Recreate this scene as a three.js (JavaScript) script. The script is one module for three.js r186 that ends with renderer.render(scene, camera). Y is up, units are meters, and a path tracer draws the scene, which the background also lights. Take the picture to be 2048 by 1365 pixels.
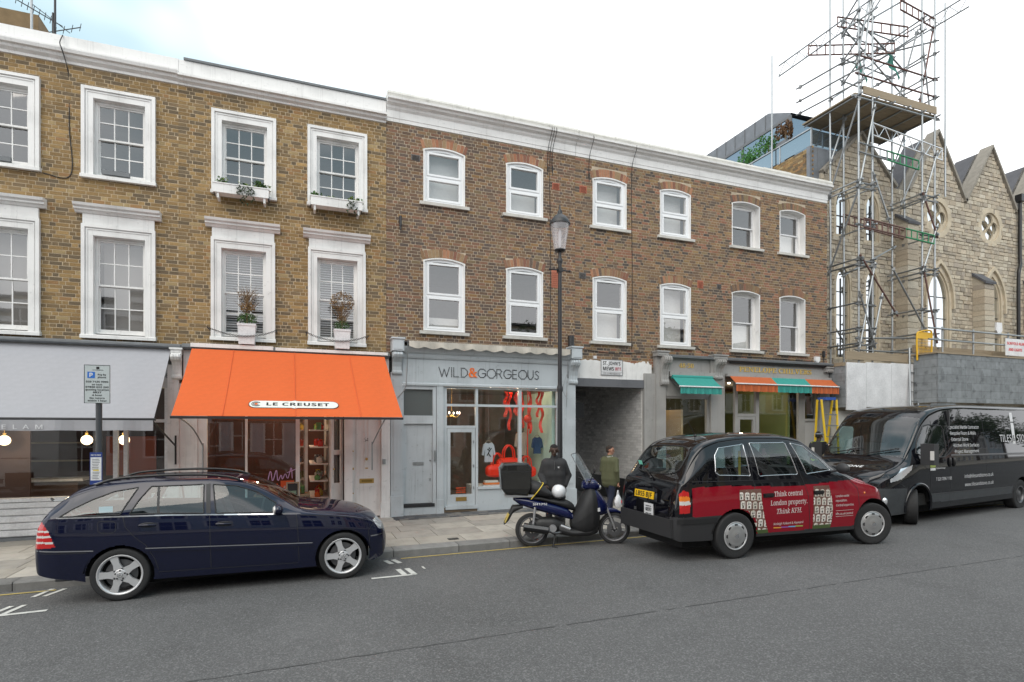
import * as THREE from 'three';
import { FontLoader } from 'three/addons/loaders/FontLoader.js';
import { MarchingCubes } from 'three/addons/objects/MarchingCubes.js';

// ---------- camera, sky, sun, exposure ----------
const scene = new THREE.Scene();
const BETA = Math.atan(1133 / 3026);                      // the lens looks this far along the street from square-on
const camera = new THREE.PerspectiveCamera(2 * Math.atan(682.5 / 1133) * 180 / Math.PI, 2048 / 1365, 0.1, 900);
camera.position.set(0, 2.08, 0);
camera.rotation.y = -BETA;
camera.setViewOffset(2048, 1365, 0, -175.5, 2048, 1365);  // rising front: verticals stay upright
camera.updateProjectionMatrix();

const renderer = new THREE.WebGLRenderer({ antialias: true });
renderer.toneMapping = THREE.LinearToneMapping;
renderer.toneMappingExposure = 1.5;
renderer.shadowMap.enabled = true;

function mulberry(a) { return () => { a |= 0; a = a + 0x6D2B79F5 | 0; let t = Math.imul(a ^ a >>> 15, 1 | a); t = t + Math.imul(t ^ t >>> 7, 61 | t) ^ t; return ((t ^ t >>> 14) >>> 0) / 4294967296; }; }
function hash2(i, j, s = 0) { let h = Math.imul(i | 0, 374761393) + Math.imul(j | 0, 668265263) + Math.imul(s | 0, 982451653); h = Math.imul(h ^ h >>> 13, 1274126177); return ((h ^ h >>> 16) >>> 0) / 4294967296; }
function vnoise(x, y, px = 1e9, py = 1e9, s = 0) {       // value noise that repeats after px, py cells
  const i = Math.floor(x), j = Math.floor(y), fx = x - i, fy = y - j, u = fx * fx * (3 - 2 * fx), v = fy * fy * (3 - 2 * fy);
  const m = (a, p) => ((a % p) + p) % p, h = (a, b) => hash2(m(a, px), m(b, py), s);
  return (h(i, j) * (1 - u) + h(i + 1, j) * u) * (1 - v) + (h(i, j + 1) * (1 - u) + h(i + 1, j + 1) * u) * v;
}
function fbm(x, y, o, px, py, s = 0) { let a = 0, w = 0.5, n = 0; for (let k = 0; k < o; k++) { a += w * vnoise(x, y, px, py, s + k * 17); n += w; w *= 0.5; x *= 2; y *= 2; px *= 2; py *= 2; } return a / n; }

{ // bright overcast with thin places where blue shows through, the same all round
  const W = 1024, Hh = 512, d = new Float32Array(W * Hh * 4);
  for (let j = 0; j < Hh; j++) for (let i = 0; i < W; i++) {
    const el = ((j + 0.5) / Hh - 0.5) * Math.PI, u = i / W;
    let c = fbm(u * 8, 2507.9 + Math.abs(el) * 3.2, 5, 8, 1e6, 672);
    c = THREE.MathUtils.smoothstep(c, 0.34, 0.60);
    const hz = Math.exp(-Math.max(0, el) * 1.6);           // towards the horizon the cloud closes up
    c = Math.max(c, THREE.MathUtils.smoothstep(hz, 0.42, 0.72));
    const g = 0.92 + 0.2 * fbm(u * 16, 9 + Math.abs(el) * 7, 4, 16, 1e6, 77), k = (j * W + i) * 4;
    const cl = [1.16 * g, 1.18 * g, 1.21 * g], bl = [0.40, 0.56, 0.64];
    for (let q = 0; q < 3; q++) d[k + q] = el < -0.05 ? [0.2, 0.19, 0.18][q] : bl[q] * (1 - c) + cl[q] * c;
    d[k + 3] = 1;
  }
  const t = new THREE.DataTexture(d, W, Hh, THREE.RGBAFormat, THREE.FloatType);
  t.mapping = THREE.EquirectangularReflectionMapping; t.magFilter = t.minFilter = THREE.LinearFilter; t.wrapS = THREE.RepeatWrapping; t.needsUpdate = true;
  scene.background = t; scene.environment = t;
}
const sun = new THREE.DirectionalLight(0xfff4e6, 1.2);
sun.position.set(-9, 26, 9); sun.target.position.set(5, 0, -9);
sun.castShadow = true; sun.shadow.radius = 105; sun.shadow.mapSize.set(2048, 2048);
Object.assign(sun.shadow.camera, { left: -32, right: 32, top: 32, bottom: -32, near: 1, far: 90 });
scene.add(sun, sun.target);

// ---------- helpers ----------
const V = (x, y, z) => new THREE.Vector3(x, y, z), V2 = (x, y) => new THREE.Vector2(x, y);
const lerp = (a, b, t) => a + (b - a) * t, clamp = (v, a, b) => Math.min(b, Math.max(a, v));
const used = new Map();
function numbered(n) { const k = used.get(n) || 0; used.set(n, k + 1); return k ? n + '_' + String(k).padStart(3, '0') : n; }
class MB {                                                 // collects faces, then becomes ONE named mesh
  constructor() { this.p = []; this.n = []; this.u = []; this.c = []; this.i = []; this.col = null; this.us = 1; }
  color(r, g, b) { this.col = [r, g, b]; return this; }
  vert(p, n, u, v) { const k = this.p.length / 3; this.p.push(p.x, p.y, p.z); this.n.push(n.x, n.y, n.z); this.u.push(u, v); if (this.col) this.c.push(...this.col); return k; }
  quad(a, b, c, d, uv) {                                   // counter-clockwise seen from outside
    const n = b.clone().sub(a).cross(c.clone().sub(a)); if (n.lengthSq() < 1e-16) n.copy(c).sub(a).cross(d.clone().sub(a)); n.normalize();
    const f = (q) => Math.abs(n.z) >= Math.max(Math.abs(n.x), Math.abs(n.y)) ? [q.x, q.y] : Math.abs(n.y) > Math.abs(n.x) ? [q.x, q.z] : [q.z, q.y];
    const P = [a, b, c, d], k = P.map((q, m) => { const t = uv ? uv[m] : f(q); return this.vert(q, n, t[0], t[1]); });
    this.i.push(k[0], k[1], k[2], k[0], k[2], k[3]); return this;
  }
  box(x0, y0, z0, x1, y1, z1, back = true) {
    if (x1 < x0) [x0, x1] = [x1, x0]; if (y1 < y0) [y0, y1] = [y1, y0]; if (z1 < z0) [z0, z1] = [z1, z0];
    const q = (s) => V(s & 1 ? x1 : x0, s & 2 ? y1 : y0, s & 4 ? z1 : z0);
    this.quad(q(4), q(5), q(7), q(6)); if (back) this.quad(q(1), q(0), q(2), q(3));
    this.quad(q(5), q(1), q(3), q(7)); this.quad(q(0), q(4), q(6), q(2)); this.quad(q(6), q(7), q(3), q(2)); this.quad(q(0), q(1), q(5), q(4)); return this;
  }
  obox(w, h, d, m) {                                       // box centred on the origin of matrix m
    const k = this.p.length / 3; this.box(-w / 2, -h / 2, -d / 2, w / 2, h / 2, d / 2); return this.xf(k, m);
  }
  xf(k, m) { const nm = new THREE.Matrix3().getNormalMatrix(m), v = V(0, 0, 0); for (; k < this.p.length / 3; k++) { v.fromArray(this.p, k * 3).applyMatrix4(m).toArray(this.p, k * 3); v.fromArray(this.n, k * 3).applyMatrix3(nm).normalize().toArray(this.n, k * 3); } return this; }
  geo(g, m) {
    const k = this.p.length / 3, P = g.attributes.position, N = g.attributes.normal, U = g.attributes.uv;
    for (let a = 0; a < P.count; a++) this.vert(V().fromBufferAttribute(P, a), N ? V().fromBufferAttribute(N, a) : V(0, 1, 0), U ? U.getX(a) : P.getX(a), U ? U.getY(a) : P.getY(a));
    if (g.index) for (let a = 0; a < g.index.count; a++) this.i.push(k + g.index.getX(a)); else for (let a = 0; a < P.count; a++) this.i.push(k + a);
    return m ? this.xf(k, m) : this;
  }
  rod(a, b, r0, r1 = r0, seg = 8) {                        // round bar from a to b
    const d = b.clone().sub(a), L = d.length(); if (L < 1e-6) return this;
    const g = new THREE.CylinderGeometry(r1, r0, L, seg, 1); const m = new THREE.Matrix4().compose(a.clone().add(b).multiplyScalar(0.5), new THREE.Quaternion().setFromUnitVectors(V(0, 1, 0), d.divideScalar(L)), V(1, 1, 1));
    return this.geo(g, m);
  }
  path(pts, r, seg = 6, n = 0, closed = false) { return this.geo(new THREE.TubeGeometry(new THREE.CatmullRomCurve3(pts, closed, 'centripetal'), n || pts.length * 5, r, seg, closed)); }
  ball(x, y, z, rx, ry = rx, rz = rx, s = 12) { return this.geo(new THREE.SphereGeometry(1, s, Math.ceil(s * 0.7)), new THREE.Matrix4().makeScale(rx, ry, rz).setPosition(x, y, z)); }
  lathe(pts, x, y, z, seg = 24, m) { const g = new THREE.LatheGeometry(pts.map(p => V2(p[0], p[1])), seg); return this.geo(g, m || new THREE.Matrix4().makeTranslation(x, y, z)); }
  run(prof, x0, x1, cap = true) {                          // a moulding: closed profile [z, y] (counter-clockwise seen from +x) drawn from x0 to x1
    for (let k = 0; k < prof.length; k++) { const a = prof[k], b = prof[(k + 1) % prof.length]; this.quad(V(x0, a[1], a[0]), V(x0, b[1], b[0]), V(x1, b[1], b[0]), V(x1, a[1], a[0])); }
    if (cap) for (const [x, s] of [[x1, 1], [x0, -1]]) { const t = THREE.ShapeUtils.triangulateShape(prof.map(p => V2(p[0], p[1])), []); const k = prof.map(p => this.vert(V(x, p[1], p[0]), V(s, 0, 0), p[0], p[1])); for (const f of t) s < 0 ? this.i.push(k[f[0]], k[f[1]], k[f[2]]) : this.i.push(k[f[0]], k[f[2]], k[f[1]]); }
    return this;
  }
  prism(pts, z0, z1, holes = [], m) {                      // outline in x, y given thickness from z0 (back) to z1 (front)
    const k0 = this.p.length / 3; const C = pts.map(p => V2(p[0], p[1])), Hs = holes.map(h => h.map(p => V2(p[0], p[1])));
    if (THREE.ShapeUtils.isClockWise(C)) C.reverse(); for (const h of Hs) if (!THREE.ShapeUtils.isClockWise(h)) h.reverse();
    const all = C.concat(...Hs), t = THREE.ShapeUtils.triangulateShape(C, Hs);
    for (const [z, s] of [[z1, 1], [z0, -1]]) { const k = all.map(p => this.vert(V(p.x, p.y, z), V(0, 0, s), p.x, p.y)); for (const f of t) s > 0 ? this.i.push(k[f[0]], k[f[1]], k[f[2]]) : this.i.push(k[f[0]], k[f[2]], k[f[1]]); }
    for (const r of [C, ...Hs]) r.forEach((a, q) => { const b = r[(q + 1) % r.length]; this.quad(V(a.x, a.y, z1), V(a.x, a.y, z0), V(b.x, b.y, z0), V(b.x, b.y, z1)); });
    return m ? this.xf(k0, m) : this;
  }
  strip(pts, w, up = V(0, 1, 0)) {                         // flat ribbon along points
    for (let k = 0; k + 1 < pts.length; k++) { const d = pts[k + 1].clone().sub(pts[k]).normalize(), s = d.clone().cross(up).normalize().multiplyScalar(w / 2); this.quad(pts[k].clone().add(s), pts[k + 1].clone().add(s), pts[k + 1].clone().sub(s), pts[k].clone().sub(s)); }
    return this;
  }
  geometry() {
    const g = new THREE.BufferGeometry(); g.setAttribute('position', new THREE.Float32BufferAttribute(this.p, 3)); g.setAttribute('normal', new THREE.Float32BufferAttribute(this.n, 3)); g.setAttribute('uv', new THREE.Float32BufferAttribute(this.u, 2));
    if (this.c.length === this.p.length) g.setAttribute('color', new THREE.Float32BufferAttribute(this.c, 3)); g.setIndex(this.i); return g;
  }
  build(name, m, parent, label) { return part(name, this.geometry(), m, parent, label); }
}
function part(name, g, m, parent, label) { const o = new THREE.Mesh(g, m); o.name = parent === scene ? numbered(name) : name; o.castShadow = o.receiveShadow = true; parent.add(o); if (label) o.userData.label = label; return o; }
function group(name, parent, x = 0, y = 0, z = 0, ry = 0) { const o = new THREE.Group(); o.name = parent === scene ? numbered(name) : name; o.position.set(x, y, z); o.rotation.y = ry; parent.add(o); return o; }
function tag(o, label, category, grp) { o.userData.label = label; o.userData.category = category; if (grp) o.userData.group = grp; return o; }
function thing(name, label, category, x = 0, y = 0, z = 0, ry = 0, grp) { return tag(group(name, scene, x, y, z, ry), label, category, grp); }
function structure(o) { o.userData.kind = 'structure'; return o; }
const stuff = (o) => { o.userData.kind = 'stuff'; return o; };
const mk = (x, y, z, rx = 0, ry = 0, rz = 0, s = 1) => new THREE.Matrix4().compose(V(x, y, z), new THREE.Quaternion().setFromEuler(new THREE.Euler(rx, ry, rz)), typeof s === 'number' ? V(s, s, s) : s);
const bx = (...a) => new MB().box(...a);

// ---------- materials ----------
function dataTex(n, fn, srgb = false, rep = 1) {           // fn(u, v, i, j) -> [r, g, b] in 0..1
  const d = new Uint8Array(n * n * 4); for (let j = 0; j < n; j++) for (let i = 0; i < n; i++) { const c = fn(i / n, j / n, i, j), k = (j * n + i) * 4; for (let q = 0; q < 3; q++) d[k + q] = clamp(c[q] ?? c[0], 0, 1) * 255; d[k + 3] = 255; }
  const t = new THREE.DataTexture(d, n, n); t.wrapS = t.wrapT = THREE.RepeatWrapping; t.magFilter = t.minFilter = THREE.LinearFilter; t.repeat.set(rep, rep); if (srgb) t.colorSpace = THREE.SRGBColorSpace; t.needsUpdate = true; return t;
}
const again = (t, r, r2 = r) => { const c = t.clone(); c.repeat.set(r, r2); c.needsUpdate = true; return c; };
const T = {};
T.grain = dataTex(512, (u, v) => { const a = fbm(u * 8, v * 8, 6, 8, 8, 3), b = vnoise(u * 128, v * 128, 128, 128, 9); const g = 0.7 + 0.34 * a + 0.16 * (b - 0.5); return [g, g, g]; });
T.bump = dataTex(512, (u, v) => { const g = 0.55 * fbm(u * 16, v * 16, 4, 16, 16, 31) + 0.45 * vnoise(u * 170, v * 170, 170, 170, 33); return [g, g, g]; });
T.grime = dataTex(1024, (u, v) => {                        // weathered paint: faint blotches, run marks, chips
  const a = fbm(u * 5, v * 5, 6, 5, 5, 41), s = fbm(u * 90, v * 3, 3, 90, 3, 45), c = fbm(u * 40, v * 40, 3, 40, 40, 49);
  let g = 1 - 0.14 * THREE.MathUtils.smoothstep(a, 0.42, 0.75) - 0.2 * THREE.MathUtils.smoothstep(s, 0.62, 0.85) * a; if (c > 0.80) g -= 0.12; return [g, g * 0.99, g * 0.965]; }, false);
T.weave = dataTex(256, (u, v) => { const g = 0.9 + 0.05 * Math.sin(u * 128 * Math.PI) + 0.05 * Math.sin(v * 128 * Math.PI) + 0.1 * (fbm(u * 6, v * 6, 4, 6, 6, 8) - 0.5); return [g, g, g]; });
const std = (c, rough = 0.6, o = {}) => new THREE.MeshStandardMaterial({ color: Array.isArray(c) ? new THREE.Color().setRGB(...c) : c, roughness: rough, ...o });
const phy = (c, rough = 0.3, o = {}) => new THREE.MeshPhysicalMaterial({ color: Array.isArray(c) ? new THREE.Color().setRGB(...c) : c, roughness: rough, ...o });
const M = {};
M.white = std([0.76, 0.76, 0.765], 0.5, { map: again(T.grime, 0.5), bumpMap: again(T.bump, 1), bumpScale: 0.001 });
M.cleanWhite = std([0.78, 0.78, 0.79], 0.4, { map: again(T.grain, 0.4) });
M.upvc = std([0.78, 0.79, 0.8], 0.3);
M.dirtyWhite = std([0.62, 0.61, 0.58], 0.75, { map: again(T.grime, 0.9), bumpMap: again(T.bump, 0.6), bumpScale: 0.004 });
M.greyPaint = std([0.49, 0.535, 0.575], 0.45, { map: again(T.grime, 0.4) });
M.shopGrey = std([0.33, 0.325, 0.32], 0.5, { map: again(T.grime, 0.4) });
M.lead = std([0.17, 0.18, 0.19], 0.6, { map: again(T.grain, 1.2) });
M.dark = std([0.018, 0.018, 0.02], 0.6);
M.black = std([0.012, 0.012, 0.013], 0.35);
M.iron = std([0.02, 0.02, 0.022], 0.4, { bumpMap: again(T.bump, 2), bumpScale: 0.001 });
M.steel = std([0.42, 0.44, 0.45], 0.38, { metalness: 0.85, map: again(T.grain, 2) });
M.brass = std([0.55, 0.36, 0.12], 0.35, { metalness: 0.9 });
M.chrome = std([0.75, 0.75, 0.76], 0.12, { metalness: 1 });
M.room = std([0.22, 0.21, 0.2], 0.9, { map: again(T.grain, 0.5) });
M.roomWarm = std([0.34, 0.27, 0.2], 0.9, { map: again(T.grain, 0.5) });
M.net = std([0.7, 0.7, 0.68], 0.95, { map: again(T.weave, 4) });
M.wood = std([0.34, 0.27, 0.19], 0.75, { map: dataTex(256, (u, v) => { const g = 0.72 + 0.28 * fbm(u * 3, v * 40, 4, 3, 40, 61) + 0.1 * (vnoise(u * 6, v * 90, 6, 90, 5) - 0.5); return [g, g, g * 0.97]; }) });
M.slate = std([0.1, 0.1, 0.11], 0.7, { map: again(T.grain, 1) });
M.zinc = std([0.2, 0.215, 0.235], 0.45, { metalness: 0.25, map: again(T.grain, 0.6) });
M.glass = phy([1, 1, 1], 0.02, { transmission: 1, thickness: 0, ior: 2.3 });
M.shopGlass = phy([0.97, 0.99, 0.98], 0.01, { transmission: 1, thickness: 0, ior: 1.85 });
const FONT = {}; for (const k of ['sans_bold', 'sans_regular', 'serif_regular', 'serif_bold']) FONT[k] = await new FontLoader().loadAsync('fonts/droid/droid_' + k + '.typeface.json');
function textGeo(s, font, size, depth = 0.004) {           // centred on x, standing on y = 0
  const g = depth ? new THREE.ExtrudeGeometry(FONT[font].generateShapes(s, size), { depth, bevelEnabled: false, curveSegments: 4 }) : new THREE.ShapeGeometry(FONT[font].generateShapes(s, size), 4);
  g.computeBoundingBox(); g.translate(-(g.boundingBox.min.x + g.boundingBox.max.x) / 2, 0, 0); g.userData.w = g.boundingBox.max.x - g.boundingBox.min.x; return g;
}
function text(mb, s, font, x, y, z, width, height, ry = 0, depth = 0.004, m0) {  // fitted to width and cap height
  const g = textGeo(s, font, 1, depth), cap = textGeo('H', font, 1, 0); cap.computeBoundingBox(); const sy = height / cap.boundingBox.max.y, sx = width / g.userData.w;
  const m = mk(x, y, z, 0, ry, 0, V(sx, sy, 1)); return mb.geo(g, m0 ? m0.clone().multiply(m) : m);
}
const NK = 9.08, ZF = -12.5, ZS = -12.4;                   // kerb line, brick face, shop fronts
const roadY = (x, n) => 0.01 * (x + 2) + 0.02 * clamp(NK - n, 0, 4.5);
const drop = (x) => 0.085 * THREE.MathUtils.smoothstep(x, 5.9, 6.5) * (1 - THREE.MathUtils.smoothstep(x, 8.2, 8.8));
const paveY = (x, n) => 0.01 * (x + 2) + 0.115 + 0.005 * (n - NK) - drop(x);
const BAY = [[-3.289, 7.816, -2.685, 7.855, 0.075], [-3.194, 8.017, -3.148, 8.225, 0.06], [-3.092, 7.859, -3.025, 8.231, 0.06], [-3.085, 8.601, -3.013, 8.993, 0.06], [-2.968, 8.591, -2.86, 8.938, 0.06], [0.902, 7.811, 1.502, 7.809, 0.07], [1.321, 8.214, 1.356, 7.822, 0.075], [1.448, 8.214, 1.487, 7.794, 0.075], [1.232, 8.886, 1.294, 8.6, 0.075], [1.352, 8.898, 1.417, 8.606, 0.075], [1.678, 8.239, 1.686, 8.082, 0.03]];
// ---------- ground ----------
{
  const g = bx(-300, -1.2, -300, 300, -0.6, 300).build('ground', std([0.12, 0.12, 0.115], 0.9), scene); structure(g);
  T.asph = dataTex(1536, (u, v, i, j) => {                 // 6 m of worn asphalt: chippings in dark binder, patches
    const big = fbm(u * 4, v * 4, 4, 4, 4, 101), cell = vnoise(u * 640, v * 640, 640, 640, 105), c2 = vnoise(u * 1000, v * 1000, 1000, 1000, 106);
    let g = 0.38 + 0.15 * (big - 0.5) - (fbm(u * 11, v * 11, 3, 11, 11, 222) > 0.7 ? 0.03 : 0); g += cell > 0.60 ? 0.34 * (cell - 0.60) / 0.40 + 0.05 : -0.08 * (0.6 - cell); g += 0.16 * (c2 - 0.5); if (hash2(i >> 2, j >> 2, 7) > 0.9993) g = 0.85;
    return [g, g * 0.99, g * 0.975]; }, false);
  T.asphB = dataTex(1024, (u, v) => { const c = vnoise(u * 330, v * 330, 330, 330, 105), d = vnoise(u * 500, v * 500, 500, 500, 108); const g = 0.65 * c + 0.35 * d; return [g, g, g]; });
  M.asphalt = std([0.245, 0.245, 0.249], 0.82, { map: again(T.asph, 1 / 6), bumpMap: again(T.asphB, 1 / 3), bumpScale: 0.006 });
  const r = new MB(), ns = [9.08, 8.2, 7.3, 6.4, 5.5, 4.58, 3.2, 1.2];
  for (let x = -60; x < 100; x += 8) for (let k = 0; k + 1 < ns.length; k++) { const q = (X, n) => V(X, roadY(X, n), -n); r.quad(q(x, ns[k + 1]), q(x + 8, ns[k + 1]), q(x + 8, ns[k]), q(x, ns[k])); }
  structure(r.build('road', M.asphalt, scene));
  // joint where two lanes of asphalt meet, sealed with tar, uneven
  const R = mulberry(5), seam = new MB(), q = (x, n, h = 0.004) => V(x, roadY(x, n) + h, -n);
  for (let x = -4, n = 5.02; x < 12; x += 0.12) { const n2 = 5.06 + 0.014 * (x + 0.12) + 0.016 * (R() - 0.5), w = 0.004 + 0.008 * R(); if (R() > 0.1) seam.quad(q(x, n - w), q(x + 0.12, n2 - w), q(x + 0.12, n2 + w * 0.6), q(x, n + w * 0.6)); n = n2; }
  structure(seam.build('road_joint', std([0.075, 0.075, 0.075], 0.75), scene));
  // painted lines
  M.yellow = std([0.50, 0.39, 0.13], 0.7, { map: again(T.grime, 1.5) });
  M.paint = std([0.62, 0.62, 0.6], 0.7, { map: again(T.grime, 2) });
  const line = (mb, x0, n0, x1, n1, w) => { const k = Math.max(1, Math.round(Math.hypot(x1 - x0, n1 - n0) / 0.5)), dx = x1 - x0, dn = n1 - n0, L = Math.hypot(dx, dn), ox = -dn / L * w / 2, on = dx / L * w / 2;
    for (let a = 0; a < k; a++) { const f = a / k, e = (a + 1) / k, P = (t, s) => q(x0 + dx * t + ox * s, n0 + dn * t + on * s, 0.006); mb.quad(P(f, -1), P(e, -1), P(e, 1), P(f, 1)); } };
  const ye = new MB(); line(ye, 1.48, 8.93, 40, 8.93, 0.055); line(ye, -9, 8.9, -2.95, 8.9, 0.055); structure(ye.build('yellow_line', M.yellow, scene));
  const wl = new MB();
  for (const [x0, n0, x1, n1, w] of BAY) line(wl, x0, n0, x1, n1, w); structure(wl.build('parking_bay_marking', M.paint, scene));
  // kerb stones, each one a piece
  const kerb = structure(group('kerb', scene)); const km = [0.19, 0.23, 0.27, 0.21].map((c, i) => std([c, c * 0.985, c * 0.95], 0.85, { map: again(T.grain, 1.3 + i * 0.1), bumpMap: again(T.bump, 2), bumpScale: 0.004 }));
  for (let x = -12; x < 32;) {
    const L = 0.72 + 0.45 * R(), a = x + 0.006, b = x + L - 0.006, d = (X) => paveY(X, 9.1), o = 0.006 * R(), f = -9.08 + 0.008 * R(), bk = -9.36, ch = 0.02;
    const m = new MB(), y0 = d(a) + o, y1 = d(b) + o, lo = (X) => roadY(X, 9.1) - 0.1;
    m.quad(V(a, lo(a), f), V(b, lo(b), f), V(b, y1 - ch, f), V(a, y0 - ch, f)); m.quad(V(a, y0 - ch, f), V(b, y1 - ch, f), V(b, y1, f - ch), V(a, y0, f - ch)); m.quad(V(a, y0, f - ch), V(b, y1, f - ch), V(b, y1, bk), V(a, y0, bk));
    m.quad(V(b, lo(b), f), V(b, lo(b), bk), V(b, y1, bk), V(b, y1 - ch, f)); m.quad(V(a, lo(a), bk), V(a, lo(a), f), V(a, y0 - ch, f), V(a, y0, bk));
    m.build('kerb_stone', km[R() * 4 | 0], kerb); x += L;
  }
  // paving slabs on a mortar bed
  const pv = structure(group('pavement', scene)), bed = new MB();
  for (let x = -14; x < 34; x += 1) bed.quad(V(x, paveY(x, 9.3) - 0.012, -9.3), V(x + 1, paveY(x + 1, 9.3) - 0.012, -9.3), V(x + 1, paveY(x + 1, 14) - 0.012, -14), V(x, paveY(x, 14) - 0.012, -14));
  bed.build('mortar_bed', std([0.16, 0.15, 0.14], 0.95), pv);
  const sm = [[0.30, 0.28, 0.25], [0.34, 0.32, 0.29], [0.27, 0.255, 0.235], [0.32, 0.295, 0.265], [0.37, 0.35, 0.32]].map((c, i) => std(c.map(v => v * 1.2), 0.85, { map: again(T.grime, 0.7 + 0.13 * i), bumpMap: again(T.bump, 1.5), bumpScale: 0.003 }));
  const slab = (x0, x1, n0, n1, j, mm) => { const m = new MB(), p = (x, n) => V(x, paveY(x, n) + j, -n), e = 0.006; x0 += e; x1 -= e; n0 += e; n1 -= e; const dn = (v) => v.clone().setY(v.y - 0.03);
    const A = p(x0, n0), B = p(x1, n0), C = p(x1, n1), D = p(x0, n1); m.quad(A, B, C, D); m.quad(dn(A), dn(B), B, A); m.quad(dn(B), dn(C), C, B); m.quad(dn(D), dn(A), A, D); m.build('paving_slab', mm, pv); };
  let row = 0; const edges = [9.36, 9.98, 10.6, 11.22, 11.84, 12.45];
  for (let k = 0; k + 1 < edges.length; k++) { row++; for (let x = -9 + (row % 2) * 0.38; x < 26;) { const w = 0.6 + 0.28 * R(); if (!(k === 4 && x + w > 1.9 && x < 6.2)) slab(x, x + w, edges[k], edges[k + 1], 0.004 * R(), sm[R() * 5 | 0]); x += w; } }
  // small setts in front of the pale blue shop
  const st = [[0.12, 0.125, 0.13], [0.17, 0.165, 0.16], [0.09, 0.095, 0.105], [0.2, 0.19, 0.175]].map(c => std(c, 0.8, { map: again(T.grain, 2), bumpMap: again(T.bump, 3), bumpScale: 0.004 }));
  for (let k = 0; k < 5; k++) for (let x = 1.95 - (k % 2) * 0.11; x < 6.1;) { const w = 0.19 + 0.06 * R(), n0 = 11.86 + k * 0.118; const m = new MB(), y = (X, n) => paveY(X, n) + 0.006 + 0.004 * R(); const a = x + 0.005, b = x + w - 0.005, c = n0 + 0.005, d = n0 + 0.113, p = (X, n) => V(X, y(X, n), -n); const A = p(a, c), B = p(b, c), C = p(b, d), D = p(a, d), dn = (v) => v.clone().setY(v.y - 0.025);
    m.quad(A, B, C, D); m.quad(dn(A), dn(B), B, A); m.quad(dn(B), dn(C), C, B); m.quad(dn(D), dn(A), A, D); m.build('sett', st[R() * 4 | 0], pv); x += w; }
  const gb = new MB(); gb.box(2.4, paveY(2.4, 9.7) - 0.02, -9.62, 2.58, paveY(2.4, 9.7) + 0.012, -9.5).build('drain_cover', M.iron, pv);
  // far pavement under the viewer
  const op = new MB(); for (let x = -60; x < 100; x += 8) { const y = (X) => 0.01 * (X + 2) + 0.2; op.quad(V(x, y(x), 6.7), V(x + 8, y(x + 8), 6.7), V(x + 8, y(x + 8), -1.2), V(x, y(x), -1.2)); op.quad(V(x, y(x) - 0.14, -1.2), V(x + 8, y(x + 8) - 0.14, -1.2), V(x + 8, y(x + 8), -1.2), V(x, y(x), -1.2)); }
  structure(op.build('opposite_pavement', sm[0], scene));
}
// ---------- brick terrace ----------
const EYE = V(0, 2.08, 0);
const UNIT = (() => { const b = new MB(); b.box(0, 0, 0, 1, 1, 1, false); return b.geometry(); })();
const BRICKV = std([1, 1, 1], 0.88, { vertexColors: true, map: again(T.grain, 5), bumpMap: again(T.bump, 6), bumpScale: 0.004 });
const PAL = {
  stock: [[0.36, 0.235, 0.10], [0.32, 0.205, 0.086], [0.265, 0.17, 0.073], [0.225, 0.155, 0.08], [0.17, 0.125, 0.075], [0.41, 0.265, 0.112], [0.34, 0.195, 0.085], [0.23, 0.16, 0.088], [0.40, 0.29, 0.145], [0.29, 0.195, 0.095]],
  brown: [[0.20, 0.125, 0.074], [0.155, 0.10, 0.068], [0.24, 0.145, 0.078], [0.14, 0.10, 0.078], [0.25, 0.135, 0.085], [0.22, 0.16, 0.09], [0.17, 0.12, 0.085], [0.29, 0.17, 0.075], [0.12, 0.09, 0.075], [0.21, 0.125, 0.08]],
  mixed: [[0.24, 0.155, 0.088], [0.18, 0.115, 0.075], [0.28, 0.17, 0.09], [0.13, 0.097, 0.075], [0.30, 0.145, 0.09], [0.26, 0.19, 0.105], [0.2, 0.145, 0.10], [0.32, 0.21, 0.10], [0.10, 0.08, 0.068], [0.27, 0.15, 0.085]],
  rubble: [[0.53, 0.465, 0.36], [0.49, 0.425, 0.33], [0.45, 0.39, 0.31], [0.56, 0.50, 0.395], [0.50, 0.43, 0.33], [0.42, 0.365, 0.29], [0.54, 0.46, 0.35], [0.47, 0.395, 0.3], [0.58, 0.52, 0.42], [0.38, 0.33, 0.27]],
};
const palMats = {}; for (const k in PAL) palMats[k] = PAL[k].map((c, i) => std(c, 0.88, { map: again(T.grain, 0.9 + 0.12 * i), bumpMap: again(T.bump, 1.2), bumpScale: 0.004 }));
// pieces: [x0, y0, z0, x1, y1, z1, palette index]; the 300 that show largest become parts, the rest one mesh
function layPieces(wall, name, pieces, pal, keep = 300) {
  const inFrame = (p) => p.x > -5.2 && p.x < 26; const d = pieces.map((p, i) => ({ i, d: inFrame(V(p[0], 0, 0)) ? EYE.distanceTo(V((p[0] + p[3]) / 2, (p[1] + p[4]) / 2, p[5])) / Math.sqrt((p[3] - p[0]) * (p[4] - p[1])) : 1e9 })).sort((a, b) => a.d - b.d);
  const rest = new MB();
  d.forEach(({ i }, k) => { const [x0, y0, z0, x1, y1, z1, c] = pieces[i];
    if (k < keep) { const o = new THREE.Mesh(UNIT, palMats[pal][c]); o.name = name; o.position.set(x0, y0, z0); o.scale.set(x1 - x0, y1 - y0, z1 - z0); o.castShadow = o.receiveShadow = true; wall.add(o); }
    else { const j = 0.86 + 0.28 * hash2(i, c, 3), q = PAL[pal][c]; rest.color(q[0] * j, q[1] * j, q[2] * j).box(x0, y0, z0, x1, y1, z1, false); } });
  if (rest.p.length) stuff(rest.build(name, BRICKV, wall));
}
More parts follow.
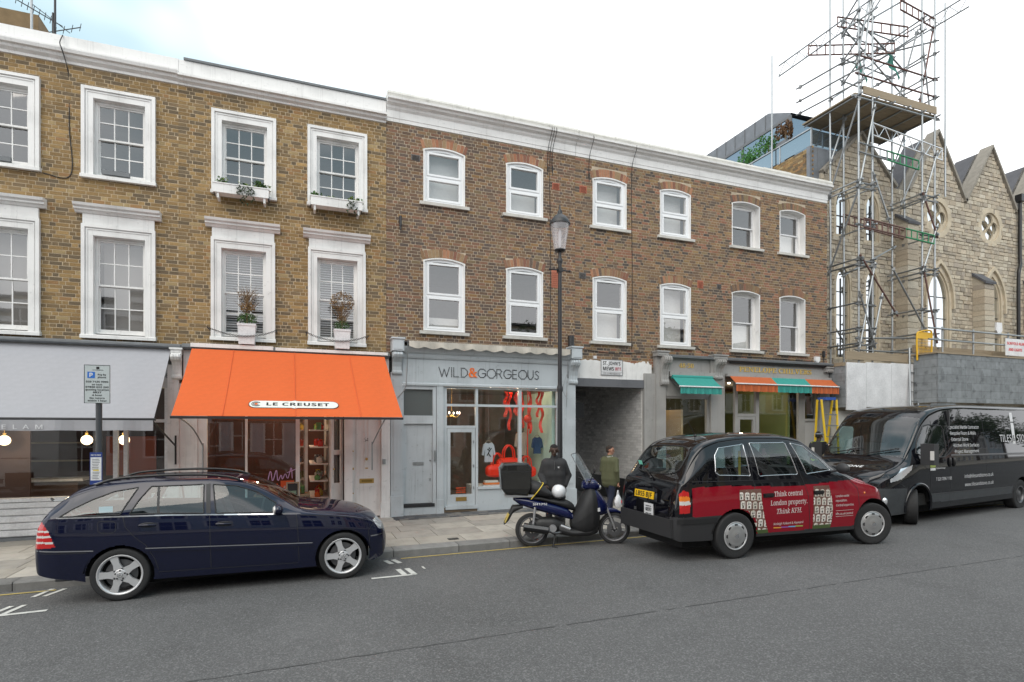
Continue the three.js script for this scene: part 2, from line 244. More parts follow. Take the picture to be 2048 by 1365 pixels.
const cutRow = (iv, a, b) => iv.flatMap(([p, q]) => b <= p || a >= q ? [[p, q]] : [[p, Math.min(q, a)], [Math.max(p, b), q]].filter(([s, t]) => t - s > 0.012));
function brickWall(parent, o) {
  const wall = group('wall', parent), R = mulberry(o.seed), z = o.z, holes = o.open.map(w => [[w[0], w[2]], [w[1], w[2]], [w[1], w[3]], [w[0], w[3]]]);
  new MB().prism([[o.x0, o.y0], [o.x1, o.y0], [o.x1, o.y1], [o.x0, o.y1]], z - 0.3, z - 0.004, holes).build('mortar', std(o.mortar, 0.95, { map: again(T.grain, 1.5), bumpMap: again(T.bump, 3), bumpScale: 0.003 }), wall);
  const CH = 0.0705, S = 0.198, Hd = 0.099, J = 0.0125, P = []; let row = 0;
  for (let y = o.y0; y < o.y1 - 0.02; y += CH, row++) {
    const yt = Math.min(y + CH - J, o.y1); let iv = [[o.x0, o.x1]];
    for (const w of o.open) if (w[2] < yt - 0.02 && w[3] > y + 0.02) iv = cutRow(iv, w[0], w[1]);
    for (const w of o.skip || []) if (w[2] < yt - 0.03 && w[3] > y + 0.03) iv = cutRow(iv, w[0], w[1]);
    let x = o.x0 - (row % 2 ? 0.149 : 0) - R() * 0.02, head = row % 2;
    while (x < o.x1) {
      const L = head ? Hd : S; head = R() < 0.14 ? head : 1 - head; const a = x + J / 2 + 0.003 * (R() - 0.5), b = x + L - J / 2 + 0.003 * (R() - 0.5); x += L;
      const n = fbm((a + 40) * 1.1, y * 1.4, 3, 1e6, 1e6, o.seed) - 0.5, e = R() + n * 0.9; let c = R() * 10 | 0; if (e < 0.1) c = 4; else if (e < 0.2) c = 3; else if (R() < 0.45) c = R() * 3 | 0;
      if (o.soot) for (const w of o.open) { const d = w[2] - y; if (d > 0 && d < 0.45 && a > w[0] - 0.2 && b < w[1] + 0.2 && R() < 0.5 * (1 - d / 0.5)) c = R() < 0.5 ? 3 : 8; }   // rain-washed dirt below the sills
      const dz = 0.004 * R(), dy = 0.0025 * (R() - 0.5);
      for (const [p, q] of iv) { const s = Math.max(a, p), t = Math.min(b, q); if (t - s > 0.02) P.push([s, y + dy, z - 0.02, t, yt + dy, z + dz * 0.6, c]); }
    }
  }
  layPieces(wall, 'brick', P, o.pal); return wall;
}
// flat frame round an opening: outer and inner rectangles, back and front
const frame = (mb, x0, x1, y0, y1, w, z0, z1, wb = w, wt = w) => mb.prism([[x0, y0], [x1, y0], [x1, y1], [x0, y1]], z0, z1, [[[x0 + w, y0 + wb], [x1 - w, y0 + wb], [x1 - w, y1 - wt], [x0 + w, y1 - wt]]]);
const pane = (g, x0, x1, y0, y1, z, m = M.glass, name = 'pane') => { const a = (hash2(x0 * 97 | 0, y0 * 89 | 0, 5) - 0.5) * 0.022, b = (hash2(x0 * 97 | 0, y0 * 89 | 0, 6) - 0.5) * 0.03, w = (x1 - x0) / 2, h = (y1 - y0) / 2, k = Math.min(1, 0.5 / Math.max(w, h)), q = (i, j) => V(i > 0 ? x1 : x0, j > 0 ? y1 : y0, z + k * (i * a * w + j * b * h)); return new MB().quad(q(-1, -1), q(1, -1), q(1, 1), q(-1, 1)).build(name, m, g); };   // no two panes sit quite true
function sashes(g, x0, x1, y0, y1, z, cols, rows, m, fw = 0.035) { // two sliding sashes, the upper one in front
  const ym = (y0 + y1) / 2, bar = new MB();
  for (const [a, b, zz, r0, nm] of [[ym, y1, z, rows / 2, 'upper_sash'], [y0, ym + 0.035, z - 0.035, 0, 'lower_sash']]) {
    const s = new MB(); frame(s, x0, x1, a, b, fw, zz - 0.03, zz, nm === 'lower_sash' ? 0.06 : 0.035, 0.035); s.build(nm, m, g);
    const n = rows / 2, ax = x0 + fw, aw = (x1 - x0 - 2 * fw) / cols, ay = a + (nm === 'lower_sash' ? 0.06 : 0.035), ah = (b - 0.035 - ay) / n;
    for (let c = 1; c < cols; c++) bar.box(ax + c * aw - 0.0095, ay, zz - 0.024, ax + c * aw + 0.0095, b - 0.034, zz - 0.002);
    for (let r = 1; r < n; r++) bar.box(ax, ay + r * ah - 0.0095, zz - 0.023, x1 - fw, ay + r * ah + 0.0095, zz - 0.003);
    for (let c = 0; c < cols; c++) for (let r = 0; r < n; r++) { pane(g, ax + c * aw, ax + (c + 1) * aw, ay + r * ah, ay + (r + 1) * ah, zz - 0.014); }
  }
  if (cols > 1 || rows > 2) bar.build('glazing_bar', m, g);
}
function oldWindow(house, ox0, ox1, oy0, oy1, hood) {       // white stucco architrave and a twelve-light sash
  const g = group('sash_window', house), ix0 = ox0 + 0.175, ix1 = ox1 - 0.165, iy0 = oy0 + 0.11, iy1 = oy1 - 0.19, F = ZF;
  const a = new MB(), arch = (d, z1) => a.prism([[ox0 + d, oy0 + 0.06], [ox0 + d, oy1 - d], [ox1 - d, oy1 - d], [ox1 - d, oy0 + 0.06], [ix1, oy0 + 0.06], [ix1, iy1], [ix0, iy1], [ix0, oy0 + 0.06]], F - 0.16, F + z1);
  arch(0, 0.045); a.prism([[ox0 - 0.006, oy0 + 0.06], [ox0 - 0.006, oy1 + 0.006], [ox1 + 0.006, oy1 + 0.006], [ox1 + 0.006, oy0 + 0.06], [ox1 - 0.05, oy0 + 0.06], [ox1 - 0.05, oy1 - 0.05], [ox0 + 0.05, oy1 - 0.05], [ox0 + 0.05, oy0 + 0.06]], F, F + 0.075);
  a.prism([[ox0 + 0.07, oy0 + 0.062], [ox0 + 0.07, oy1 - 0.07], [ox1 - 0.07, oy1 - 0.07], [ox1 - 0.07, oy0 + 0.062], [ox1 - 0.09, oy0 + 0.062], [ox1 - 0.09, oy1 - 0.09], [ox0 + 0.09, oy1 - 0.09], [ox0 + 0.09, oy0 + 0.062]], F, F + 0.057);
  a.build('architrave', M.white, g);
  new MB().run([[F - 0.16, oy0 + 0.1], [F - 0.16, oy0 + 0.02], [F + 0.1, oy0], [F + 0.1, oy0 + 0.055], [F + 0.06, oy0 + 0.075]], ox0 - 0.02, ox1 + 0.02).build('sill', M.white, g);
  if (hood) { const y = oy1;                               // plain frieze and a moulded cornice over it
    bx(ox0 + 0.012, y + 0.006, F - 0.02, ox1 - 0.012, y + 0.2, F + 0.05).build('frieze', M.white, g);
    const h = new MB(); h.run([[F, y + 0.2], [F + 0.07, y + 0.2], [F + 0.1, y + 0.235], [F + 0.14, y + 0.25], [F + 0.14, y + 0.285], [F + 0.19, y + 0.30], [F + 0.21, y + 0.345], [F, y + 0.375]], ox0 - 0.1, ox1 + 0.1); h.build('hood', M.white, g); }
  const fr = new MB(); frame(fr, ix0, ix1, iy0, iy1, 0.045, F - 0.2, F - 0.075, 0.03); fr.build('box_frame', M.white, g);
  sashes(g, ix0 + 0.04, ix1 - 0.04, iy0 + 0.03, iy1 - 0.04, F - 0.1, 3, 4, M.white, 0.026);
  return g;
}
function arch(house, x0, x1, yh, rise, h, pal, seed) {      // fan of bricks on edge over a window
  const R = mulberry(seed), c = (x0 + x1) / 2, w = (x1 - x0) / 2, rad = (w * w + rise * rise) / (2 * rise), cy = yh + rise - rad, half = Math.asin(w / rad) * 1.03, n = Math.round((x1 - x0) / 0.072), g = group('window_arch', house);
  const mort = new MB(), o = []; for (let k = 0; k <= 16; k++) { const t = lerp(-half, half, k / 16); o.push([c + Math.sin(t) * rad, cy + Math.cos(t) * rad]); } for (let k = 16; k >= 0; k--) { const t = lerp(-half, half, k / 16); o.push([c + Math.sin(t) * (rad + h) * 1.012, cy + Math.cos(t) * (rad + h)]); }
  mort.prism(o, ZF - 0.1, ZF - 0.006).build('mortar', std([0.36, 0.3, 0.23], 0.95, { map: again(T.grain, 2) }), g);
  for (let k = 0; k < n; k++) { const t0 = lerp(-half, half, (k + 0.07) / n), t1 = lerp(-half, half, (k + 0.93) / n), r1 = rad + h - 0.006 - (R() < 0.3 ? 0.02 * R() : 0), P = (t, r) => [c + Math.sin(t) * r, cy + Math.cos(t) * r];
    new MB().prism([P(t0, rad + 0.004), P(t1, rad + 0.004), P(t1, r1), P(t0, r1)], ZF - 0.02, ZF + 0.002 + 0.004 * R()).build('brick', pal[R() * pal.length | 0], g); }
}
const redM = [[0.36, 0.16, 0.09], [0.42, 0.21, 0.12], [0.30, 0.17, 0.10], [0.26, 0.12, 0.08], [0.34, 0.23, 0.13]].map((c, i) => std(c, 0.9, { map: again(T.grain, 3 + i) }));
const brownM = PAL.brown.slice(0, 6).map((c, i) => std(c.map(v => v * 1.1), 0.9, { map: again(T.grain, 3 + i) }));
function newWindow(house, x0, x1, y0, y1, o) {              // window under a segmental arch: flush plastic casement, or a deep-set sash
  const g = group(o.sash ? 'sash_window' : 'casement_window', house), F = ZF, rise = 0.075, c = (x0 + x1) / 2, w = (x1 - x0) / 2, rad = (w * w + rise * rise) / (2 * rise), yh = y1 - rise, cy = y1 - rad, top = (in_) => { const p = []; for (let k = 0; k <= 10; k++) { const x = lerp(x0 + in_, x1 - in_, k / 10); p.push([x, cy + Math.sqrt(rad * rad - (x - c) * (x - c)) - in_]); } return p; };
  const ring = (mb, a, b, z0, z1, bb = b) => mb.prism([[x1 - a, y0], [x0 + a, y0], ...top(a)].reverse(), z0, z1, [[[x0 + b, y0 + bb], ...top(b), [x1 - b, y0 + bb]]]);
  if (o.sash) {
    const r = new MB(); ring(r, -0.012, 0.012, F - 0.23, F + 0.012, 0.01); r.build('reveal', M.white, g); const f = new MB(); ring(f, 0.012, 0.075, F - 0.25, F - 0.17, 0.02); f.build('box_frame', M.white, g);
    sashes(g, x0 + 0.07, x1 - 0.07, y0 + 0.02, yh - 0.04, F - 0.185, 1, 2, M.cleanWhite, 0.04); bx(x0 + 0.05, yh - 0.055, F - 0.22, x1 - 0.05, yh - 0.015, F - 0.18).build('head', M.white, g);
  } else {
    const r = new MB(); ring(r, -0.01, 0.02, F - 0.09, F + 0.012, 0.01); r.build('reveal', M.white, g);
    const f = new MB(); ring(f, 0.02, 0.075, F - 0.12, F - 0.03, 0.055); const ym = lerp(y0, y1, o.mid || 0.46); f.box(x0 + 0.07, ym - 0.028, F - 0.115, x1 - 0.07, ym + 0.028, F - 0.033); f.build('frame', M.upvc, g);
    for (const [a, b] of [[y0 + 0.05, ym - 0.024], [ym + 0.024, yh - 0.03]]) { const s = new MB(); frame(s, x0 + 0.08, x1 - 0.08, a + 0.006, b, 0.045, F - 0.1, F - 0.018); s.build('casement', M.upvc, g); pane(g, x0 + 0.12, x1 - 0.12, a + 0.05, b - 0.04, F - 0.06); }
  }
  new MB().run([[F - 0.1, y0 + 0.01], [F - 0.1, y0 - 0.075], [F + 0.075, y0 - 0.085], [F + 0.085, y0 - 0.02]], x0 - 0.1, x1 + 0.1).build('sill', M.dirtyWhite, g);
  if (o.net) bx(x0 + 0.06, y0 + 0.03, F - 0.36, x1 - 0.06, lerp(y0, y1, o.net), F - 0.35).build('net_curtain', M.net, g);
  return g;
}
function interior(house, x0, x1, floors, top, back = -16) { // party walls, floors, ceiling: real rooms behind the glass
  const m = new MB(); m.box(x0, floors[0] - 0.1, back - 0.2, x1, top, back); for (const x of [x0, x1]) m.box(x === x0 ? x : x - 0.12, floors[0], back, x === x0 ? x + 0.12 : x, top, ZF - 0.32);
  for (const y of floors) m.box(x0 + 0.13, y - 0.15, back + 0.01, x1 - 0.13, y, ZF - 0.31); m.box(x0 - 0.0, top, back - 0.2, x1, top + 0.15, ZF - 0.02); m.build('room_lining', M.room, house);
}
// --- number 56 and 54: yellow stock brick ---
const house56 = thing('terrace_house', 'yellow stock brick house with grey awning over its shop and rooftop aerials', 'house');
const house54 = thing('terrace_house', 'yellow stock brick house with window boxes above a wide orange awning', 'house');
const up = (a) => [a[0] + 0.1, a[1] - 0.1, a[2] + 0.06, a[3] - 0.1];
const W1 = [-5.52, -4.37, 6.68, 8.36], W2 = [-3.74, -2.58, 6.68, 8.36], W3 = [-1.62, -0.46, 6.7, 8.36], W4 = [0.15, 1.34, 6.7, 8.37], L1 = [-5.52, -4.37, 3.74, 5.83], L2 = [-3.74, -2.58, 3.74, 5.83], L3 = [-1.63, -0.48, 3.82, 5.84], L4 = [0.16, 1.31, 3.82, 5.84];
brickWall(house56, { x0: -7.5, x1: -2.2, y0: 3.64, y1: 8.72, z: ZF, open: [W1, W2, L1, L2].map(up), pal: 'stock', mortar: [0.64, 0.51, 0.35], seed: 11 });
brickWall(house54, { x0: -2.2, x1: 1.755, y0: 3.64, y1: 8.72, z: ZF, open: [W3, W4, L3, L4].map(up), pal: 'stock', mortar: [0.64, 0.51, 0.35], seed: 12 });
for (const [h, a, b] of [[house56, W1, 0], [house56, W2, 0], [house56, L1, 1], [house56, L2, 1], [house54, W3, 0], [house54, W4, 0], [house54, L3, 1], [house54, L4, 1]]) {
  const g = oldWindow(h, ...a, b);
  if (a === L3 || a === L4) { const s = new MB(); for (let y = 4.0; y < 5.62; y += 0.05) s.obox(0.74, 0.003, 0.045, mk((a[0] + a[1]) / 2 + 0.005, y, ZF - 0.27, 0.5, 0, 0)); s.build('venetian_blind', M.cleanWhite, g); }
  else if (a === L1 || a === L2) bx(a[0] + 0.2, lerp(a[2], a[3], 0.02), ZF - 0.5, a[1] - 0.2, a[3] - 0.2, ZF - 0.49).build('roller_blind', std([0.32, 0.3, 0.28], 0.95), g);
  if (a === W1 || a === W2) bx(a[0] + 0.3, a[2] + 0.12, ZF - 0.03, a[1] - 0.42, a[2] + 0.2, ZF + 0.03).build('window_vent', M.lead, g);
}
interior(house56, -7.5, -2.2, [3.6, 6.2], 8.8); interior(house54, -2.2, 1.75, [3.6, 6.2], 8.8);
{ const F = ZF, c = new MB(); c.run([[F - 0.3, 8.72], [F + 0.03, 8.72], [F + 0.04, 8.76], [F + 0.1, 8.8], [F + 0.12, 8.84], [F + 0.17, 8.85], [F + 0.19, 8.9], [F + 0.19, 8.925], [F + 0.05, 8.95], [F + 0.05, 9.2], [F + 0.02, 9.215], [F - 0.3, 9.2]], -7.5, -2.19); c.build('cornice', M.white, house56);
  const d = new MB(); d.run([[F - 0.3, 8.72], [F + 0.03, 8.72], [F + 0.04, 8.75], [F + 0.1, 8.78], [F + 0.12, 8.82], [F + 0.18, 8.83], [F + 0.18, 8.87], [F + 0.05, 8.9], [F + 0.05, 9.19], [F - 0.3, 9.19]], -2.185, 1.75); d.build('cornice', M.white, house54);
  new MB().run([[F - 0.3, 9.193], [F + 0.08, 9.193], [F + 0.08, 9.235], [F - 0.3, 9.245]], -2.1, 1.75).build('lead_coping', M.lead, house54);
  const ch = new MB(); ch.lathe([[0.09, 0], [0.11, 0.3], [0.09, 0.42], [0, 0.45]], -1.72, 9.0, F - 0.6).build('chimney_pot', M.dark, house54);
  bx(-7.4, 9.0, F - 2.2, -4.75, 10.1, F - 1.0).build('chimney', palMats.stock[3], house56);
  // cable stapled down the front
  new MB().path([V(-4.02, 9.2, F + 0.06), V(-4.02, 8.96, F + 0.2), V(-4.0, 8.9, F + 0.2), V(-3.96, 8.6, F + 0.012), V(-3.94, 7.6, F + 0.012), V(-3.95, 6.66, F + 0.014), V(-4.33, 6.68, F + 0.014)], 0.009, 5, 60).build('cable', M.dark, house56); }
// --- number 52 and 48-50: brown brick, one parapet ---
const house52 = thing('terrace_house', 'brown brick house with red brick window arches above the pale blue shop', 'house');
const house48 = thing('terrace_house', 'brown brick house spanning the mews passage and the grey shop with teal awnings', 'house');
const RW = [[2.58, 3.52], [4.54, 5.465], [6.83, 7.785], [8.815, 9.77], [11.165, 12.13], [12.874, 13.82]], UY = [7.145, 8.385], LY = [4.275, 5.91];
const ops = (k0, k1) => RW.slice(k0, k1).flatMap(([a, b]) => [[a, b, UY[0] - 0.02, UY[1]], [a, b, LY[0] - 0.02, LY[1]]]);
const skips = (k0, k1) => RW.slice(k0, k1).flatMap(([a, b]) => [[a - 0.03, b + 0.03, UY[1] - 0.1, UY[1] + 0.2], [a - 0.03, b + 0.03, LY[1] - 0.1, LY[1] + 0.2]]);
brickWall(house52, { x0: 1.76, x1: 6.34, y0: 3.7, y1: 8.78, z: ZF, open: ops(0, 2), skip: skips(0, 2), pal: 'brown', soot: 1, mortar: [0.60, 0.50, 0.38], seed: 21 });
brickWall(house48, { x0: 6.34, x1: 14.7, y0: 3.62, y1: 8.78, z: ZF, open: ops(2, 6), skip: skips(2, 6), pal: 'mixed', soot: 1, mortar: [0.52, 0.43, 0.32], seed: 22 });
RW.forEach(([a, b], k) => { const h = k < 2 ? house52 : house48; for (const [q, Y] of [[0, UY], [1, LY]]) {
  newWindow(h, a, b, Y[0], Y[1], { sash: k > 3, mid: q ? 0.48 : 0.46, net: [[1, 0.22], [0.5, 0], [1, 0.48], [1, 1], [0, 0.45], [0.5, 0]][k][q] });
  arch(h, a - 0.015, b + 0.015, Y[1] - 0.062, 0.075, 0.2, k < 3 && !q ? redM : k < 4 ? redM.slice(1).concat(brownM.slice(2, 5)) : brownM.concat(redM.slice(2, 4)), 70 + k * 2 + q); } });
interior(house52, 1.76, 6.34, [3.75, 6.3], 8.8); interior(house48, 6.34, 14.7, [3.75, 6.3], 8.8);
for (const [h, x0, x1] of [[house52, 1.76, 6.335], [house48, 6.345, 14.69]]) { const F = ZF;
  new MB().run([[F - 0.3, 8.785], [F + 0.02, 8.785], [F + 0.02, 8.86], [F + 0.032, 8.865], [F + 0.032, 8.9], [F + 0.03, 9.02], [F + 0.07, 9.06], [F + 0.09, 9.1], [F + 0.16, 9.13], [F + 0.18, 9.17], [F + 0.235, 9.18], [F + 0.24, 9.225], [F - 0.3, 9.25]], x0, x1).build('cornice', M.white, h);
  const R = mulberry(x0 * 9 | 0); for (let x = x0; x < x1 - 0.1;) { const e = Math.min(x1, x + 0.8 + 0.3 * R()); new MB().run([[F - 0.3, 9.252], [F + 0.2, 9.232], [F + 0.215, 9.3], [F + 0.17 + 0.02 * R(), 9.36 + 0.01 * R()], [F - 0.3, 9.375]], x + 0.004, e - 0.004).build('coping_stone', M.dirtyWhite, h); x = e; } }
{ const terra = std([0.46, 0.16, 0.1], 0.85, { map: again(T.grain, 4) }), grey = std([0.14, 0.13, 0.125], 0.8);
  const vent = (h, x, y, w, hh, m) => { const v = new MB(); v.box(x, y, ZF - 0.02, x + w, y + hh, ZF + 0.006); for (let k = 0; k < 7; k++) v.obox(w * 0.8, 0.004, 0.012, mk(x + w / 2, y + hh * (0.14 + k * 0.12), ZF + 0.011, 0.6, 0, 0)); v.build('air_brick', m, h); };
  vent(house52, 5.72, 7.88, 0.19, 0.16, terra); vent(house48, 6.46, 7.91, 0.2, 0.18, terra); vent(house52, 2.3, 8.02, 0.2, 0.13, grey); vent(house52, 5.7, 5.5, 0.18, 0.42, terra); vent(house48, 6.44, 5.79, 0.2, 0.15, grey); vent(house48, 10.0, 5.86, 0.19, 0.21, terra); vent(house48, 10.64, 5.9, 0.15, 0.13, grey);
  for (const [h, x, y0, y1] of [[house52, 5.66, 4.1, 9.25], [house52, 5.72, 8.6, 9.25], [house52, 5.6, 8.55, 9.25], [house48, 7.95, 4.1, 9.22], [house48, 6.72, 8.6, 9.24]]) new MB().path([V(x, y1, ZF + 0.245), V(x + 0.01, 9.2, ZF + 0.25), V(x, 8.85, ZF + 0.045), V(x - 0.01, 8.3, ZF + 0.012), V(x + 0.012, (y0 + 8.3) / 2, ZF + 0.012), V(x, Math.min(y0, 8.2), ZF + 0.012)], 0.007, 5, 50).build('cable', M.dark, h);
  const w = new MB(); w.rod(V(2.05, 6.6, ZF), V(2.05, 6.6, ZF + 0.1), 0.02).rod(V(2.05, 6.5, ZF + 0.09), V(2.05, 6.72, ZF + 0.09), 0.03).rod(V(2.05, 6.42, ZF + 0.09), V(2.05, 6.5, ZF + 0.09), 0.022); w.build('wall_lamp', M.iron, house52); }
// ---------- shop fronts ----------
const lampMat = (r, g, b, k) => new THREE.MeshStandardMaterial({ color: 0xffffff, emissive: new THREE.Color().setRGB(r, g, b), emissiveIntensity: k, roughness: 0.5 });
M.glow = lampMat(1, 0.72, 0.42, 2.2); M.spot = lampMat(1, 0.86, 0.68, 6);
function bulb(x, y, z, power, parent) { const l = new THREE.PointLight(new THREE.Color().setRGB(1, 0.78, 0.52), power * 0.5, 0, 2); l.position.set(x, y, z); l.castShadow = true; l.shadow.radius = 3; l.name = 'lamp_light'; (parent || scene).add(l); }
function shopRoom(house, x0, x1, y0, back, wallM, floorM, ceil = 3.1, ceilM = std([0.3, 0.29, 0.27], 0.9)) {
  const w = new MB(); w.box(x0, y0, back - 0.15, x1, ceil, back); w.box(x0, y0, back, x0 + 0.08, ceil, ZS - 0.25); w.box(x1 - 0.08, y0, back, x1, ceil, ZS - 0.25); w.build('shop_wall', wallM, house);
  bx(x0 + 0.081, y0 - 0.1, back + 0.001, x1 - 0.081, y0, ZS - 0.02).build('shop_floor', floorM, house); bx(x0 - 0.0, ceil + 0.001, back - 0.15, x1, ceil + 0.3, ZS - 0.12).build('shop_ceiling', ceilM, house);
}
function console_(house, x0, x1, y0, y1, z, m) {            // scrolled bracket
  const h = y1 - y0, g = group('console_bracket', house), P = (a, b) => [z + a, y0 + b * h];
  const pr = [P(0, 0), P(0.05, 0), P(0.085, 0.05), P(0.09, 0.12), P(0.06, 0.2), P(0.06, 0.36), P(0.09, 0.55), P(0.14, 0.68), P(0.2, 0.76), P(0.23, 0.86), P(0.22, 0.95), P(0.17, 1), P(0, 1)];
  new MB().run(pr, x0, x1).build('scroll', m, g); const r = new MB(), w = (x1 - x0); for (const t of [0.2, 0.5, 0.8]) r.run(pr.map(([a, b]) => [Math.max(z, z + (a - z) * 1.08 + (a > z + 0.01 ? 0.006 : 0)), b]).slice(1, -1).concat([P(0, 0.97), P(0, 0.03)]), x0 + w * t - w * 0.07, x0 + w * t + w * 0.07); r.build('rib', m, g);
  const e = new MB(); e.rod(V(x0 - 0.012, y0 + h * 0.84, z + 0.13), V(x1 + 0.012, y0 + h * 0.84, z + 0.13), 0.07, 0.07, 14); e.rod(V(x0 - 0.01, y0 + h * 0.09, z + 0.04), V(x1 + 0.01, y0 + h * 0.09, z + 0.04), 0.035, 0.035, 12); e.build('volute', m, g);
}
function capBlock(house, x0, x1, y0, y1, z, d, m) { const b = new MB(); b.box(x0, y0, z - 0.05, x1, y1, z + d); b.box(x0 + 0.03, y0 + 0.03, z, x1 - 0.03, y1 - 0.03, z + d + 0.012); b.box(x0 - 0.02, y1, z - 0.05, x1 + 0.02, y1 + 0.035, z + d + 0.03); b.build('capital_block', m, house); }
const mull = (house, x0, x1, y0, y1, z0, z1, m, n = 'mullion') => bx(x0, y0, z0, x1, y1, z1).build(n, m, house);
function awningCloth(g, xa, xb, ya, za, xc, xd, yb, zb, m, sag = 0.03, rip = 6, name = 'canvas') {  // sheet from the wall line to the front bar, slightly slack
  const nx = 40, ny = 16, mb = new MB(), idx = []; const P = (s, t) => { const xx = lerp(lerp(xa, xb, s), lerp(xc, xd, s), t), w = Math.sin(Math.PI * t); return V(xx, lerp(ya, yb, t) - sag * w * (1 + 0.25 * Math.sin(s * rip * Math.PI * 2)) , lerp(za, zb, t) + (0.009 * Math.sin(s * 31) + 0.008 * Math.sin(s * 57 + 1.3) * s) * w); };
  for (let j = 0; j <= ny; j++) for (let i = 0; i <= nx; i++) idx.push(mb.vert(P(i / nx, j / ny), V(0, 1, 0), (i / nx) * Math.abs(xb - xa), (j / ny) * Math.hypot(ya - yb, za - zb)));
  for (let j = 0; j < ny; j++) for (let i = 0; i < nx; i++) { const a = idx[j * (nx + 1) + i], b = idx[j * (nx + 1) + i + 1], c = idx[(j + 1) * (nx + 1) + i + 1], d = idx[(j + 1) * (nx + 1) + i]; mb.i.push(d, c, b, d, b, a); }
  const gg = mb.geometry(); gg.computeVertexNormals(); return part(name, gg, m, g);
}
function valance(g, x0, x1, y1, y0, z, m, scal = 0, name = 'valance') {
  const mb = new MB(), n = 60, pts = []; for (let k = 0; k <= n; k++) { const s = k / n, w = 0.012 * Math.sin(s * 37) + 0.008 * Math.sin(s * 71); pts.push([lerp(x0, x1, s), y0 - (scal ? scal * Math.abs(Math.sin(s * Math.PI * 11)) : 0.004 * Math.sin(s * 40)), w]); }
  for (let k = 0; k < n; k++) { const a = pts[k], b = pts[k + 1]; mb.quad(V(a[0], a[1], z + a[2]), V(b[0], b[1], z + b[2]), V(b[0], y1, z), V(a[0], y1, z)); } return mb.build(name, m, g);
}
